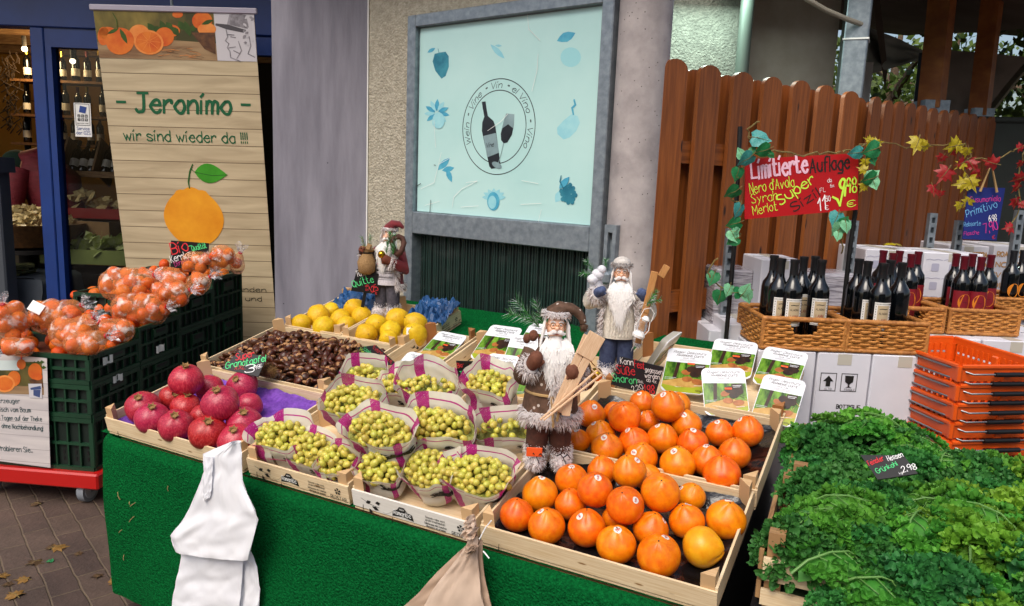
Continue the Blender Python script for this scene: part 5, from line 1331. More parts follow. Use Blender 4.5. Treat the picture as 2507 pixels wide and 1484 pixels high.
# crumpled liners
def liner(name, label, cat, u0, v0, w_, d_, base_w, amp, mat_, seed=0, rise=0, n=40, kind=None):
    b = MB()
    def f(a, c):
        e = min(a, 1 - a, c, 1 - c); r_ = max(0, 1 - e / .1)
        return tuple(tab(u0 + w_ * a, v0 + d_ * c, base_w + amp * (noise.noise((a * 9 + seed, c * 7, 1)) + .6 * abs(noise.noise((a * 23, c * 19 + seed, 4)))) + rise * r_ * (.6 + .5 * noise.noise((a * 6, c * 6, seed)))))
    b.grid(f, n, n); o = single(name, b, mat_, label, cat, smooth=28); return o
m_blackfoil = mk('black_foil', '#0c0c0e', .22, '#17171b', ns=8, coat=.3, bs=26, bst=.7, bd=.012)
liner('black_foil_liner', 'crumpled black plastic liner under the front persimmons', 'liner', -.575, .012, .56, .382, .018, .008, m_blackfoil, 1, .035)
liner('black_foil_liner', 'crumpled black plastic liner under the rear persimmons', 'liner', -.575, .427, .566, .382, .018, .008, m_blackfoil, 5, .04)
m_purp = mk('purple_net', '#5a2a8e', .6, '#7a45b0', ns=60, bs=130, bst=.9, bd=.004)
liner('purple_net_liner', 'purple net cushion lining the pomegranate crate', 'liner', -2.055, .012, .615, .405, .026, .014, m_purp, 3, .02)
m_bluet = mk('blue_tissue', '#123a66', .5, '#1f5288', ns=9, bs=18, bst=.6, bd=.01)
def tissue(label, px, sz, hgt, w0, seed):
    p = tinv(px[0], px[1], w0); b = MB()
    def f(a, c):
        x, y = (a - .5) * sz[0], (c - .5) * sz[1]; k = noise.noise((a * 5 + seed, c * 4, 2)); k2 = abs(noise.noise((a * 13, c * 11 + seed, 7)))
        return tuple(tab(p.x + x + .012 * k2, p.y + y, w0 - .03 + hgt * (.35 + .9 * k * k + .35 * k2 + .5 * c)))
    b.grid(f, 26, 22); single('blue_tissue', b, m_bluet, label, 'paper', smooth=20)
tissue('crumpled blue tissue paper at the back of the left quince crate', (880, 752), (.25, .13), .085, .06, 1)
tissue('crumpled blue tissue paper at the back of the right quince crate', (1060, 778), (.2, .16), .095, .06, 4)
# ------------------------------------------------------------------ fruit
def m_grad(name, stops, rough, coat=.1, ns=7, var=.05, hv=.008, spk=None, bst=.12, axis=None):
    m, p = base(name); p.inputs['Roughness'].default_value = rough; p.inputs['Coat Weight'].default_value = coat; p.inputs['Coat Roughness'].default_value = .2; p.inputs['Specular IOR Level'].default_value = .38
    p.inputs['Subsurface Weight'].default_value = .06; p.inputs['Subsurface Radius'].default_value = (.6, .25, .1); p.inputs['Subsurface Scale'].default_value = .01
    tc = N(m, 'TexCoord'); oi = N(m, 'ObjectInfo'); ad = N(m, 'VectorMath', operation='ADD')
    cb = N(m, 'CombineXYZ'); ml = N(m, 'Math', operation='MULTIPLY'); ml.inputs[1].default_value = 37
    L(m, oi.outputs['Random'], ml.inputs[0]); L(m, ml.outputs[0], cb.inputs[0]); L(m, ml.outputs[0], cb.inputs[2])
    mp = N(m, 'Mapping'); mp.inputs['Scale'].default_value = axis or (1, 1, 1)
    L(m, tc.outputs['Object'], mp.inputs[0]); L(m, mp.outputs[0], ad.inputs[0]); L(m, cb.outputs[0], ad.inputs[1])
    nz = N(m, 'TexNoise'); nz.inputs['Scale'].default_value = ns; nz.inputs['Detail'].default_value = 6; nz.inputs['Roughness'].default_value = .6; L(m, ad.outputs[0], nz.inputs['Vector'])
    rp = N(m, 'ValToRGB'); e = rp.color_ramp.elements
    for i, (pos, c) in enumerate(stops):
        q = e[i] if i < 2 else e.new(pos)
        q.position = pos; q.color = (*H(c), 1)
    L(m, nz.outputs[0], rp.inputs[0])
    hs = N(m, 'HueSaturation'); L(m, rp.outputs[0], hs.inputs['Color'])
    r1 = N(m, 'MapRange'); r1.inputs[3].default_value = 1 - var; r1.inputs[4].default_value = 1 + var; L(m, oi.outputs['Random'], r1.inputs[0]); L(m, r1.outputs[0], hs.inputs['Value'])
    m2 = N(m, 'Math', operation='MULTIPLY'); m2.inputs[1].default_value = 7.31; f_ = N(m, 'Math', operation='FRACT'); r2 = N(m, 'MapRange'); r2.inputs[3].default_value = .5 - hv; r2.inputs[4].default_value = .5 + hv
    L(m, oi.outputs['Random'], m2.inputs[0]); L(m, m2.outputs[0], f_.inputs[0]); L(m, f_.outputs[0], r2.inputs[0]); L(m, r2.outputs[0], hs.inputs['Hue'])
    src = hs.outputs[0]
    if spk:
        vz = N(m, 'TexVoronoi'); vz.inputs['Scale'].default_value = spk[0]; L(m, ad.outputs[0], vz.inputs['Vector']); mr = N(m, 'MapRange'); mr.inputs[1].default_value = spk[1]; mr.inputs[2].default_value = spk[1] * 1.6; L(m, vz.outputs['Distance'], mr.inputs[0])
        mx = N(m, 'Mix', data_type='RGBA'); mx.inputs[6].default_value = (*H(spk[2]), 1); L(m, mr.outputs[0], mx.inputs[0]); L(m, src, mx.inputs[7]); src = mx.outputs[2]
    L(m, src, p.inputs['Base Color'])
    nb = N(m, 'TexNoise'); nb.inputs['Scale'].default_value = ns * 7; L(m, ad.outputs[0], nb.inputs['Vector']); bp = N(m, 'Bump'); bp.inputs['Strength'].default_value = bst; bp.inputs['Distance'].default_value = .01; L(m, nb.outputs[0], bp.inputs['Height']); L(m, bp.outputs[0], p.inputs['Normal'])
    return m
m_pers = m_grad('persimmon_skin', ((.3, '#d95e02'), (.7, '#ee8a0c'), (.5, '#e67406')), .36, .1, 2.2, .07, .012, (4.2, .035, '#7a3206'), .05)
m_pers2 = m_grad('persimmon_yellow', ((.3, '#e08a0c'), (.7, '#ecab1c')), .36, .1, 2, .05, .01, (4, .04, '#7a3c06'), .05)
def pers_r(d):
    """fruit radius (unit) as a function of direction; blunt pointed crown with four soft furrows"""
    th = math.acos(max(-1, min(1, d.z))); ph = math.atan2(d.y, d.x)
    r_ = 1 - .07 * max(0, -d.z) ** 2
    r_ *= 1 + .085 * math.exp(-(th / .42) ** 2) - .035 * math.exp(-((th - .8) / .35) ** 2)
    fur = (abs(cos(2 * ph)) ** 10); r_ *= 1 - .06 * fur * math.exp(-((th - .55) / .42) ** 2)
    return r_ * (1 + .012 * cos(2 * ph + .5))
def pers_mesh(mat_):
    b = MB(); b.ball((0, 0, 0), 1, 40, 24, pers_r); b.ball((0, 0, pers_r(V((0, 0, 1))) + .004), (.045, .045, .03), 6, 4, mi=1); return b.build('persimmon', [mat_, m_ink], None, 80)
pm1, pm2 = pers_mesh(m_pers), pers_mesh(m_pers2)
m_stk = [mk('sticker_white', '#dcdad2', .4), mk('sticker_red', '#b8322c', .5)]
def sticker(o, dl):
    """round paper label that follows the fruit's skin"""
    q = dl.to_track_quat('Z', 'Y').to_matrix().to_4x4() @ RZ(rnd.uniform(-.7, .7)); b = MB(); tm = MB(); n = 18; R0 = .19
    tm.add([(0, 0, 0)] + [(R0 * k / 3 * cos(2 * PI * i / n), R0 * k / 3 * sin(2 * PI * i / n), 0) for k in (1, 2, 3) for i in range(n)], [(0, 1 + i, 1 + (i + 1) % n) for i in range(n)] + [(1 + k * n + i, 1 + (k + 1) * n + i, 1 + (k + 1) * n + (i + 1) % n, 1 + k * n + (i + 1) % n) for k in (0, 1) for i in range(n)])
    write(tm, 'Bollo', 0, -.03, .09, .22, 1, wid=.21, align='c', z=.004); tm.ribbon([(-.09, -.075), (.09, -.07)], .02, 1, z=.004)
    vs = []
    for p in tm.v:
        d = (q @ V((p[0], p[1], math.sqrt(max(0, 1 - p[0] ** 2 - p[1] ** 2))))).normalized(); vs.append(d * (pers_r(d) + .008 + p[2] * 1.5))
    b.add(vs, tm.f); b.m = list(tm.m); b.build('sticker', m_stk, o, 60)
ACA = dict(front=[(134, 915, 215, 0, None), (279, 785, 225, 0, (290, 690)), (320, 985, 235, 0, (285, 897)), (475, 695, 205, 0, (476, 620)), (470, 850, 200, 0, None), (570, 997, 240, 0, (528, 928)), (622, 757, 225, 1, (642, 688)), (665, 640, 185, 0, None), (837, 645, 215, 1, (890, 572)), (755, 935, 180, 0, None),
  (810, 855, 240, 1, (878, 823)), (754, 1100, 248, 0, (766, 1018)), (1030, 775, 245, 1, None), (970, 1005, 225, 0, (1058, 950)), (1020, 1168, 275, 0, (1068, 1060)), (1195, 955, 225, 0, (1212, 845)), (1225, 800, 175, 0, (1157, 742)), (1290, 1115, 255, 0, 'y'), (1440, 945, 250, 0, (1463, 833)), (950, 680, 170, 0, None)],
 rear=[(515, 455, 155, 0, (507, 392)), (595, 292, 185, 0, (620, 240)), (655, 415, 185, 0, (616, 345)), (697, 500, 200, 0, (680, 435)), (745, 275, 140, 0, None), (807, 303, 205, 1, None), (915, 217, 155, 0, (900, 158)), (955, 330, 140, 0, (912, 282)), (1077, 240, 205, 1, (1050, 165)), (1135, 225, 165, 0, None), (1195, 355, 190, 0, (1180, 293)),
  (867, 460, 195, 0, (828, 390)), (1042, 440, 195, 0, (1015, 357)), (910, 560, 205, 0, (865, 525)), (1232, 470, 195, 0, (1240, 390)), (1137, 600, 225, 0, (1118, 520)), (1322, 580, 205, 0, (1320, 490)), (1400, 405, 175, 0, (1388, 337)), (1575, 395, 195, 0, (1525, 307)), (1493, 535, 200, 0, None), (1413, 660, 235, 0, None)])
def place_round(zx, zy, dz, layer, zone, base_w, lay_h):
    x, y = zn((zx, zy), *zone); dpx = dz / zone[2] * .62193
    w_ = .045
    for _ in range(4):
        q = tinv(x, y, base_w + w_ + layer * lay_h); c = tab(q.x, q.y, base_w + w_ + layer * lay_h); dist = (c - EP).dot(FW); w_ = dpx / 2 * dist / FPX
    return c, w_, q
def rowlab(items, kind, where, depth_rows):
    """items: (u, v, layer) -> distinct label per fruit from its row and place in the row"""
    out = [None] * len(items); top = [i for i, t in enumerate(items) if t[2]]; low = [i for i, t in enumerate(items) if not t[2]]
    low.sort(key=lambda i: items[i][1]); n = len(low); names = depth_rows; k = math.ceil(n / len(names))
    for r_, nm in enumerate(names):
        row = sorted(low[r_ * k:(r_ + 1) * k], key=lambda i: items[i][0])
        for j, i in enumerate(row): out[i] = '%s, %s from the left in the %s row of the %s' % (kind(i), ORD[j], nm, where)
    for j, i in enumerate(sorted(top, key=lambda i: items[i][0])): out[i] = '%s on top of the others, %s from the left, in the %s' % (kind(i), ORD[j], where)
    return out
ZP = (1950, 1450, 1982 / 1250)
for cr in ('front', 'rear'):
    recs = [place_round(a, b_, c, l, ZP, .016, .052) for a, b_, c, l, s_ in ACA[cr]]
    def kind(i):
        s_ = ACA[cr][i][4]; return 'plain orange persimmon' if s_ is None else 'yellowish tipped-over persimmon' if s_ == 'y' else 'stickered orange persimmon'
    labs = rowlab([(q[2].x, q[2].y, l[3]) for q, l in zip(recs, ACA[cr])], kind, cr + ' crate', ('front', 'middle', 'rear'))
    for i, (c, r_, q) in enumerate(recs):
        zx, zy, dz, l, s_ = ACA[cr][i]
        if s_ == 'y': rot = (TM.to_3x3().to_4x4() @ RY(1.45) @ RZ(.4))
        else:
            rot = TM.to_3x3().to_4x4() @ RX(rnd.uniform(-.1, .32)) @ RY(rnd.uniform(-.22, .22)) @ RZ(rnd.uniform(0, 6.28))
        if l == 1: rot = RX(rnd.uniform(.1, .35)) @ rot
        o = meshclone(pm2 if s_ == 'y' else pm1, T(*c) @ rot @ S(r_), labs[i]); tag(o, None, 'persimmon', 'persimmons in the %s crate' % cr)
        if isinstance(s_, tuple):
            dx, dy = (s_[0] - zx) / (dz / 2), (s_[1] - zy) / (dz / 2); l2 = math.hypot(dx, dy)
            if l2 > .93: dx *= .93 / l2; dy *= .93 / l2
            tc = (EP - c).normalized(); rx = (RT - tc * RT.dot(tc)).normalized(); uy = tc.cross(rx)
            d = rx * dx - uy * dy + tc * math.sqrt(max(0, 1 - dx * dx - dy * dy)); dl = (rot.to_3x3().inverted() @ d).normalized()
            sticker(o, dl)
for o in (pm1, pm2): bpy.data.objects.remove(o)
# pomegranates
m_pom = m_grad('pomegranate_skin', ((.28, '#86142a'), (.72, '#cc5058'), (.5, '#b02038')), .32, .2, 3.2, .08, .01, None, .12, (4, 4, .8))
m_calyx = mk('calyx', '#7a5a34', .8, '#a37f4c', ns=20)
def pom_r(d):
    ph = math.atan2(d.y, d.x); th = math.acos(max(-1, min(1, d.z))); return 1 + .022 * cos(5 * ph + .4) * sin(th) + .015 * cos(3 * ph) - .03 * abs(d.z) ** 3
def pom(cal=True):
    b = MB(); b.ball((0, 0, 0), (1, 1, .92), 36, 22, pom_r); o = b.build('pomegranate', m_pom, None, 80)
    b = MB(); b.lathe([(.2, .84), (.15, .9), (.14, .98), (.2, 1.05)], 12, cap=False)
    for k in range(6):
        a = 2 * PI * k / 6; b.add([(.17 * cos(a - .4), .17 * sin(a - .4), 1.0), (.17 * cos(a + .4), .17 * sin(a + .4), 1.0), (.3 * cos(a), .3 * sin(a), 1.11)], [(0, 1, 2)])
    b.lathe([(.14, .93), (0, .95)], 10, 0); o2 = b.build('crown', m_calyx, o, 30); return o
pp = pom()
ZD = (400, 1350, 2040 / 1100)
POM = [(300, 470, 245, 0, (265, 400)), (370, 550, 245, 0, (360, 468)), (543, 605, 250, 0, (528, 530)), (515, 400, 185, 0, (530, 372)), (620, 272, 248, 1, (608, 168)), (615, 470, 215, 0, (620, 380)), (790, 335, 205, 0, None), (868, 440, 272, 1, (835, 346)), (1028, 315, 225, 0, (980, 265)), (1080, 458, 190, 0, None), (738, 545, 190, 0, None), (775, 655, 272, 0, (772, 575)), (1040, 590, 260, 0, (1030, 508)), (985, 715, 265, 0, (957, 637))]
recs = [place_round(a, b_, c, l, ZD, .022, .07) for a, b_, c, l, s_ in POM]
labs = rowlab([(q[2].x, q[2].y, l[3]) for q, l in zip(recs, POM)], lambda i: ('crowned red pomegranate' if POM[i][4] else 'red pomegranate'), 'left crate', ('front', 'middle', 'rear'))
for i, (c, r_, q) in enumerate(recs):
    zx, zy, dz, l, s_ = POM[i]; tc = (EP - c).normalized(); rx = (RT - tc * RT.dot(tc)).normalized(); uy = tc.cross(rx)
    if s_:
        dx, dy = (s_[0] - zx) / (dz / 2), (s_[1] - zy) / (dz / 2); l2 = math.hypot(dx, dy)
        if l2 > .96: dx *= .96 / l2; dy *= .96 / l2
        d = rx * dx - uy * dy + tc * math.sqrt(max(0, 1 - dx * dx - dy * dy))
    else: d = -tc + V((.2, .1, .3))
    mt = T(*c) @ d.to_track_quat('Z', 'Y').to_matrix().to_4x4() @ RZ(rnd.uniform(0, 6)) @ S(r_)
    o = clone(pp, mt, labs[i], 'pomegranates in the crate'); o['category'] = 'pomegranate'
for ch in list(pp.children): bpy.data.objects.remove(ch)
bpy.data.objects.remove(pp)
# quinces
m_qui = m_grad('quince_skin', ((.3, '#c89a06'), (.7, '#dfb91a')), .5, .03, 5, .06, .008, (22, .05, '#8a6a10'), .12)
def qui_r(d):
    ph = math.atan2(d.y, d.x); th = math.acos(max(-1, min(1, d.z)))
    return 1 + .10 * math.exp(-(th / .5) ** 2) + .03 * cos(5 * ph) * sin(th) * (1 - d.z * .3) + .03 * noise.noise((d.x * 2, d.y * 2, d.z * 2)) - .1 * math.exp(-((PI - th) / .3) ** 2)
qms = []
b = MB(); b.ball((0, 0, 0), 1, 30, 18, qui_r)
for k in range(5):
    a = 2 * PI * k / 5; b.add([(.05 * cos(a - .5), .05 * sin(a - .5), -.87), (.05 * cos(a + .5), .05 * sin(a + .5), -.87), (.24 * cos(a), .24 * sin(a), -.93)], [(0, 1, 2)], 1)
b.tube([(0, 0, 1.06), (.02, 0, 1.2)], .04, 6, 1); qm = b.build('quince', [m_qui, m_calyx], None, 80)
ZQ = (700, 1100, 2507 / 1500)
QUI = [('left', [(815, 292, 128, (0, -.2)), (925, 240, 152, (940, 255)), (1010, 208, 115, (990, 195)), (960, 312, 145, None), (1070, 258, 132, None), (1165, 200, 150, (1100, 185)), (1208, 240, 132, None), (1108, 300, 128, None)]), ('right', [(1240, 360, 150, (1190, 340)), (1305, 300, 150, (1250, 285)), (1388, 393, 132, None), (1400, 342, 145, (1465, 360)), (1445, 262, 155, (1460, 250)), (1565, 292, 155, None), (1560, 365, 165, None)])]
for side, ls in QUI:
    recs = [place_round(a, b_, c, 0, ZQ, .016, .05) for a, b_, c, s_ in ls]
    labs = rowlab([(q[2].x, q[2].y, 0) for q in recs], lambda i: 'lumpy yellow quince', side + ' quince crate', ('front', 'middle', 'rear'))
    for i, (c, r_, q) in enumerate(recs):
        o = meshclone(qm, T(*c) @ TM.to_3x3().to_4x4() @ RX(rnd.uniform(.5, 2.4)) @ RY(rnd.uniform(-1, 1)) @ RZ(rnd.uniform(0, 6)) @ S(r_ * .97, r_ * .97, r_ * 1.03), labs[i]); tag(o, None, 'quince', 'quinces in the %s crate' % side)
b = MB(); c, r_, q = recs[6]; tcv = (EP - c).normalized(); rxv = (RT - tcv * RT.dot(tcv)).normalized()
fm = mat3(c + (tcv * .85 - rxv * .42 + tcv.cross(rxv) * .28).normalized() * r_ * 1.06, rxv, tcv.cross(rxv), tcv)
flat(b, rrect(-.011, -.014, .011, .014, .003), 0, 0, fm); b.ribbon([(-.004, -.006), (0, .006), (.004, -.006)], .002, 1, fm, z=.0006); o = single('price_tag', b, [m_white, m_ink], 'small white sticker on the front right quince of the right quince crate', 'sticker')
bpy.data.objects.remove(qm)
# chestnuts
m_chs = m_grad('chestnut_shell', ((.3, '#2a110a'), (.7, '#6a3a20'), (.5, '#44200f')), .34, .1, 40, .3, .012, None, .05)
m_chb = mk('chestnut_base', '#94663f', .75, '#b08457', ns=90, var=.15)
def chest_mesh(k):
    b = MB()
    def f(d):
        z = d.z * (.62 if d.y > -2 else 1); x = d.x; y = d.y * (1.0 if d.y < 0 else 1 + .35 * (1 - abs(d.x)) ** 2 * d.y)
        return V((x, y, z * (1 if d.z > 0 else .55)))
    b.ball((0, 0, 0), 1, 14, 10, f)
    for i, fc in enumerate(b.f):
        c = V((0, 0, 0))
        for q in fc: c += V(b.v[q])
        c /= len(fc)
        if c.y < -.5 - .12 * k: b.m[i] = 1
    return b.build('chestnut', [m_chs, m_chb], None, 60)
cms = [chest_mesh(k) for k in range(3)]
nC = 0
v_ = .472
while v_ < .855:
    u_ = -2.10 + (.013 if int(round((v_ - .47) / .0255)) % 2 else 0)
    while u_ < -1.5 and nC < 296:
        uu, vv = u_ + rnd.uniform(-.008, .008), v_ + rnd.uniform(-.008, .008)
        ww = .05 + .032 * (1 - ((uu + 1.8) / .34) ** 2) * (1 - ((vv - .66) / .24) ** 2) + rnd.uniform(-.006, .009) + .012 * noise.noise((uu * 9, vv * 9, 0))
        mt = T(*tab(uu, vv, ww)) @ RZ(rnd.uniform(0, 6.28)) @ RX(rnd.uniform(-1.5, 1.5)) @ RY(rnd.uniform(-.9, .9)) @ S(rnd.uniform(.0155, .0195))
        o = meshclone(cms[rnd.randrange(3)], mt, 'glossy brown chestnut heaped in the crate behind the pomegranates'); tag(o, None, 'chestnut', 'chestnuts heaped in the crate'); nC += 1
        u_ += .0308
    v_ += .0255
for o in cms: bpy.data.objects.remove(o)
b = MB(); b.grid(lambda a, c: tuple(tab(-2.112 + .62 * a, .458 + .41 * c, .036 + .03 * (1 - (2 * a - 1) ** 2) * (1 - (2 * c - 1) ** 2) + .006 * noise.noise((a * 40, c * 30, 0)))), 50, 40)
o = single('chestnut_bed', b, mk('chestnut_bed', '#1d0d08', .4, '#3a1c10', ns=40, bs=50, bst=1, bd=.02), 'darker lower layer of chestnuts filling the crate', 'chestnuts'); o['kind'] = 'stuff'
q = tinv(660, 912, .1); b = MB(); cc = V((0, 0, 0))
b.ball((0, 0, 0), .022, 12, 8)
for i in range(520):
    z = 1 - 2 * (i + .5) / 520; a = i * 2.39996; d = V((math.sqrt(1 - z * z) * cos(a), math.sqrt(1 - z * z) * sin(a), z)); d = (d + V((rnd.uniform(-.25, .25), rnd.uniform(-.25, .25), rnd.uniform(-.25, .25)))).normalized(); e = d.orthogonal().normalized() * .0009
    b.add([d * .02 + e, d * .02 - e, d * rnd.uniform(.03, .037)], [(0, 1, 2)])
single('chestnut_burr', b, mk('burr_spines', '#5e4120', .8, '#82602f', ns=60), 'spiny brown chestnut burr lying beside the pomegranate price sign', 'chestnut burr', T(*tab(q.x, q.y, .105)))
# ------------------------------------------------------------------ vacuum packs of cooked chestnuts
m_tray = mk('clear_tray', '#b9b6ac', .3); m_lidw = mk('lid_white', '#dfe2e8', .3, coat=.2); m_lidg = mk('lid_green', '#24480e', .25, '#74a232', ns=38, st=(1, .35, 1), coat=.25, lo=.38, hi=.62); m_lidb = mk('lid_straw', '#a87f3c', .3, '#c9a45c', ns=25, coat=.2)
m_lido = mk('lid_olive', '#8f9a1e', .3, '#a9b32c', ns=8, coat=.2); m_lidc = mk('lid_chestnut', '#8a4f24', .3, '#b06c34', ns=30, coat=.2); m_lidd = mk('lid_dark', '#1f120d', .3, '#3a2214', ns=40); m_lids = mk('lid_sticker', '#e0561e', .5)
pk_n = [0]
def pack(label, px, zone, wb, wt, seed=0):
    tl, tr, bl = px
    wt += .03
    def w3(p, w_): x, y = zn(p, *zone); q = tinv(x, y, w_); return tab(q.x, q.y, w_)
    Mx, W_, H_ = frame(w3(tl, wt), w3(tr, wt), w3(bl, wb))
    Hh = min(max(H_, .17), .235); Mx = Mx @ T(0, H_ - Hh, 0); W_ = min(max(W_, .125), .16); H_ = Hh
    t = thing('chestnut_pack', label, 'food pack', Mx, 'vacuum packed cooked chestnuts')
    r_ = .02; out = rrect(0, 0, W_, H_, r_, 5); k = len(out); ins = rrect(.012, .014, W_ - .012, H_ - .012, .018, 5)
    b = MB(); vs = [(p[0], p[1], -.003) for p in out] + [(p[0], p[1], -.026) for p in ins]
    b.add(vs, [(i, k + i, k + (i + 1) % k, (i + 1) % k) for i in range(k)] + [tuple(range(k, 2 * k))[::-1]]); b.build('tray', m_tray, t)
    b = MB(); z = .0004; rd = random.Random(seed)
    b.prism(out, -.003, 0, 0)
    yb = H_ * .67
    def clipx(y, s_): return .0025 if s_ < 0 else W_ - .0025
    low = [(.002, H_ * .19)] + [(W_ * (.002 / W_ + (1 - .004 / W_) * i / 8), H_ * (.19 - .05 * sin(PI * i / 8))) for i in range(9)]
    flat(b, [(.002, H_ * .12), (W_ - .002, H_ * .12), (W_ - .002, yb), (.002, yb)], z, 1)
    flat(b, [(.002, H_ * .12), (W_ - .002, H_ * .12), (W_ - .002, H_ * .3), (W_ * .5, H_ * .34), (.002, H_ * .22)], z * 1.6, 2)
    flat(b, [(r_, .002), (W_ - r_, .002), (W_ - .002, r_), (W_ - .002, H_ * .2), (W_ * .7, H_ * .13), (W_ * .35, H_ * .11), (.002, H_ * .15), (.002, r_)], z * 2.2, 3)
    flat(b, [(W_ * .22, H_ * .3), (W_ * .3, H_ * .3), (W_ * .34, yb), (W_ * .26, yb)], z * 1.8, 5)
    for i in range(16):
        x, y = W_ * rd.uniform(.46, .95), H_ * rd.uniform(.33, .58); b.ribbon([(x, y), (x + W_ * rd.uniform(-.1, .1), y + H_ * rd.uniform(-.06, .06))], .0016, 2 if i % 3 else 5, z=z * 2.4 + i * .00003)
    for (x, y, rx, ry, mi) in ((.62, .53, .13, .075, 5), (.8, .5, .12, .075, 5), (.7, .42, .12, .07, 5), (.5, .45, .11, .06, 4), (.55, .3, .12, .06, 4), (.78, .26, .13, .062, 4)):
        flat(b, ell(W_ * x, H_ * y, W_ * rx, H_ * ry, 14, rot=rd.uniform(-.4, .4)), z * 3.4 + x * .0004, mi)
    flat(b, [(W_ * .66, H_ * .54), (W_ * .9, H_ * .56), (W_ * .9, H_ * .66), (W_ * .66, H_ * .65)], z * 4.6, 5); b.ribbon([(W_ * .69, H_ * .61), (W_ * .87, H_ * .62)], .0022, 0, z=z * 5.1); b.ribbon([(W_ * .7, H_ * .58), (W_ * .85, H_ * .59)], .0018, 0, z=z * 5.1)
    b.ribbon([(W_ * .05, H_ * .3), (W_ * .3, H_ * .31)], .0013, 0, z=z * 5); b.ribbon([(W_ * .05, H_ * .27), (W_ * .26, H_ * .28)], .0012, 0, z=z * 5.1)
    if seed % 3 != 2: flat(b, [(W_ * .5, H_ * (.63 - .1 * (seed % 2))), (W_ * .66, H_ * (.63 - .1 * (seed % 2))), (W_ * .66, H_ * (.67 - .1 * (seed % 2))), (W_ * .5, H_ * (.67 - .1 * (seed % 2)))], z * 6, 6)
    write(b, 'Roger Descours', W_ * .5, H_ * .885, H_ * .055, .1, 5, wid=W_ * .74, align='c', slant=.4, z=z * 1.5, jit=.5); write(b, 'MARRONS CUITS', W_ * .52, H_ * .815, H_ * .04, .17, 5, wid=W_ * .6, align='c', slant=.25, z=z * 1.5); write(b, 'Sous vide', W_ * .5, H_ * .765, H_ * .032, .1, 5, wid=W_ * .26, align='c', slant=.3, z=z * 1.5)
    for y in (.735, .71): b.ribbon([(W_ * .3, H_ * y), (W_ * .74, H_ * y)], .0009, 5, z=z * 1.4)
    b.ribbon([(W_ * .72, H_ * .17), (W_ * .9, H_ * .18)], .0014, 0, z=z * 5); write(b, '400g', W_ * .76, H_ * .05, H_ * .03, .16, 5, z=z * 3)
    b.build('printed_lid', [m_lidw, m_lidg, m_lidb, m_lido, m_lidc, m_lidd, m_lids], t); return t
ZC = (2600, 900, 2360 / 1431); ZM = (1100, 800, 2040 / 1100)
pack('pack with white-topped lid at the front left of the right crate, next to the chalkboard', ((100, 775), (385, 800), (-5, 1050)), ZC, .05, .10, 0)
pack('pack with white-topped lid farthest back in the middle of the right crate', ((372, 712), (655, 745), (290, 940)), ZC, .045, .085, 2 + 1)
pack('white-topped pack at the back right of the right crate below the wicker basket', ((668, 758), (948, 808), (590, 1000)), ZC, .045, .095, 1)
pack('white-topped pack in the front middle of the right crate showing its olive edge', ((378, 905), (662, 905), (285, 1175)), ZC, .055, .115, 7)
pack('white-topped pack at the front right corner of the right crate beside the posts', ((685, 942), (962, 995), (585, 1215)), ZC, .05, .11, 5)
pack('pack standing on edge behind the chalkboard at the left of the right crate', ((-40, 800), (70, 722), (-60, 900)), ZC, .06, .14, 4)
pack('pack lying at the back of the narrow crate beside the right quince crate', ((1195, 935), (1400, 975), (1035, 1080)), ZM, .05, .06, 3)
pack('pack lying at the front of the narrow crate beside the chestnut chalkboard', ((975, 1085), (1225, 1140), (790, 1255)), ZM, .055, .07, 2)
pack('pack leaning at the back left of the middle crate beside the reddish corner post', ((1530, 882), (1757, 912), (1385, 1130)), ZM, .05, .085, 2)
pack('pack at the back right of the middle crate behind the fir twig', ((1812, 868), (2010, 895), (1700, 1090)), ZM, .05, .08, 8)
pack('pack in the middle of the middle crate, partly behind the brown coated figure', ((1735, 960), (1930, 985), (1635, 1140)), ZM, .06, .1, 11)
pack('pack at the front of the middle crate behind the open grape bag', ((1575, 1098), (1800, 1125), (1470, 1300)), ZM, .06, .105, 5)
pack('lower pack at the front right of the middle crate behind the fur sleeve', ((1800, 1190), (2000, 1210), (1715, 1400)), ZM, .045, .07, 2)
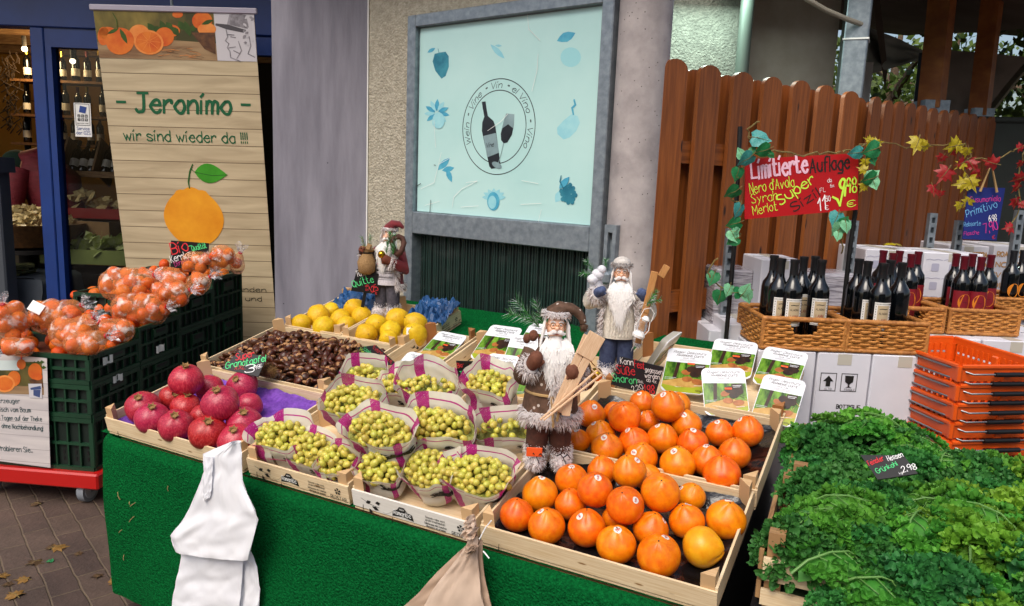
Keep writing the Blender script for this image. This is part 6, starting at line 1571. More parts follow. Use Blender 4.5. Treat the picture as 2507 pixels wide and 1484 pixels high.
# ------------------------------------------------------------------ grape bags
def m_gbag():
    m, p = base('grape_bag_paper'); out = m.node_tree.nodes['Material Output']
    p.inputs['Roughness'].default_value = .38
    tc = N(m, 'TexCoord'); sp = N(m, 'SeparateXYZ'); L(m, tc.outputs['UV'], sp.inputs[0])
    def mth(op, a, b_=None, c=None):
        n = N(m, 'Math', operation=op)
        for i, q in enumerate((a, b_, c)):
            if q is None: continue
            if isinstance(q, (int, float)): n.inputs[i].default_value = q
            else: L(m, q, n.inputs[i])
        return n.outputs[0]
    f5 = mth('FRACT', mth('MULTIPLY_ADD', sp.outputs['X'], 5, .37)); stripe = mth('LESS_THAN', f5, .27)
    rim = mth('LESS_THAN', mth('ABSOLUTE', mth('SUBTRACT', sp.outputs['Y'], .88)), .012)
    nz = N(m, 'TexNoise'); nz.inputs['Scale'].default_value = 1; mp = N(m, 'Mapping'); mp.inputs['Scale'].default_value = (150, 26, 1); L(m, tc.outputs['UV'], mp.inputs[0]); L(m, mp.outputs[0], nz.inputs['Vector']); nz.inputs['Distortion'].default_value = 3
    scroll = mth('LESS_THAN', nz.outputs[0], .66)
    st = mth('MAXIMUM', mth('MULTIPLY', stripe, scroll), rim)
    mx = N(m, 'Mix', data_type='RGBA'); mx.inputs[6].default_value = (*H('#ebe7da'), 1); mx.inputs[7].default_value = (*H('#c01f8a'), 1); L(m, st, mx.inputs[0]); L(m, mx.outputs[2], p.inputs['Base Color'])
    n2 = N(m, 'TexNoise'); n2.inputs['Scale'].default_value = 30; L(m, tc.outputs['Object'], n2.inputs['Vector']); bp = N(m, 'Bump'); bp.inputs['Strength'].default_value = .5; bp.inputs['Distance'].default_value = .006; L(m, n2.outputs[0], bp.inputs['Height']); L(m, bp.outputs[0], p.inputs['Normal'])
    tr = N(m, 'BsdfTranslucent'); L(m, mx.outputs[2], tr.inputs[0]); ms = N(m, 'MixShader'); ms.inputs[0].default_value = .38; L(m, p.outputs[0], ms.inputs[1]); L(m, tr.outputs[0], ms.inputs[2])
    tp = N(m, 'BsdfTransparent'); tp.inputs[0].default_value = (.9, .92, .75, 1); m2 = N(m, 'MixShader'); m2.inputs[0].default_value = .1; L(m, ms.outputs[0], m2.inputs[1]); L(m, tp.outputs[0], m2.inputs[2]); L(m, m2.outputs[0], out.inputs[0]); return m
m_gb = m_gbag()
m_grape = m_grad('grape_skin', ((.3, '#aaa034'), (.7, '#d4ca62')), .3, .15, 60, .14, .02, None, .04); m_grape.node_tree.nodes['Principled BSDF'].inputs['Subsurface Weight'].default_value = .2
m_stem = mk('grape_stem', '#8a9a3c', .6)
b = MB(); b.ball((0, 0, 0), (1, 1, 1.34), 12, 9); g1 = b.build('grape', m_grape, None, 80)
b = MB(); b.ball((0, 0, 0), (1, 1, 1.15), 12, 9); g2 = b.build('grape', m_grape, None, 80)
m_mag = mk('print_magenta', '#9a1450', .5)
def gbag(label, cz, W_, Dp, Hh, yaw, wb, lean=.3, flap=.4, n=46, seed=0, grapes=True, fl=.0):
    cx, cy = 746.3 + cz[0] * .33527, 839.6 + cz[1] * .33527
    wt = wb + Hh * .85; q = tinv(cx, cy, wt); c = tab(q.x, q.y, wt)
    W_ *= 1.16; Hh *= 1.0; flap *= .55
    rot = TM.to_3x3().to_4x4() @ RZ(yaw) @ RX(lean * .7)
    Mx = T(*c) @ rot @ T(0, 0, -Hh * .85); rs = random.Random(seed)
    o1, o2 = rs.uniform(0, 9), rs.uniform(0, 9)
    def surf(a, cc, off=0):
        th = 2 * PI * (a - .25) ; cs, sn = cos(th), sin(th)
        sx = math.copysign(abs(cs) ** .62, cs); sy = math.copysign(abs(sn) ** .75, sn)
        k = .72 + .3 * cc ** .6 + (.07 * cc ** 4)
        h = Hh * (1 + max(0, sn) * flap - max(0, -sn) * fl + .3 * noise.noise((cs * 1.6 + o1, sn * 1.6, 1)) + .08 * abs(cs) ** 3)
        wr = 1 + .26 * noise.noise((a * 5 + o2, cc * 2.2, o1)) + .05 * noise.noise((a * 22 + o1, cc * 8, o2))
        x = W_ / 2 * sx * k * wr; y = Dp / 2 * sy * k * wr
        if cc > .75: x *= 1 - .05 * (cc - .75) * sn; y += .02 * (cc - .75) * 4 * max(0, sn) * (.6 + noise.noise((a * 9, o1, 2)))
        return V((x + off * sx, y + off * sy, h * cc))
    t = thing('grape_bag', label, 'grape bag', Mx, 'paper bags of pale grapes'); b = MB()
    b.grid(lambda a, cc: surf(a, cc), 64, 16); b.add([surf(i / 24, 0) for i in range(24)], [tuple(range(24))[::-1]]); b.build('bag_paper', m_gb, t, 60)
    tm = MB(); write(tm, 'Sultanas', .05, .55, .15, .15, 0, wid=.2, jit=.3); tm.ribbon([(.22, .74), (.05 + .01, .60), (-.0, .56)], .02, 1) if seed % 2 else None
    b = MB(); b.add([surf(p[0] % 1, p[1], .002 + p[2]) for p in tm.v], tm.f); b.m = list(tm.m); b.build('bag_print', [m_ink, m_mag], t, 0)
    if not grapes: return
    gt = thing('grape_bunch', 'pale grapes in the ' + label, 'grapes', Mx, 'bunches of pale grapes in bags')
    pts = []; tries = 0; r_ = .0096
    n = min(98, int(n * 2))
    while len(pts) < n and tries < 4000:
        tries += 1; a = rs.uniform(0, 2 * PI); rr = math.sqrt(rs.random()); x, y = W_ * .44 * rr * cos(a), Dp * .42 * rr * sin(a) + .004
        z = Hh * .74 + .032 * (1 - rr * rr) + rs.uniform(-.004, .006) + (.016 if tries > 1800 else 0) + y * flap * .45
        if all((x - p[0]) ** 2 + (y - p[1]) ** 2 + (z - p[2]) ** 2 > (1.6 * r_) ** 2 for p in pts): pts.append((x, y, z))
    for (x, y, z) in pts:
        g = (g1 if rs.random() < .7 else g2).copy(); C.objects.link(g); g.parent = gt; g.matrix_local = T(x, y, z) @ RZ(rs.uniform(0, 6)) @ RX(rs.uniform(-1.6, 1.6)) @ S(r_ * rs.uniform(.88, 1.1))
    b = MB()
    for i in range(7):
        x, y = rs.uniform(-.3, .3) * W_, rs.uniform(-.3, .3) * Dp; z = Hh * .74 + .02; b.tube([(x * .3, y * .3, z - .02), (x, y, z + .008), (x * 1.2, y * 1.2 + .006, z + .02)], .0014, 5)
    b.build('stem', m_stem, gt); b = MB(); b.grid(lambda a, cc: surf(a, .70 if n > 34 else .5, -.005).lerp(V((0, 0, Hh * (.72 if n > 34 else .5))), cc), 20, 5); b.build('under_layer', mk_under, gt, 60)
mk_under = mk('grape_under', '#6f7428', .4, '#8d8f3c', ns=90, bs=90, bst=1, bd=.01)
gbag('front left bag of yellowish grapes beside the pomegranates', (-165, 700), .17, .12, .10, .1, .018, .32, .3, 46, 1)
gbag('second bag from the left along the front edge', (50, 800), .14, .11, .085, .0, .018, .32, .35, 36, 2)
gbag('small front bag left of the gap between the printed crates', (235, 880), .105, .1, .085, .0, .018, .32, .2, 26, 3)
gbag('front bag at the left end of the white fronted crate', (545, 925), .12, .1, .09, .05, .018, .35, .25, 26, 4)
gbag('front bag in the middle of the white fronted crate', (915, 935), .15, .12, .095, -.05, .02, .38, .45, 46, 5)
gbag('front bag of the white fronted crate nearest the persimmons', (1265, 975), .175, .125, .10, .05, .022, .36, .3, 54, 6)
gbag('big bag lying in the middle on top of the front bags', (540, 650), .20, .12, .11, -.1, .085, .40, .25, 50, 7)
gbag('wide bag with a curled stem amid the pile', (950, 610), .205, .12, .105, .15, .085, .38, .45, 50, 8)
gbag('heaped bag at the left of the pile next to the chestnuts', (350, 440), .195, .13, .11, .05, .07, .38, .3, 60, 9)
gbag('tall open bag with few grapes at the back of the pile', (890, 330), .18, .11, .12, .05, .085, .3, .75, 16, 10)
gbag('back right bag in front of the small chalkboard', (1345, 310), .15, .115, .13, -.05, .09, .3, .4, 30, 11)
gbag('limp bag right of the pile beside the brown coated figure', (1440, 640), .15, .09, .10, .5, .05, .5, .2, 9, 12)
gbag('back left bag with a tall flap beside the chestnut chalkboard', (440, 265), .15, .1, .10, .35, .08, .25, .7, 24, 13)
gbag('small back bag of grapes behind the heaped left bag', (660, 330), .1, .09, .1, .2, .075, .3, .5, 18, 14)
for o in (g1, g2): bpy.data.objects.remove(o)
# ------------------------------------------------------------------ price signs
mats_s = [m_chalk_w, m_chalk_r, m_chalk_g, m_chalk_y, m_chalk_m, m_ink, mk('chalk_pink', '#f0c2d6', .8), mk('chalk_blue', '#6fb0e0', .8)]
def qsign(label, quad, wp, zone, texts, bmat=None, name='price_sign', cat='sign', stick=None, th=.004, extra=None):
    """quad: zoom px of TL TR BR BL; wp: function(px plan, corner) -> world point for TL, TR, BL"""
    pl = [zn(q, *zone) for q in quad]
    Mx, W_, H_ = frame(wp(pl[0], 0), wp(pl[1], 1), wp(pl[3], 3)); o_, nz_ = Mx.translation, Mx.to_3x3() @ V((0, 0, 1)); inv = Mx.inverted()
    def loc(q): x, y = zn(q, *zone); p = inv @ onpl(x, y, o_, nz_); return p.x, p.y
    pts = [loc(q) for q in quad][::-1]
    t = thing(name, label, cat, Mx); b = MB(); b.prism(pts, -th, 0); b.build('board', bmat or m_black, t)
    b = MB()
    for s_, a, c, hp, tk, mi in texts:
        p, q = loc(a), loc(c); up = loc((a[0], a[1] - hp)); hh = math.hypot(up[0] - p[0], up[1] - p[1]); an = math.atan2(q[1] - p[1], q[0] - p[0]); hh *= abs(sin(math.atan2(up[1] - p[1], up[0] - p[0]) - an))
        b = MB(); write(b, s_, p[0], p[1], hh, tk * .72, mi, wid=math.hypot(q[0] - p[0], q[1] - p[1]), ang=an, z=.0012, jit=.5); b.build('lettering', mats_s, t)
    if extra: b = MB(); extra(b, loc); b.build('tick_mark', mats_s, t)
    if stick:
        b = MB(); cx = sum(p[0] for p in pts) / 4; b.box((cx, -stick / 2 + .01, -th - .003), (.014, stick, .005)); b.build('stake', m_black, t)
    return t
wY = lambda Y: (lambda p, k: at(p[0], p[1], Y[k] if isinstance(Y, tuple) else Y))
def wW(ws): return lambda p, k: (lambda q: tab(q.x, q.y, ws[k]))(tinv(p[0], p[1], ws[k]))
ZB2 = (0, 850, 1814 / 1100)
qsign('black chalkboard with red and white lettering standing behind the mandarin bags before the banner', [(1110, 160), (1355, 178), (1352, 345), (1106, 340)], wY(4.3), ZB2, [('Bio', (1118, 248), (1226, 226), 72, .14, 1), ('-', (1228, 215), (1246, 212), 40, .2, 2), ('Qualität', (1250, 228), (1342, 205), 36, .14, 2), ('Kernlose', (1113, 302), (1272, 262), 46, .13, 0), ('Direktimport', (1138, 328), (1345, 262), 32, .13, 4)], stick=.14)
qsign('small black chalkboard for the quinces standing beside the red coated figure', [(567, 480), (745, 520), (722, 668), (522, 640)], wY(3.28), ZM, [('Türk', (566, 538), (630, 525), 42, .12, 0), ('Quitte', (540, 616), (690, 572), 52, .13, 2), ('ab', (628, 612), (652, 608), 20, .14, 1), ('4x', (628, 640), (650, 638), 18, .14, 1), ('1,25', (668, 655), (722, 632), 46, .13, 1), ('€', (702, 668), (716, 666), 18, .14, 1)], stick=.16)
ZT = (700, 1100, 2507 / 1500)
qsign('black price sign lying on the chestnuts behind the pomegranates with green lettering', [(398, 478), (588, 508), (528, 640), (290, 586)], wW((.18, .17, 0, .14)), ZT, [('Super', (382, 535), (500, 508), 42, .13, 1), ('Granatapfel', (315, 590), (577, 540), 42, .13, 2), ('XXL', (372, 595), (446, 590), 26, .14, 1), ('3', (440, 612), (500, 606), 46, .13, 0), ('98', (505, 598), (545, 580), 26, .13, 0), ('€', (540, 580), (556, 575), 20, .13, 0)])
qsign('black price sign with red and green lettering at the right of the chestnut heap', [(1300, 432), (1440, 560), (1282, 570), (1178, 448)], wW((.155, .13, 0, .12)), ZT, [('Extra dicke', (1285, 455), (1405, 555), 32, .13, 1), ('Esskastanien', (1225, 462), (1362, 568), 30, .13, 2), ('Maronen', (1197, 470), (1290, 552), 30, .13, 3), ('1,29', (1300, 562), (1362, 566), 34, .12, 0)])
qsign('black chalkboard with red lettering behind the back right grape bag', [(1290, 1152), (1558, 1160), (1562, 1330), (1305, 1320)], wW((.16, .16, 0, .075)), ZM, [('Bio-', (1303, 1200), (1350, 1192), 34, .13, 1), ('Türk', (1478, 1182), (1530, 1176), 26, .14, 0), ('kernlos', (1400, 1222), (1540, 1204), 46, .14, 1), ('Trauben', (1320, 1262), (1480, 1250), 38, .13, 2)])
ZS = (1900, 900, 1336 / 900)
qsign('slate chalkboard with red, green and white lettering between the cream figure and the packs', [(808, 750), (1057, 812), (1006, 980), (748, 910)], wW((.185, .17, 0, .075)), ZS, [('Kann', (806, 788), (880, 798), 36, .13, 0), ('Fest', (888, 808), (946, 818), 42, .13, 1), ('gegessen', (950, 832), (1050, 852), 28, .13, 0), ('werden', (948, 868), (1034, 880), 28, .13, 0), ('ab 4x', (958, 892), (1014, 904), 22, .13, 0), ('Süße', (784, 846), (890, 856), 46, .13, 1), ('Sharon', (758, 890), (902, 908), 42, .13, 2), ('Stck.', (906, 898), (940, 904), 16, .14, 0), ('2,20', (880, 950), (940, 934), 32, .12, 0), ('1,98', (944, 958), (1004, 966), 46, .13, 1)], bmat=mk('slate_board', '#1d2026', .6), stick=.1)
ZK = (2900, 1500, 1894 / 1131)
qsign('black price sign half buried in the kale with red and white lettering', [(815, 487), (1100, 490), (1195, 610), (930, 650)], lambda p, k: atz(p[0], p[1], (.93, .95, 0, .895)[k]), ZK, [('Feinster', (875, 560), (972, 522), 38, .14, 1), ('Hessen', (1000, 528), (1100, 500), 36, .13, 0), ('Grünkohl', (930, 612), (1062, 556), 36, .13, 2), ('2,98', (1096, 604), (1190, 580), 42, .13, 0), ('kg', (1075, 618), (1094, 612), 18, .13, 0)])
ZR = (2500, 0, 2272 / 1531)
def chk(b, loc): b.ribbon([loc(q) for q in ((1155, 1152), (1180, 1165), (1195, 1200), (1225, 1060))], .009, 3, z=.0018)
qsign('bright red wine sign with hand painted white, black and lime lettering framed by vine leaves', [(645, 930), (1305, 895), (1302, 1225), (640, 1282)], wY((2.78, 2.78, 2.78, 2.78)), ZR, [('Limitierte', (682, 1042), (1008, 998), 105, .2, 6), ('Auflage', (1022, 1005), (1252, 985), 82, .17, 5), ("Nero d'Avola", (672, 1132), (930, 1088), 60, .1, 3), ('Syrah', (682, 1190), (832, 1165), 52, .1, 3), ('Merlot', (690, 1255), (832, 1225), 52, .1, 3), ('Super', (850, 1200), (1052, 1062), 70, .17, 3), ('Sizil', (930, 1240), (1080, 1142), 60, .2, 5), ('FL', (1080, 1122), (1112, 1118), 24, .13, 0), ('11', (1070, 1228), (1112, 1222), 76, .13, 0), ('50', (1115, 1178), (1140, 1174), 30, .14, 0), ('€', (1112, 1226), (1130, 1222), 24, .14, 0), ('ab', (1124, 1066), (1148, 1060), 24, .13, 0), ('6x', (1140, 1096), (1162, 1092), 20, .13, 0), ('9', (1198, 1140), (1232, 1136), 100, .2, 3), ('98', (1236, 1130), (1294, 1124), 86, .14, 3), ('€', (1244, 1212), (1290, 1200), 36, .17, 3)],
      bmat=mk('red_board', '#b00f16', .4, coat=.2), name='wine_sign', th=.006, extra=chk)
ZL = (3300, 250, 1276 / 731)
bsign = qsign('blue hand lettered wine sign hanging from a cord before the dark tarpaulin', [(895, 850), (1147, 856), (1087, 1217), (856, 1207)], wY(3.7), ZL, [('Susumaniello', (905, 952), (1112, 944), 36, .12, 4), ('Primitivo', (882, 1055), (1092, 988), 50, .12, 7), ('6,98', (1034, 1088), (1086, 1080), 42, .12, 0), ('Rebsorte', (862, 1120), (976, 1110), 30, .12, 7), ('7,90', (1008, 1165), (1096, 1135), 62, .12, 4), ('Flasche', (862, 1182), (966, 1172), 26, .13, 4), ('€', (1060, 1205), (1078, 1200), 22, .13, 1)], bmat=mk('blue_board', '#14246e', .5), name='wine_sign', th=.008)
b = MB(); q = [bsign.matrix_world.inverted() @ at(*zn(k, *ZL), 3.68) for k in ((975, 880), (1052, 690), (1090, 885))]; b.tube(q, .006, 6); b.build('cord', m_rope, bsign)
# ------------------------------------------------------------------ perforated uprights of the wine shelf
def upright(label, x0, y0, Y):
    p = at(x0, y0, Y); b = MB(); n = int(p.z / .05)
    for s_ in (-.014, .014): b.box((s_, 0, p.z / 2), (.01, .03, p.z))
    b.box((0, .012, p.z / 2), (.018, .004, p.z))
    for k in range(n): b.box((0, -.004, p.z - .01 - k * .05), (.018, .02, .022))
    single('shelf_upright', b, m_galv, label, 'shelf upright', T(p.x, Y, 0), 'perforated steel shelf uprights')
upright('perforated steel upright at the left below the vine leaves', 1790, 560, 3.08)
upright('perforated steel upright below the right end of the red wine sign', 2090, 540, 3.42)
upright('perforated steel upright before the picket fence behind the crest cartons', 2284, 522, 3.80)
upright('perforated steel upright to the left of the blue wine sign', 2350, 540, 3.80)
upright('perforated steel upright at the right edge of the view', 2497, 515, 3.80)
for (x, y0, y1, Y, lb) in ((1812, 310, 600, 2.83, 'left'), (2096, 505, 600, 2.83, 'right')):
    a_, c_ = at(x, y0, Y), at(x - 14, y1, Y); b = MB(); b.tube([(c_.x, Y, 0), (c_.x, Y, c_.z), a_], .009, 8); single('sign_pole', b, m_black, 'thin dark pole holding the %s end of the red wine sign' % lb, 'pole')
# ------------------------------------------------------------------ vine garlands
m_vine = mk('vine_stem', '#5a4a24', .8, '#7a6a3a', ns=30)
m_lfs = {'g': mk('vine_leaf_green', '#14663a', .5, '#2c8a50', ns=22, transl=.15), 't': mk('vine_leaf_teal', '#1f7f7c', .5, '#52a8a4', ns=20, transl=.15), 'p': mk('vine_leaf_pale', '#5aa878', .5, '#8fd0a4', ns=20, transl=.15), 'y': mk('maple_leaf_yellow', '#8f7f08', .5, '#b8a616', ns=20, transl=.15), 'r': mk('maple_leaf_red', '#7a0c10', .5, '#a81618', ns=20, transl=.15)}
def leafshape(kind):
    b = MB()
    if kind in 'gtp': pts = [(0, 0), (.28, -.1), (.5, .12), (.5, .42), (.36, .66), (.16, .86), (0, 1.08)]
    else: pts = [(0, 0), (.22, -.08), (.55, .02), (.34, .22), (.62, .5), (.3, .46), (.3, .7), (.12, .62), (0, 1.1)]
    k = len(pts)
    def zf(x, y): return -.28 * x * x * 1.3 - .18 * (y - .4) ** 2 + .05 * sin(9 * x + 7 * y)
    m_ = [(0, y) for _, y in pts]
    rows = 5
    for sg in (-1, 1):
        vs = []
        for i, (x, y) in enumerate(pts):
            yc = max(0, min(1.02, y * .8 + .1 if 0 < i < k - 1 else y))
            for j in range(rows + 1): t = j / rows; X, Y_ = sg * x * t, yc + (y - yc) * t; vs.append((X, Y_, zf(X, Y_) + .06 * abs(X)))
        fs = [((i * (rows + 1) + j), (i * (rows + 1) + j + 1), ((i + 1) * (rows + 1) + j + 1), ((i + 1) * (rows + 1) + j)) for i in range(k - 1) for j in range(rows)]
        b.add(vs, fs if sg > 0 else [f[::-1] for f in fs])
    b.tube([(0, y, zf(0, y) + .01) for y in (-.25, 0, .3, .6, .95)], [.03, .03, .022, .016, .006], 4, 1); return b
lfm = {k: leafshape(k).build('leaf', [m, m_vine], None, 70).data for k, m in m_lfs.items()}
for o in [o for o in C.objects if o.name.startswith('leaf') and o.data in lfm.values()]: bpy.data.objects.remove(o)
def garland(label, path, leaves, Y, zone, vr=.003):
    P_ = [at(*zn(q, *zone), Y) for q in path]; t = thing('leaf_garland', label, 'garland', T(*P_[0])); o0 = P_[0]
    b = MB(); fine = []
    for i in range(len(P_) - 1):
        for j in range(4): fine.append(P_[i].lerp(P_[i + 1], j / 4) - o0 + V((rnd.uniform(-.008, .008), rnd.uniform(-.012, .0), rnd.uniform(-.008, .008))))
    fine.append(P_[-1] - o0); b.tube(fine, vr, 5); b.build('vine', m_vine, t)
    for (x, y, sz, ang, k) in leaves:      # middle of the leaf in the enlarged photo, size px, direction of the tip
        p = at(*zn((x, y), *zone), Y - rnd.uniform(.01, .045)); s_ = sz / zone[2] * .62193 * Y / FPX
        mt = mat3((0, 0, 0), V((1, 0, 0)), V((0, 0, 1)), V((0, -1, 0))) @ RZ(R(ang) - PI / 2) @ RX(rnd.uniform(-.6, .35)) @ RY(rnd.uniform(-.5, .5)) @ S(s_) @ T(0, -.5, 0)
        l = bpy.data.objects.new('leaf', lfm[k]); C.objects.link(l); l.parent = t; l.matrix_local = T(*(p - o0)) @ mt @ S(.9)
    return t
garland('green and teal leaf garland over the left pole and top of the red sign', [(720, 715), (660, 760), (680, 850), (780, 880), (900, 905), (1050, 900), (1200, 885)], [(745, 812, 115, -10, 't'), (735, 885, 100, 200, 'g'), (640, 940, 105, 220, 't'), (615, 890, 70, 120, 'p'), (690, 870, 50, 60, 'g'), (800, 912, 40, -40, 'g')], 2.74, ZR)
garland('vine leaf garland hanging down the left side of the red wine sign', [(640, 960), (590, 1050), (555, 1140), (620, 1200), (590, 1290), (610, 1360), (560, 1430)], [(595, 1025, 85, 260, 'g'), (560, 1130, 100, 215, 'g'), (600, 1240, 95, 250, 't'), (570, 1310, 90, 200, 'g'), (580, 1385, 85, 300, 'p'), (565, 1410, 80, 220, 'g'), (600, 1345, 50, 20, 'p')], 2.74, ZR)
garland('green, teal and yellow leaf garland over the right end of the red wine sign', [(1200, 885), (1260, 880), (1340, 850), (1420, 830), (1390, 920), (1340, 1000), (1390, 1060)], [(1280, 895, 85, 190, 't'), (1375, 880, 115, 200, 'g'), (1390, 935, 80, 300, 'g'), (1425, 835, 75, 20, 'y'), (1360, 815, 70, 160, 'y'), (1360, 1050, 100, 200, 'g'), (1395, 1020, 85, 40, 'p'), (1400, 1080, 70, 290, 'p'), (1330, 1100, 70, 240, 'y'), (1320, 985, 60, 160, 'y'), (1345, 960, 60, 280, 'y')], 2.76, ZR)
garland('vine leaf garland hanging below the right corner of the red wine sign', [(1180, 1245), (1185, 1300), (1220, 1330), (1200, 1400), (1205, 1480)], [(1170, 1290, 100, 250, 't'), (1180, 1350, 95, 240, 'p'), (1235, 1330, 80, 280, 'p'), (1225, 1290, 70, 60, 'g'), (1185, 1385, 60, 260, 'p')], 2.74, ZR)
garland('green leaf garland lying low before the film wrapped stack', [(370, 200), (300, 280), (340, 340), (430, 390), (540, 400), (600, 400)], [(335, 330, 100, 250, 'g'), (380, 455, 110, 265, 'g'), (440, 410, 90, 250, 'p'), (515, 415, 90, 0, 'g'), (560, 390, 90, 60, 'p'), (570, 450, 95, 290, 'p')], 2.78, ZC)
garland('yellow and red maple leaf garland strung along the picket fence', [(140, 560), (310, 545), (460, 575), (560, 570), (720, 560), (880, 560), (900, 640), (860, 730), (900, 800), (860, 900), (830, 1020)], [(270, 545, 75, 20, 'y'), (535, 575, 130, 250, 'y'), (610, 570, 80, 0, 'y'), (770, 575, 130, 200, 'y'), (845, 560, 110, 10, 'y'), (880, 620, 80, 270, 'y'), (830, 690, 90, 200, 'r'), (700, 660, 70, 250, 'r'), (715, 780, 130, 240, 'r'), (925, 710, 100, 300, 'r'), (960, 760, 80, 320, 'r'), (655, 880, 90, 280, 'r'), (700, 905, 60, 270, 'r'), (805, 620, 60, 300, 'r'), (830, 830, 110, 190, 'y'), (925, 840, 120, 300, 'y'), (880, 965, 80, 250, 'y'), (825, 990, 70, 260, 'y'), (880, 770, 60, 30, 'y'), (830, 705, 80, 220, 'y')], 3.72, ZL)
garland('red leaf garland hanging above the blue wine sign at the right edge', [(930, 650), (1090, 660), (1195, 600), (1280, 560), (1250, 700), (1220, 820), (1260, 960), (1200, 1080), (1160, 1140)], [(1030, 675, 105, 160, 'r'), (1065, 685, 70, 350, 'r'), (1262, 570, 70, 30, 'r'), (1245, 700, 60, 250, 'r'), (1220, 800, 100, 210, 'r'), (1215, 865, 80, 240, 'r'), (1215, 970, 90, 280, 'r'), (1160, 1132, 90, 190, 'r'), (1270, 980, 60, 300, 'r')], 3.66, ZL)
def loose(label, x, y, zone, sz, k, Y=None, z=None, ang=0):
    px = zn((x, y), *zone); p = at(px[0], px[1], Y) if Y else atz(px[0], px[1], z); s_ = sz
    o = bpy.data.objects.new('fallen_leaf', lfm[k]); C.objects.link(o); o.matrix_world = T(*p) @ RZ(R(ang)) @ RX(rnd.uniform(-.15, .15)) @ S(s_) @ T(0, -.5, 0); tag(o, label, 'leaf')
loose('yellow maple leaf on top of the left crest carton', 355, 1238, ZL, .075, 'y', Y=3.55, ang=20)
m_dead = mk('dead_leaf', '#6a4a1c', .7, '#8f6a2a', ns=30); lfm['d'] = lfm['y'].copy(); lfm['d'].materials[0] = m_dead; lfm['e'] = lfm['y'].copy(); lfm['e'].materials[0] = mk('dead_leaf_dark', '#3a2815', .8, '#5a4020', ns=30)
ZG = (0, 1500, 2177 / 1300)
for x, y, sz, k, a, lb in ((765, 1300, .06, 'd', 40, 'yellow brown fallen leaf at the hem of the green cloth'), (410, 1090, .06, 'd', -60, 'curled ochre fallen leaf in the middle of the paving'), (345, 1085, .045, 'e', 30, 'dark brown fallen leaf beside the ochre leaf on the paving'), (135, 1305, .05, 'd', 100, 'tan fallen leaf at the left on the paving'), (15, 1275, .05, 'd', 10, 'tan fallen leaf at the left edge of the view'), (85, 1400, .06, 'd', 60, 'folded brown fallen leaf at the lower left corner'), (215, 1195, .06, 'e', 140, 'large dark fallen leaf on the lower left paving'), (225, 805, .05, 'e', 80, 'dark leaf under the red trolley'), (335, 1180, .025, 'g', 0, 'small green leaf scrap on the paving'), (640, 1285, .04, 'e', 200, 'dark leaf near the hem of the green cloth'), (520, 1130, .03, 'e', 10, 'small dark leaf on the paving left of the green cloth'), (60, 1330, .035, 'e', 0, 'small dark leaf scrap at the left')):
    loose(lb, x, y, ZG, sz, k, z=.006, ang=a)
# ------------------------------------------------------------------ bearded winter figures
m_furw = mk('fur_white', '#faf6f6', .9, transl=.5); m_furb = mk('fur_brown', '#8a7466', .9, transl=.5); m_beard = mk('beard_white', '#f8f6f4', .8, transl=.35); m_face = mk('doll_skin', '#efc0a2', .45, '#e6ae90', ns=12)
m_gold2 = mk('gold_bell', '#c99a2a', .18, metal=1)
m_fir = mk('fir_needles', '#1d5a24', .6, '#3f8f38', ns=40); m_firf = mk('fir_frosted', '#7f9a86', .7, '#c6d0cc', ns=60)
def fur(mb, pts, Ln, wd, rs, mis=(0, 0, 1), droop=.3):
    for p, n_ in pts:
        d = (V(n_) + V((rs.gauss(0, .45), rs.gauss(0, .45), rs.gauss(0, .45) - droop))).normalized(); e = d.cross(V((rs.gauss(0, 1), rs.gauss(0, 1), rs.gauss(0, 1)))).normalized() * wd; l = Ln * rs.uniform(.6, 1.25); mi = mis[rs.randrange(len(mis))]; p = V(p); m_ = p + d * l * .55; m_.z -= .0
        mb.add([p - e, p + e, m_ + e * .8, p + d * l + V((0, 0, -l * .25)), m_ - e * .8], [(0, 1, 2, 4), (4, 2, 3)], mi)
def ring_pts(c, rx, ry, h, n, rs, out=1):
    o = []
    for _ in range(n):
        a = rs.uniform(0, 2 * PI); z = rs.uniform(-h / 2, h / 2); o.append((V((c[0] + rx * cos(a), c[1] + ry * sin(a), c[2] + z)), V((cos(a), sin(a), z / h * .8))))
    return o
def ball_pts(c, r_, n, rs):
    o = []
    for _ in range(n):
        d = V((rs.gauss(0, 1), rs.gauss(0, 1), rs.gauss(0, 1))).normalized(); o.append((V((c[0] + d.x * r_[0], c[1] + d.y * r_[1], c[2] + d.z * r_[2])), d))
    return o
def tube_pts(path, r_, n, rs):
    o = []; P_ = [V(q) for q in path]
    for _ in range(n):
        i = rs.randrange(len(P_) - 1); t = rs.random(); c = P_[i].lerp(P_[i + 1], t); d = (P_[i + 1] - P_[i]).normalized(); a = rs.uniform(0, 2 * PI); u = d.orthogonal().normalized(); v = d.cross(u); n_ = u * cos(a) + v * sin(a); o.append((c + n_ * r_, n_))
    return o
def fir(mb, base_, tip, rs, ln=.05, n=90, mis=(0, 0, 1)):
    base_, tip = V(base_), V(tip); mb.tube([base_, tip], .003, 4, 0); d = (tip - base_).normalized()
    for _ in range(n):
        p = base_.lerp(tip, rs.random()); u = V((rs.gauss(0, 1), rs.gauss(0, 1), rs.gauss(0, 1))); u = (u - d * u.dot(d)).normalized(); q = (u + d * .9).normalized(); e = q.orthogonal().normalized() * .0022; l = ln * rs.uniform(.6, 1); mb.add([p - e, p + e, p + q * l], [(0, 1, 2)], mis[rs.randrange(len(mis))])
def arm(mb, pts, rs_, mi=0): mb.tube(pts, rs_, 12, mi)
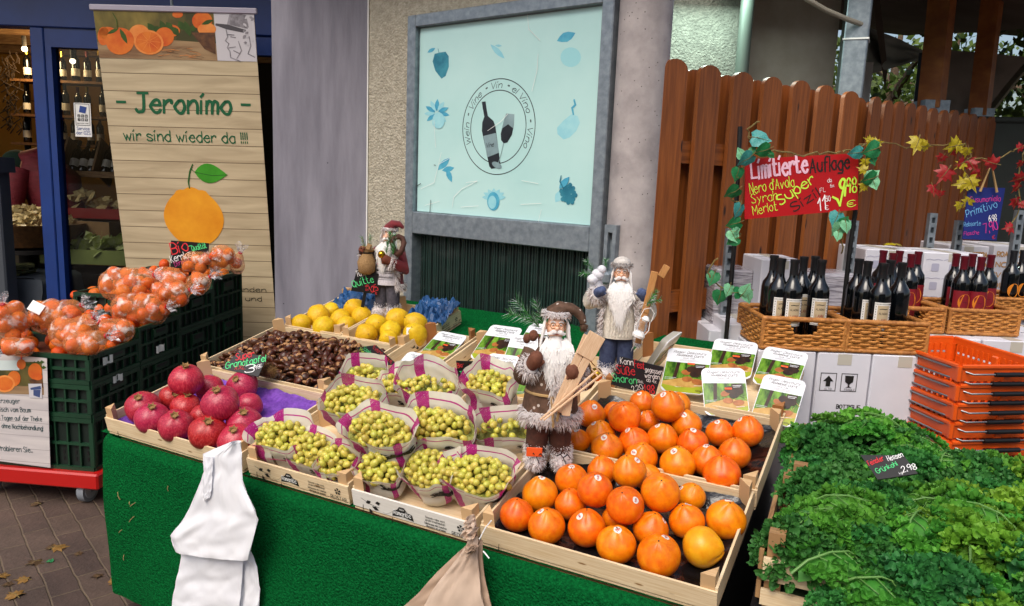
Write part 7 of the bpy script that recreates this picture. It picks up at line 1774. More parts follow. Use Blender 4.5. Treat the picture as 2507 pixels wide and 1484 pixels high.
def figure(label, mt, st):
    """unit-height standing doll, front towards -y"""
    rs = random.Random(st['seed']); t = thing('winter_figure', label, 'decorative figure', mt, 'bearded winter figures')
    LA, RA = st['la'], st['ra']       # arm joints: shoulder, elbow, wrist (viewer left / right)
    b = MB(); b.lathe([(.03, .28), (.125, .3), (.14, .4), (.13, .52), (.1, .62), (.05, .67), (.042, .71), (.03, .74)], 18, 0, S(1, .8, 1)); b.ball((0, -.012, .785), (.07, .072, .085), 18, 14)
    for s_ in (-1, 1): b.tube([(s_ * .062, 0, .31), (s_ * .07, -.01, .2), (s_ * .075, 0, .05)], [.066, .06, .05], 12)
    for A in (LA, RA): arm(b, A, [.05, .045, .036])
    b.ball((0, -.088, .782), (.018, .02, .016), 10, 8)
    for s_ in (-1, 1): b.ball((s_ * .034, -.066, .77), (.024, .018, .02), 10, 8); b.ball((s_ * .073, -.005, .785), (.012, .018, .024), 8, 6)
    for s_ in (-1, 1): b.ball((s_ * .028, -.076, .803), (.0095, .006, .006), 8, 6, mi=1); b.ball((s_ * .027, -.0815, .803), (.0035, .0025, .0035), 6, 5, mi=2); b.tube([(s_ * .012, -.08, .818), (s_ * .03, -.078, .826), (s_ * .048, -.066, .818)], .0055, 5, 1)
    b.tube([(-.02, -.082, .752), (0, -.086, .748), (.02, -.082, .752)], .005, 5, 3)
    b.build('body', [m_face, m_beard, m_ink, mk('doll_lips', '#a04a40', .5)], t, 60)
    tr = MB()
    for s_ in (-1, 1): tr.tube([(s_ * .055, 0, .335), (s_ * .068, -.012, .24), (s_ * .074, -.008, .15), (s_ * .078, 0, .085)], [.085, .08, .072, .07], 16)
    tr.build('trousers', st['trousers'], t, 60)
    for s_ in (-1, 1):
        b = MB(); c = (s_ * .085, -.045, .045); b.ball(c, (.055, .085, .045), 14, 9, mi=0); fur(b, ball_pts(c, (.055, .085, .045), 700, rs) + ring_pts((s_ * .08, 0, .1), .062, .062, .05, 420, rs), .03, .0026, rs, st.get('bootmis', (0, 0, 0, 0, 0, 0, 1)), .1)
        if st.get('laces'): q = (s_ * .085, -.125, .085); b.tube([(q[0] - .04, q[1] + .01, q[2] + .005), (q[0] - .02, q[1] - .01, q[2] + .02), q, (q[0] + .025, q[1] - .012, q[2] + .02), (q[0] + .045, q[1], q[2])], .004, 5, 2); b.tube([q, (q[0] + .02, q[1] - .02, q[2] - .03)], .003, 5, 2)
        b.build('boot', [m_furw, m_furb, m_black], t, 0)
    # coat
    b = MB(); gap = st.get('open', 0)
    def coat(a, c):
        prof = [(.185, .27), (.178, .33), (.165, .42), (.158, .5), (.14, .58), (.105, .64), (.06, .68)]; k = c * (len(prof) - 1); i = min(int(k), len(prof) - 2); f_ = k - i
        r_ = prof[i][0] * (1 - f_) + prof[i + 1][0] * f_; z = prof[i][1] * (1 - f_) + prof[i + 1][1] * f_; an = -PI / 2 + gap + (2 * PI - 2 * gap) * a; r_ *= 1 + .03 * sin(an * 7) * (1 - c)
        return (r_ * cos(an), r_ * .86 * sin(an), z)
    b.grid(coat, 48, 14); b.build('coat', st['coat'], t, 60)
    if gap:
        b = MB(); b.lathe([(.155, .3), (.158, .33), (.15, .42), (.142, .5), (.13, .58), (.095, .64), (.05, .69)], 28, 0, S(1, .86, 1)); b.build('sweater', st['sweater'], t, 60)
        if st.get('knit'): 
            b = MB()
            for i, z in enumerate((.38, .44, .5)):
                for k in range(15):
                    a = -PI / 2 + (k - 7) * .1; r_ = (.1545, .1505, .145)[i]; p = lambda da, dz: (r_ * cos(a + da) * 1.0, r_ * .86 * sin(a + da), z + dz)
                    b.tube([p(-.04, -.01), p(0, .012), p(.04, -.01)], .0028, 4, 1 if i == 2 else 0)
                b.tube([((.156, .152, .146)[i] * cos(-PI / 2 + q), (.156, .152, .146)[i] * .86 * sin(-PI / 2 + q), z - .022) for q in [-.75 + .1 * j for j in range(16)]], .002, 4)
            b.build('knit_pattern', [m_ink, mk('knit_pink', '#b03a70', .8)], t)
        else:
            b = MB()
            for k in range(7):
                x0 = -.075 + .025 * k; b.tube([(x0 + .005 * sin(z * 120 + k), -.86 * math.sqrt(max(.0004, (.16 - .12 * max(0, z - .42)) ** 2 - x0 * x0)) - .001, z) for z in [.32 + .02 * j for j in range(13)]], .005, 5)
            b.build('knit_pattern', st['sweater'], t, 60)
    b = MB(); fp = []
    fp += [q for q in ring_pts((0, 0, .285), .18, .16, .055, 1700, rs) if not gap or abs(math.atan2(q[0].x, -q[0].y)) > gap - .1]
    b.grid(lambda a, c: ((.178 + .018 * sin(PI * c)) * cos(-PI / 2 + gap + (2 * PI - 2 * gap) * a), (.155 + .018 * sin(PI * c)) * sin(-PI / 2 + gap + (2 * PI - 2 * gap) * a), .25 + .065 * c), 40, 4)
    for s_ in (-1, 1) if gap else (0,):
        an = -PI / 2 + s_ * (gap or .0)
        for _ in range(520):
            k = rs.random(); z = .28 + .38 * k; r_ = .18 - .08 * max(0, k - .5) * 1.6; a2 = an + rs.uniform(-.14, .14); fp.append((V((r_ * cos(a2), r_ * .88 * sin(a2), z)), V((cos(a2), sin(a2), -.3))))
    fur(b, fp, .042, .0026, rs, st.get('furmis', (0, 0, 0, 1))); b.build('fur_trim', [m_furw, m_furb], t, 0)
    for A, nm in ((LA, 0), (RA, 1)):
        b = MB(); arm(b, A, [.075, .068, .056]); b.build('sleeve', st.get('sleeve', st['coat']), t, 60)
        b = MB(); w_ = V(A[2]); d = (V(A[2]) - V(A[1])).normalized(); c0 = w_ - d * .01
        fur(b, tube_pts([c0 - d * .035, c0 + d * .02], .054, 520, rs), .034, .0026, rs, st.get('furmis', (0, 0, 0, 1)), .1); b.tube([c0 - d * .03, c0 + d * .018], .052, 10); b.build('fur_cuff', [m_furw, m_furb], t, 0)
        b = MB(); h = w_ + d * .05; b.tube([w_ + d * .0, w_ + d * .03, h + d * .02, h + d * .045, h + d * .06], [.036, .042, .044, .036, .014], 12); sd = d.cross(V((0, -1, 0))); sd = (sd if sd.length > .2 else V((1, 0, 0))).normalized() * (1 if nm else -1); b.tube([w_ + d * .02, w_ + d * .045 - sd * .04 + V((0, -.012, .01)), w_ + d * .075 - sd * .052 + V((0, -.015, .012))], [.02, .019, .01], 8); b.build('mitten', st['mitten'], t, 60)
    # beard, moustache and hair
    b = MB(); lb = st.get('beard', .27)
    b.ball((0, -.045, .685), (.058, .045, .06), 12, 9); b.ball((0, -.085, .62), (.06, .045, .1), 12, 9)
    for i in range(520):
        a = rs.uniform(-1.25, 1.25); x0 = .07 * sin(a); z0 = .732 - .045 * cos(a) + rs.uniform(-.012, .012); y0 = -.03 - .055 * cos(a)
        l = lb * (1 - .45 * abs(a) / 1.25) * rs.uniform(.6, 1.08); sp_ = rs.uniform(.5, 1.25); p = [V((x0, y0, z0)), V((x0 * 1.25 * sp_, y0 - .05, z0 - l * .3)), V((x0 * 1.3 * sp_ + rs.gauss(0, .012), y0 - .07, z0 - l * .65)), V((x0 * .8 * sp_ + rs.gauss(0, .02), y0 - .068, z0 - l))]
        wv = .0055; vs = []
        for j, q in enumerate(p): e = V((wv * (1, 1, .8, .1)[j], rs.uniform(-.003, .003), 0)); vs += [q - e, q + e]
        b.add(vs, [(0, 1, 3, 2), (2, 3, 5, 4), (4, 5, 7, 6)])
    for s_ in (-1, 1):
        b.tube([(s_ * .004, -.09, .763), (s_ * .03, -.094, .76), (s_ * .055, -.08, .748), (s_ * .07, -.07, .752)], [.012, .014, .01, .003], 7)
        for i in range(60): z0 = rs.uniform(.76, .85); x0 = s_ * .078; p = V((x0, rs.uniform(-.05, .03), z0)); l = rs.uniform(.08, .17); e = V((.002, .004, 0)); b.add([p - e, p + e, p + V((s_ * .025, -.02, -l * .6)) + e, p + V((s_ * .02, -.03, -l))], [(0, 1, 2), (0, 2, 3)])
    b.build('beard', m_beard, t, 0)
    # hat
    b = MB(); b.tube(*st['hat'], 16); h = b.build('hat', st['hatmat'], t, 60)
    b = MB(); fur(b, ring_pts((0, .01, .874), .09, .094, .05, 800, rs), .032, .0028, rs, st.get('hatfur', (0, 0, 0, 0, 0, 0, 1)), -.1); b.lathe([(.08, .85), (.096, .86), (.095, .89), (.07, .905)], 20, cap=False); b.build('hat_trim', [st.get('trimmat', m_furw), m_furb], h, 0)
    if st.get('pom'): b = MB(); c = st['pom']; b.ball(c, .026, 10, 8); fur(b, ball_pts(c, (.026, .026, .026), 160, rs), .012, .002, rs, (0,), 0); b.build('pompom', st['hatmat'], h, 0)
    if st.get('glasses'):
        b = MB()
        for s_ in (-1, 1): b.tube([(s_ * .03 + .0205 * cos(a), -.094 + .006 * abs(cos(a)), .798 + .018 * sin(a)) for a in [2 * PI * i / 16 for i in range(16)]], .0022, 5, closed=True); b.tube([(s_ * .05, -.09, .8), (s_ * .076, -.02, .805)], .002, 4)
        b.tube([(-.01, -.095, .8), (.01, -.095, .8)], .002, 4); b.build('glasses', m_gold2, t, 60)
    zs = [0, .28, .34, .64, .70, .785, .86, .9, 1.0, 1.2]; zt = [0, .33, .39, .73, .775, .86, .925, .95, 1.0, 1.18]
    def remap(o):
        if o.type == 'MESH':
            for v in o.data.vertices:
                z = max(0, v.co.z); i = max(k for k in range(len(zs) - 1) if zs[k] <= z); f_ = (z - zs[i]) / (zs[i + 1] - zs[i]); v.co.z = zt[i] + (zt[i + 1] - zt[i]) * f_
                k = max(0, min(1, (z - .66) / .1)) * .16; v.co.x *= 1 - k; v.co.y *= 1 - k
        for c in o.children: remap(c)
    remap(t)
    return t
def fig_m(foot, w_, ytop, yaw, leanx=0, leany=0, xtop=None):
    q = tinv(foot[0], foot[1], w_); p = tab(q.x, q.y, w_); Hh = at(foot[0], ytop, p.y).z - p.z
    return T(*p) @ RZ(yaw) @ RY(leany) @ RX(leanx) @ S(Hh * .93, Hh, Hh), Hh
def item(name, label, cat, mb, mats, Mf, smooth=35): return single(name, mb, mats, label, cat, Mf, smooth=smooth)
m_brcoat = mk('brown_velvet', '#3a241a', .8, '#54362a', ns=30, sheen=.4); 
def m_snow():
    m = mk('snowflake_velvet', '#47301f', .8, '#624636', ns=30); p = m.node_tree.nodes['Principled BSDF']; ln = p.inputs['Base Color'].links[0].from_socket
    tc = N(m, 'TexCoord'); vz = N(m, 'TexVoronoi'); vz.inputs['Scale'].default_value = 16; L(m, tc.outputs['Object'], vz.inputs['Vector']); lt = N(m, 'Math', operation='LESS_THAN'); lt.inputs[1].default_value = .14; L(m, vz.outputs['Distance'], lt.inputs[0])
    mx = N(m, 'Mix', data_type='RGBA'); mx.inputs[7].default_value = (*H('#b9ada4'), 1); L(m, lt.outputs[0], mx.inputs[0]); L(m, ln, mx.inputs[6]); L(m, mx.outputs[2], p.inputs['Base Color']); return m
m_snw = m_snow(); m_mitb = mk('suede_brown', '#5e3422', .85, '#724430', ns=40); m_ski = mk('ski_wood', '#cfa985', .5, '#dfc09e', ns=6, st=(30, 30, 3))
# brown coated figure
Mf, _ = fig_m((1338, 1142), .05, 742, .06, -.04, .02)
figure('bearded winter figure in brown fur-trimmed coat and drooping cap between grapes and persimmons', Mf, dict(seed=1, la=((-.13, 0, .6), (-.19, -.05, .5), (-.155, -.11, .56)), ra=((.13, 0, .6), (.2, -.05, .48), (.13, -.15, .53)), trousers=mk('brown_suede_trousers', '#3d2016', .85, '#532e20', ns=25), coat=m_snw, mitten=m_mitb, laces=True, hat=([(0, 0, .85), (.01, .01, .9), (.04, .015, .935), (.1, .005, .94), (.155, -.01, .905), (.19, -.025, .855), (.205, -.03, .815)], [.086, .09, .08, .062, .045, .032, .024]), hatmat=m_snw, pom=(.21, -.035, .79), glasses=True, beard=.3, furmis=(0, 0, 0, 0, 1)))
b = MB()
for k, (x, r_) in enumerate(((0, -.0), (.045, .07))): b.box((x, -.006 * k, 0), (.05, .008, .47), RY(r_), bev=.003); 
b.box((.02, -.012, .19), (.11, .007, .15), RY(.12), bev=.003); b.box((.01, -.012, -.2), (.05, .006, .1), RY(-.25))
item('wooden_skis', 'small pair of pale wooden skis held across the chest of the brown coated figure', 'skis', b, m_ski, Mf @ T(.085, -.215, .63) @ RY(.34))
b = MB(); b.tube([(-.09, -.25, .36), (.24, -.245, .66)], .007, 6); b.tube([(-.07, -.255, .36), (.27, -.25, .64)], .007, 6); b.tube([(.2, -.25, .665), (.25, -.25, .615)], .004, 4); b.tube([(.22, -.255, .68), (.29, -.255, .62)], .004, 4)
item('ski_poles', 'thin wooden ski poles crossing the skis of the brown coated figure', 'ski poles', b, m_ski, Mf)
rs = random.Random(4); b = MB(); fir(b, (-.1, .05, .84), (-.25, .03, .99), rs, .09, 130); fir(b, (-.08, .05, .86), (-.13, .03, .99), rs, .07, 90); fir(b, (-.12, .05, .87), (-.3, .03, .92), rs, .08, 100); b.ball((-.14, -.02, .80), (.03, .025, .035), 10, 8, mi=2); b.ball((-.18, -.02, .78), (.025, .022, .03), 10, 8, mi=2); b.tube([(-.08, .06, .62), (-.1, .05, .8)], .006, 5, 2)
item('fir_twig', 'frosted fir twig with brown acorns beside the cap of the brown coated figure', 'twig', b, [m_fir, m_firf, m_mitb], Mf, 0)
b = MB(); b.ball((.25, -.16, .615), .04, 16, 12); b.tube([(.2, -.2, .7), (.23, -.17, .67), (.25, -.16, .655)], .003, 5)
item('gold_bell', 'shiny gold bell hanging at the mitten of the brown coated figure', 'bell', b, m_gold2, Mf, 80)
b = MB(); b.tube([(.165 * cos(a), -.0 + .15 * sin(a), .47) for a in [2 * PI * i / 24 for i in range(24)]], .009, 6, closed=True); b.tube([(-.02, -.16, .47), (-.01, -.185, .4), (.0, -.19, .3)], .009, 6); b.tube([(.0, -.16, .47), (.03, -.19, .41), (.02, -.2, .34)], .009, 6)
item('rope_belt', 'twisted cord belt round the waist of the brown coated figure', 'cord', b, m_rope, Mf)
b = MB(); b.box((0, 0, 0), (.1, .008, .055), bev=.003); q = atz(1298, 1076, .85); item('orange_tag', 'small orange price tag at the boot of the brown coated figure', 'tag', b, m_lids, Mf @ T(-.1, -.13, .13))
# white bearded figure at the back right
m_cream = mk('cream_knit', '#c9c2b4', .9, '#dcd6ca', ns=40, bs=70, bst=.7, st=(1, 1, 2)); m_bluem = mk('blue_fleece', '#3a4668', .95, '#525f82', ns=50, bs=80, bst=.4)
Mf, _ = fig_m((1505, 928), .05, 628, -.12, -.03, 0)
figure('bearded winter figure in cream knit, blue trousers and white cap behind the slate chalkboard', Mf, dict(seed=2, la=((-.13, 0, .6), (-.26, -.03, .56), (-.2, -.12, .62)), ra=((.13, 0, .6), (.27, -.03, .5), (.21, -.1, .6)), trousers=mk('navy_trousers', '#27304e', .9, '#38425f', ns=30), coat=mk('pale_vest', '#bdb5aa', .9, '#d6cfc6', ns=20), sleeve=m_cream, sweater=m_cream, open=.95, mitten=m_bluem, hat=([(0, 0, .86), (0, .005, .91), (0, .01, .95), (.0, .01, .985), (.0, .01, 1.0)], [.088, .09, .078, .045, .01]), hatmat=mk('white_cap', '#cfcac4', .9, '#b5aea8', ns=30, bs=60, bst=.5), trimmat=mk('grey_trim', '#b5b0ae', .9), glasses=True, beard=.32, furmis=(0, 0, 0, 1), hatfur=(0, 0, 0, 0, 1)))
b = MB(); b.box((0, 0, 0), (.06, .012, .34), bev=.004); b.box((.014, 0, .2), (.058, .012, .1), RY(.3), bev=.004); b.box((0, -.0, -.28), (.052, .012, .26), bev=.004)
item('wooden_ski', 'single wooden ski held upright by the white bearded figure', 'ski', b, mk('ski_wood_dark', '#a8743f', .5, '#be8a54', ns=5, st=(30, 30, 3)), Mf @ T(.24, -.16, .74) @ RY(.16))
rs = random.Random(9); b = MB(); fir(b, (.22, -.2, .64), (.29, -.2, .76), rs, .06, 130, (0, 0, 0, 1)); fir(b, (.22, -.2, .66), (.33, -.2, .7), rs, .05, 80, (0, 0, 0, 1)); item('fir_twig', 'green fir twig in the right mitten of the white bearded figure', 'twig', b, [m_fir, m_firf], Mf, 0)
b = MB(); fir(b, (-.2, .02, .72), (-.3, 0, .86), rs, .06, 110, (0, 0, 0, 1)); fir(b, (-.2, .02, .74), (-.34, 0, .76), rs, .06, 90, (0, 0, 0, 1)); fir(b, (-.15, .02, .78), (-.14, 0, .88), rs, .05, 80, (0, 0, 0, 1)); b.ball((-.2, -.03, .76), (.055, .045, .045), 12, 9, mi=2); b.ball((-.24, -.04, .72), (.05, .04, .04), 12, 9, mi=2); b.ball((-.17, -.04, .8), (.04, .035, .035), 12, 9, mi=2); b.tube([(-.14, .06, .5), (-.2, .03, .62), (-.22, .0, .72)], [.06, .07, .05], 10, 2)
item('snow_bundle', 'white snowy bundle with green fir twigs on the left shoulder of the white bearded figure', 'bundle', b, [m_fir, m_firf, mk('snow_cloth', '#e2e2e8', .9, '#c8c8d2', ns=20)], Mf @ T(0, 0, .09), 60)
ln_ = thing('toy_lantern', 'small white wire lantern hanging from the right mitten of the white bearded figure', 'lantern', Mf @ T(.16, -.24, .40) @ RY(.35))
b = MB(); b.lathe([(.05, 0), (.055, .02), (.04, .04), (.036, .05)], 14); b.lathe([(.025, .135), (.035, .15), (.02, .175), (.0, .18)], 14); b.build('lantern_body', m_white, ln_)
b = MB(); b.lathe([(.034, .05), (.042, .075), (.04, .11), (.026, .135)], 14, cap=False); b.build('lantern_glass', film('lantern_glass', (.95, .97, 1), .1), ln_)
b = MB()
for s_ in (-1, 1): b.tube([(s_ * .04, 0, .02), (s_ * .06, 0, .08), (s_ * .04, 0, .15)], .004, 5)
b.tube([(-.05, 0, .15), (-.045, 0, .22), (0, 0, .25), (.045, 0, .22), (.05, 0, .15)], .003, 5); b.build('lantern_wire', m_white, ln_)
# red coated figure at the back left
m_redv = mk('red_velvet', '#5a0a14', .85, '#7a121e', ns=20, sheen=.3); m_knit = mk('grey_knit', '#b9b4bc', .9, '#d2ced4', ns=60, bs=90, bst=.4)
Mf, _ = fig_m((948, 775), .045, 546, -.28, -.03, 0)
figure('bearded winter figure in red coat and patterned sweater standing in the quince crates', Mf, dict(seed=3, la=((-.13, 0, .6), (-.25, -.02, .52), (-.24, -.12, .58)), ra=((.13, 0, .6), (.22, -.05, .47), (.1, -.15, .53)), trousers=mk('grey_trousers', '#3c3a44', .9, '#504e58', ns=30), coat=m_redv, sweater=m_knit, knit=True, open=1.0, mitten=mk('rust_mitten', '#5e2c1c', .85, '#743a26', ns=30), hat=([(0, .01, .86), (.02, .015, .92), (.06, .02, .965), (.12, .03, .97), (.17, .03, .93), (.185, .03, .89)], [.09, .092, .08, .06, .035, .012]), hatmat=m_redv, beard=.28, furmis=(0, 0, 0, 1), hatfur=(0, 0, 0, 1)))
b = MB(); b.tube([(0, 0, -.2), (0, 0, -.17), (-.005, 0, -.06), (.0, 0, .03), (.0, 0, .06), (.01, 0, .1)], [.05, .1, .112, .07, .062, .09], 14); b.tube([(.066 * cos(a), .066 * sin(a), .045) for a in [2 * PI * i / 14 for i in range(14)]], .009, 5, 1, closed=True); b.tube([(-.03, -.07, .045), (-.08, -.1, .03)], .006, 5, 1); b.tube([(-.03, -.07, .045), (-.06, -.1, .07)], .006, 5, 1)
rs = random.Random(2); fir(b, (-.03, 0, .08), (-.08, 0, .22), rs, .06, 90, (2, 2, 3)); fir(b, (.02, 0, .08), (.05, 0, .24), rs, .06, 100, (2, 2, 3)); b.box((.0, -.05, .13), (.05, .04, .06), RY(.4), 0); b.ball((-.05, -.06, .1), .022, 8, 6, mi=4); b.ball((-.0, -.08, .1), .022, 8, 6, mi=4)
item('burlap_sack', 'tied burlap sack with fir twigs and cones held by the red coated figure', 'sack', b, [mk('burlap', '#8a6a42', .9, '#a5845a', ns=70, bs=120, bst=.6), m_black, m_fir, m_firf, m_mitb], Mf @ T(-.19, -.15, .64) @ S(.92), 60)
b = MB(); b.tube([(.055 * cos(a), .02 * sin(a * 2), .075 * sin(a)) for a in [2 * PI * i / 20 for i in range(20)]], [.022 + .006 * (i % 2) for i in range(20)], 7, 2, closed=True); fir(b, (-.1, -.03, -.07), (-.06, -.03, .1), rs, .07, 150, (0, 0, 1)); fir(b, (-.03, -.03, -.08), (-.02, -.03, .09), rs, .06, 100, (0, 0, 1))
item('twig_wreath', 'brown twig wreath with frosted fir on the right arm of the red coated figure', 'wreath', b, [m_fir, m_firf, mk('twig_brown', '#4a2a1e', .8)], Mf @ T(.19, -.16, .78) @ S(1.2), 60)
b = MB(); b.ball((0, 0, 0), .042, 16, 12); item('gold_bell', 'shiny gold bell under the beard of the red coated figure', 'bell', b, m_gold2, Mf @ T(.02, -.21, .68), 80)
# ------------------------------------------------------------------ hanging carrier bags
HN = V((-sin(_yw), -cos(_yw), 0))
def hang(name, label, cat, zone, layers, mats, v=-.085, mid=.0):
    o_ = tab(-.6, v, 0); Hm = mat3(o_, TU, V((0, 0, 1)), HN); inv = Hm.inverted()
    def loc(q): x, y = zn(q, *zone); p = inv @ onpl(x, y, o_, HN); return p.x, p.y
    t = thing(name, label, cat, Hm)
    for k, (nm, rows, z0, amp, mi, th_) in enumerate(layers):
        Lr = [loc(r_[0]) for r_ in rows]; Rr = [loc(r_[1]) for r_ in rows]; nr = len(rows) - 1; b = MB()
        def f(a, c, side=1):
            kk = c * nr; i = min(int(kk), nr - 1); t_ = kk - i
            xl, yl = Lr[i][0] * (1 - t_) + Lr[i + 1][0] * t_, Lr[i][1] * (1 - t_) + Lr[i + 1][1] * t_; xr, yr = Rr[i][0] * (1 - t_) + Rr[i + 1][0] * t_, Rr[i][1] * (1 - t_) + Rr[i + 1][1] * t_
            bulge = sin(PI * a) ** .5 if 0 < a < 1 else 0
            z = z0 + side * th_ * bulge + (amp * (noise.noise((a * 4 + k * 3, c * 5, 1)) * .8 + .5 * noise.noise((a * 3 + c * 9, c * 2 - a * 5, k + 4)) + .35 * abs(noise.noise((a * 13, c * 8, k)))) if side > 0 else 0)
            return (xl + (xr - xl) * a, yl + (yr - yl) * a, z)
        b.grid(lambda a, c: f(1 - a, c), 34, 40); b.grid(lambda a, c: f(a, c, -1), 12, 12); b.build(nm, mats[mi], t, 50)
    return t
m_plast = mk('white_plastic', '#f2f4fb', .22, '#fafbff', ns=4, bs=9, bst=.5, bd=.008, st=(1, .5, 1), transl=.15); m_kraft = mk('kraft_paper', '#c4ab96', .75, '#cdb6a2', ns=4, bs=16, bst=.25, bd=.006); m_kraftd = mk('kraft_fold', '#ab9079', .75, '#b89e88', ns=4)
hang('carrier_bags', 'bundle of white plastic carrier bags hanging before the green cloth', 'plastic bags', ZG, [
 ('lower_bag', [((1225, 1060), (1640, 1130)), ((1215, 1150), (1625, 1200)), ((1190, 1290), (1612, 1330)), ((1158, 1425), (1600, 1490)), ((1150, 1520), (1590, 1580))], .012, .006, 0, .006),
 ('side_bag', [((1540, 1110), (1650, 1130)), ((1550, 1200), (1690, 1230)), ((1550, 1350), (1705, 1380)), ((1540, 1490), (1702, 1500)), ((1535, 1560), (1700, 1580))], -.004, .005, 0, .004),
 ('upper_bag', [((1600, 372), (1655, 378)), ((1412, 452), (1668, 455)), ((1425, 560), (1668, 560)), ((1385, 660), (1676, 655)), ((1325, 800), (1755, 815)), ((1270, 900), (1768, 880)), ((1198, 985), (1752, 960)), ((1205, 1030), (1730, 1050)), ((1228, 1085), (1705, 1142))], .04, .009, 0, .014),
 ('folded_handle', [((1450, 450), (1520, 460)), ((1455, 560), (1512, 570)), ((1440, 690), (1508, 670)), ((1450, 745), (1495, 720))], .06, .004, 0, .003)], [m_plast])
ZPB = (1500, 2000, 2307 / 600)
hang('paper_bags', 'bundle of brown paper bags tied to the crate between grapes and persimmons', 'paper bags', ZPB, [
 ('back_bag', [((1420, 460), (1560, 480)), ((1190, 650), (1558, 700)), ((860, 960), (1580, 1000)), ((590, 1270), (1640, 1260)), ((330, 1500), (1700, 1500)), ((150, 1640), (1740, 1700))], .006, .006, 1, .006),
 ('front_bag', [((1400, 350), (1545, 365)), ((1385, 470), (1545, 500)), ((1280, 640), (1545, 680)), ((1060, 900), (1555, 900)), ((860, 1180), (1590, 1180)), ((690, 1490), (1650, 1490)), ((600, 1640), (1670, 1700))], .024, .006, 0, .008),
 ('crumpled_neck', [((1400, 60), (1500, 40)), ((1380, 150), (1530, 160)), ((1370, 250), (1550, 250)), ((1405, 350), (1545, 365))], .03, .03, 0, .012),
 ('torn_edge', [((1410, 465), (1580, 440)), ((1430, 520), (1600, 500)), ((1490, 590), (1560, 560))], .045, .03, 1, .004)], [m_kraft, m_kraftd], v=-.07)
b = MB(); q = [tab(0, -.075, 0)] ; o_ = tab(-.6, -.13, 0)
pt = lambda x, y: onpl(*zn((x, y), *ZPB), o_, HN)
b.tube([pt(1670, 190), pt(1580, 300), pt(1490, 470)], .0016, 5); b.tube([pt(1545, 655), pt(1580, 690), pt(1635, 760)], .0018, 5); single('tie_string', b, m_chalk_w, 'thin pale string tying the brown paper bags', 'string')
# ------------------------------------------------------------------ trolley, green crates and mandarins
YT = .098
c0 = at(219, 870, 3.2)
TX, TYv = V((cos(YT), -sin(YT), 0)), V((sin(YT), cos(YT), 0))
GM = mat3(V((c0.x, 3.2, 0)), TX, TYv, V((0, 0, 1)))      # x to the right (right edge at 0), y away from the viewer
DPT, WID = .368, .6
pf = .148
tr = thing('platform_trolley', 'red platform trolley with grey castors under the stacked green crates', 'trolley', GM)
b = MB(); b.box((-.3, .74, .122), (.66, 1.55, .075), bev=.008); b.build('platform', mk('red_lacquer', '#b3120f', .35, coat=.3), tr)
m_tyre = mk('grey_rubber', '#7d838c', .55, '#8d939b', ns=10); m_hub = mk('pale_hub', '#aab0b8', .4)
for x in (-.07, -.555):
    for y in (.035, 1.42):
        k_ = MB(); k_.tube([(x - .016, y, .0575), (x + .016, y, .0575)], .0575, 28); wl = k_.build('wheel', m_tyre, tr, 40)
        b = MB(); b.tube([(x - .018, y, .0575), (x + .018, y, .0575)], .042, 24); b.tube([(x - .02, y, .0575), (x + .02, y, .0575)], .012, 12); b.build('hub', m_hub, wl, 40)
        b = MB(); b.box((x + .024, y + .01, .075), (.004, .04, .055), RX(0)); b.box((x - .024, y + .01, .075), (.004, .04, .055)); b.box((x, y + .01, .1005), (.052, .06, .005)); b.build('fork', m_galv, tr)
for o in tr.children:
    if o.name.startswith('wheel') or o.name.startswith('fork'): pass
m_gcr = mk('green_crate_plastic', '#062c1a', .5, '#0a3a22', ns=4, coat=.1); m_gcd = mk('green_crate_dark', '#041710', .6)
def gcrate_mesh(hh, det=True):
    b = MB(); W_, D_ = WID - .006, DPT - .006
    def wall(mt, Ln):
        b.box((Ln / 2, hh / 2, .012), (Ln - .02, hh - .01, .003), mt, 1)
        for y, h2, z in ((hh - .011, .022, 0), (.009, .018, 0), (hh * .5, .012, .003)): b.box((Ln / 2, y, z), (Ln, h2, .014), mt)
        n = max(5, int(Ln / .055))
        for k in range(n + 1):
            x = .006 + (Ln - .012) * k / n; b.box((x, hh / 2, .002), (.007 if 0 < k < n else .024, hh - .04, .011), mt)
        if det:
            rows = 3 if hh > .2 else 2
            for r_ in range(rows):
                for k in range(n): b.box((.006 + (Ln - .012) * (k + .5) / n, hh * (.2 + .12 * r_), .0098), (.01, hh * .07, .002), mt, 2)
            b.box((Ln / 2, hh * .72, -.004), (Ln * .34, hh * .22, .012), mt); b.box((Ln / 2, hh * .76, -.0105), (Ln * .24, hh * .1, .002), mt, 2)
            for k in range(5): b.box((Ln * .06 + Ln * .05 * k, hh * .9, -.0075), (Ln * .02, hh * .05, .002), mt, 2)
    wall(mat3(V((0, 0, 0)), V((1, 0, 0)), V((0, 0, 1)), V((0, 1, 0))), W_); wall(mat3(V((W_, 0, 0)), V((0, 1, 0)), V((0, 0, 1)), V((-1, 0, 0))), D_)
    wall(mat3(V((W_, D_, 0)), V((-1, 0, 0)), V((0, 0, 1)), V((0, -1, 0))), W_); wall(mat3(V((0, D_, 0)), V((0, -1, 0)), V((0, 0, 1)), V((1, 0, 0))), D_)
    b.box((W_ / 2, D_ / 2, .006), (W_ - .02, D_ - .02, .006)); return b
gm = {}
def gcrate(label, j, z, hh):
    key = round(hh, 3)
    if key not in gm: gm[key] = gcrate_mesh(hh).build('plastic_crate', [m_gcr, m_gcd, m_black], None, 30); o = gm[key]
    else: o = gm[key].copy(); C.objects.link(o)
    o.matrix_world = GM @ T(-WID, j * DPT + .003, z); tag(o, label, 'crate', 'green plastic crates on the trolley')
rim = [.702, .755, .845, .905]
NM = ('front', 'second', 'third', 'rearmost')
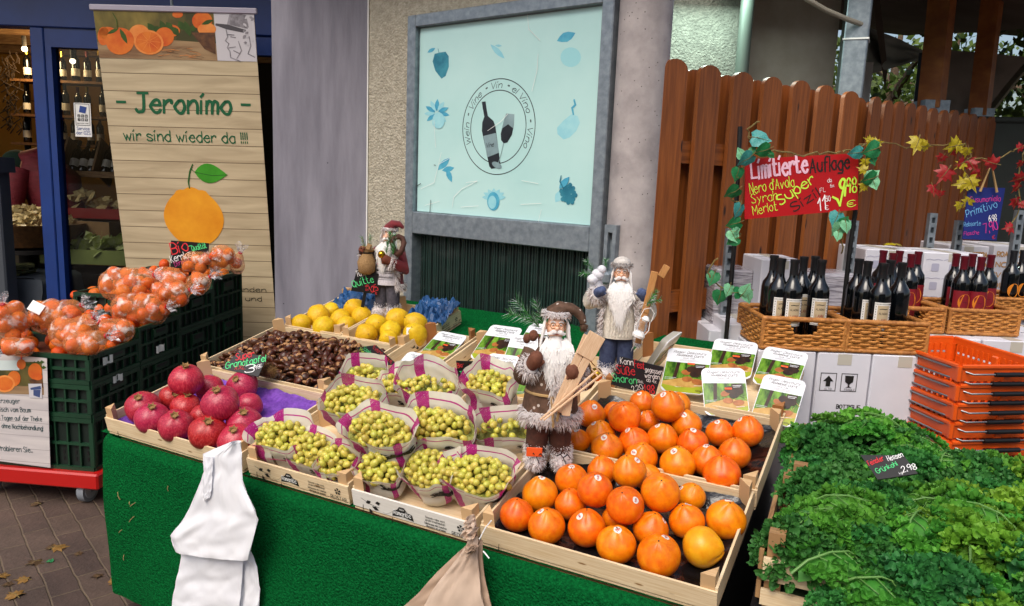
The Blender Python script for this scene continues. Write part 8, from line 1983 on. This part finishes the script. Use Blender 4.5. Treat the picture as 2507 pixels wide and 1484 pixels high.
for j in range(4):
    z = pf + .012; hs = [.25, .155, rim[j] - z - .25 - .155] if rim[j] < .8 else [.25, .25, rim[j] - z - .5]
    for k, hh in enumerate(hs): gcrate('dark green slotted plastic crate, %s of the %s stack on the trolley' % (('lowest', 'middle one', 'topmost')[k], NM[j]), j, z, hh - .002); z += hh
b = MB()   # printed poster in front of the crates
GI = GM.inverted()
def gl_(x, y): 
    p = GI @ onpl(*zn((x, y), 0, 900, 866 / 700), GM @ V((0, -.02, 0)), GM.to_3x3() @ V((0, -1, 0))); return p.x, p.z
PM = GM @ mat3(V((0, -.02, 0)), V((1, 0, 0)), V((0, 0, 1)), V((0, -1, 0)))
pos = thing('printed_poster', 'white plank printed poster with mandarin photo and handwriting style text tied to the front crates', 'poster', PM)
x1, ztop = gl_(228, 632); x2, zbot = gl_(245, 1165); x0 = -.62
b.prism([(x0, zbot + .02), (x2, zbot), (x1, ztop), (x0, ztop + .01)], -.002, 0); b.build('sheet', m_planks('poster_planks', '#b9b3b4', '#cfc8c6', 16, '#a29a9c'), pos)
b = MB(); P2 = lambda *q: [gl_(*k) for k in q]
flat(b, P2((-260, 640), (204, 650), (214, 810), (-260, 795))[::-1], .0005, 0)
flat(b, P2((-260, 755), (213, 770), (214, 810), (-260, 795))[::-1], .0009, 1); flat(b, P2((-260, 640), (95, 642), (95, 690), (-260, 690))[::-1], .0012, 2)
for q in ((25, 755, 50, 42, 4), (25, 755, 40, 33, 3), (70, 730, 32, 38, 3), (105, 660, 22, 25, 3), (172, 695, 34, 40, 3), (185, 722, 24, 16, 3)): flat(b, [gl_(*k) for k in ell(*q[:4], 16)][::-1], .0014 + q[1] * .0000008 + (.0004 if q[2] == 40 else 0), q[4])
flat(b, P2((140, 735), (205, 728), (212, 775), (165, 770))[::-1], .0017, 6)
for i in range(10): x, y = 120 + 9 * i, 665 + 14 * sin(i * 3); flat(b, P2((x, y), (x + 12, y - 12), (x + 26, y - 2), (x + 12, y + 6))[::-1], .0012 + i * .00004, 5)
flat(b, P2((140, 755), (205, 755), (207, 826), (145, 822))[::-1], .0026, 7); flat(b, P2((150, 775), (200, 765), (203, 782), (152, 785))[::-1], .003, 8); flat(b, P2((165, 785), (200, 784), (196, 822), (165, 812))[::-1], .003, 8)
b.build('photo_print', [m_bgp, m_table, mk('poster_label', '#c9d6d4', .5), m_or, m_or2, m_lf, m_dkbr, m_grey, mk('sketch_blue', '#3a4a78', .6)], pos)
b = MB()
m_teal = mk('teal_text', '#1a3f44', .5)
for s_, a, c, hp in (('- Jeronimo -', (-150, 664), (57, 664), 20), ('Mandarinen', (5, 690), (86, 692), 13), ('Direkt vom Erzeuger', (-140, 845), (97, 850), 22), ('frisch vom Baum', (-20, 890), (150, 894), 22), ('in 3 Tagen auf der Theke', (-30, 930), (205, 938), 22), ('ohne Nachbehandlung!', (10, 970), (210, 984), 22), ('Probieren Sie...', (-8, 1080), (160, 1090), 24)):
    p, q = gl_(*a), gl_(*c); write(b, s_, p[0], p[1], abs(gl_(a[0], a[1] - hp)[1] - p[1]), .12, 0, wid=q[0] - p[0], ang=math.atan2(q[1] - p[1], q[0] - p[0]), z=.001); b.build('poster_lettering', m_teal, pos); b = MB()
b = MB(); b.tube([(x1 - .0, -.0, ztop), (x1 - .075, .0, ztop + .03)], .002, 5); p = gl_(110, 602); b.tube([(p[0], p[1], .004), (p[0] - .004, p[1] - .03, .006)], .003, 5); b.build('red_tie', m_chalk_r, pos)
# mandarins and bags of mandarins
m_mand = m_grad('mandarin_skin', ((.3, '#d25002'), (.7, '#ea7c08'), (.5, '#de6204')), .38, .12, 5, .07, .012, None, .35); 
nbm = m_mand.node_tree.nodes
b = MB(); b.ball((0, 0, 0), (1, 1, .88), 20, 13, lambda d: 1 - .05 * abs(d.z) ** 6); b.ball((0, 0, .86), (.07, .07, .03), 6, 4, mi=1); mand = b.build('mandarin', [m_mand, m_lf], None, 80)
ZMB = (0, 850, 1814 / 1100)
m_film = film('mandarin_film', (1, .93, .86), .28, 24, (1, 1, 1), .13, (.96, .82, .74), face=.22, lowc=(.93, .36, .12), lo=.8); m_knot = film('film_knot', (.97, .97, 1), .45, 50, (1, 1, 3), .12); m_tie = mk('red_clip', '#c01822', .4)  # peach glow reflected from the mandarins is put into the film colour
def rz(j): return rim[min(3, max(0, j))]
def mbag(label, cx, cy, wz, hz, knot, j, dz, n, ang=0, seed=0):
    rs = random.Random(seed); x, y = zn((cx, cy), *ZMB); p = atz(x, y, rz(j) + dz); d = (p - EP).dot(FW); s_ = .62193 / ZMB[2] * d / FPX
    rx_, rz_ = wz / 2 * s_, hz / 2 * s_; ry_ = max(.06, rz_ * .95)
    Mx = T(*p) @ RZ(YT * -1) @ RY(-R(ang)); inv = Mx.inverted()
    kp = inv @ at(*zn(knot, *ZMB), p.y - .03)
    t = thing('mandarin_bag', label, 'fruit bag', Mx, 'clear bags of mandarins')
    pts = []; tries = 0; r_ = .034; n = int(n * 1.5); rx_ *= 1.06; rz_ *= 1.08
    while len(pts) < n and tries < 3000:
        tries += 1; v = V((rs.uniform(-1, 1), rs.uniform(-1, 1), rs.uniform(-1, 1)))
        if v.length > 1: continue
        q = V((v.x * max(.005, rx_ - r_ * .9), v.y * max(.005, ry_ - r_ * .9), v.z * max(.005, rz_ - r_ * .9)))
        if all((q - o).length > r_ * 1.62 for o in pts): pts.append(q)
    def f(d_):
        v = V((d_.x * rx_, d_.y * ry_, d_.z * rz_)); e = 0
        best = max((max(0, d_.dot(q) + r_ * 1.04 * math.sqrt(max(0, 1 - (q - d_ * d_.dot(q)).length_squared / (r_ * 1.04) ** 2))) if (q - d_ * d_.dot(q)).length < r_ * 1.04 else 0 for q in pts), default=0)
        L0 = v.length; l = max(best * 1.02, L0 * .86) if best else L0 * .9
        kd = kp.normalized(); c = max(0, d_.dot(kd)); l = l * (1 - c ** 10) + kp.length * .96 * c ** 10
        l *= 1 + .05 * noise.noise((d_.x * 5 + seed, d_.y * 5, d_.z * 5))
        return d_ * l
    b = MB(); b.ball((0, 0, 0), 1, 44, 30, f); b.build('film', m_film, t, 80)
    kd = kp.normalized(); u = kd.orthogonal().normalized(); v = kd.cross(u); b = MB()
    def ruff(a, c): an = 2 * PI * a; rr = .006 + .034 * c * (.7 + .5 * noise.noise((cos(an) * 2 + seed, sin(an) * 2, 1))); return kp + kd * (.045 * c + .012 * sin(an * 5) * c) + (u * cos(an) + v * sin(an)) * rr * (1 + .3 * sin(an * 7 + seed))
    b.grid(ruff, 36, 6); b.build('gathered_end', m_knot, t, 60); b = MB(); b.tube([kp + (u * cos(a) + v * sin(a)) * .009 for a in [2 * PI * i / 10 for i in range(10)]], .004, 5, closed=True); b.build('clip', m_tie, t, 60)
    for q in pts:
        o = meshclone(mand, Mx @ T(*q) @ RX(rs.uniform(0, 6)) @ RY(rs.uniform(0, 6)) @ S(r_ * rs.uniform(.93, 1.05)), 'mandarin in the ' + label); tag(o, None, 'mandarin', 'mandarins in the ' + label)
BAGS = [('clear mandarin bag at the left edge of the view', 60, 700, 240, 300, (15, 575), 0, .10, 10), ('large clear mandarin bag at the left of the front crate', 350, 660, 350, 240, (530, 580), 0, .10, 11), ('clear mandarin bag in the middle of the front crate', 470, 765, 330, 215, (610, 660), 0, .075, 9), ('clear mandarin bag at the front corner of the crate beside the poster', 545, 825, 280, 160, (690, 780), 0, .05, 7), ('clear mandarin bag at the right rim of the front crate', 770, 745, 225, 165, (640, 690), 0, .05, 6), ('clear mandarin bag at the front left rim beside the poster tie', 110, 850, 240, 110, (20, 880), 0, .03, 5),
 ('clear mandarin bag at the right of the second crate', 905, 605, 400, 200, (1080, 590), 1, .06, 9), ('big clear mandarin bag lying at the left of the second crate', 810, 450, 370, 230, (1000, 385), 2, .08, 11), ('clear mandarin bag at the right of the third crate', 1110, 500, 235, 220, (1235, 480), 2, .055, 7), ('clear mandarin bag in the middle of the third crate', 1090, 405, 230, 160, (1010, 390), 2, .11, 6), ('small clear mandarin bag at the right rim before the rearmost crate', 1285, 440, 170, 140, (1365, 395), 3, .03, 4), ('clear mandarin bag in front of the chalkboard', 1275, 300, 210, 150, (1370, 270), 3, .09, 5), ('clear mandarin bag heaped highest at the right of the chalkboard', 1440, 280, 190, 200, (1378, 268), 3, .11, 7), ('clear mandarin bag at the far right end of the rearmost crate', 1540, 320, 90, 130, (1560, 240), 3, .07, 3)]
for i, (lb, cx, cy, wz, hz, kn, j, dz, n) in enumerate(BAGS): mbag(lb, cx, cy, wz, hz, kn, j, dz, n, seed=i + 1)
LM = [(605, 488, 74, 1, .02), (555, 520, 60, 1, .0), (490, 515, 62, 1, -.01), (655, 606, 78, 0, .05), (718, 600, 80, 0, .06), (1066, 316, 72, 3, .03), (1158, 340, 66, 3, .03), (612, 640, 60, 0, .03), (580, 650, 55, 0, .03), (890, 690, 70, 0, .04), (1290, 380, 60, 2, .06)]
for i, (cx, cy, dz_, j, dz) in enumerate(LM):
    x, y = zn((cx, cy), *ZMB); p = atz(x, y, rz(j) + dz); o = meshclone(mand, T(*p) @ RX(.4 * i) @ RY(.3 * i) @ S(dz_ / 2 * .62193 / ZMB[2] * (p - EP).dot(FW) / FPX), 'loose unbagged mandarin, %s of the loose ones between the bags from front to back' % ORD[i]); tag(o, None, 'mandarin', 'loose mandarins between the bags')
for j in range(4):
    k = 0
    for a in range(5):
        for c in range(3):
            if rz(j) < 0: continue
            o = meshclone(mand, GM @ T(-.55 + .115 * a + rnd.uniform(-.02, .02), j * DPT + .075 + .11 * c + rnd.uniform(-.02, .02), rz(j) - .02 + rnd.uniform(-.012, .006)) @ RX(a) @ RY(c) @ S(.033), 'loose mandarin lying under the bags in the %s top crate' % NM[j]); tag(o, None, 'mandarin', 'mandarins under the bags in the %s crate' % NM[j])
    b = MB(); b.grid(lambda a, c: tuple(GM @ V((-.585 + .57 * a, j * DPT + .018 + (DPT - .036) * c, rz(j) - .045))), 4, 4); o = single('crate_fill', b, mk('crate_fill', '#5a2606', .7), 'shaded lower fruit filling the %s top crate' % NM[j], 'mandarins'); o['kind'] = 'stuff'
bpy.data.objects.remove(mand)
for x, y, lb in ((1040, 860, 'upper'), (700, 935, 'left'), (765, 1055, 'lower')):
    p = onpl(*zn((x, y), *ZMB), GM @ V((.004, 0, 0)), GM.to_3x3() @ V((1, 0, 0))); b = MB(); b.grid(lambda a, c: (.0 + .004 * sin(a * 9), -.035 + .07 * a, -.018 + .036 * c + .008 * noise.noise((a * 3, c * 3, x))), 8, 5); single('crate_label', b, m_white, 'small torn white paper label on the dark crate side, %s one' % lb, 'label', T(*p) @ RZ(-YT))
b = MB(); b.box((0, 0, 0), (.07, .002, .05), RX(-.5) @ RY(.4)); p = atz(*zn((235, 595), *ZMB), .86); single('price_slip', b, m_white, 'white paper price slip standing between the left mandarin bags', 'paper', T(*p))
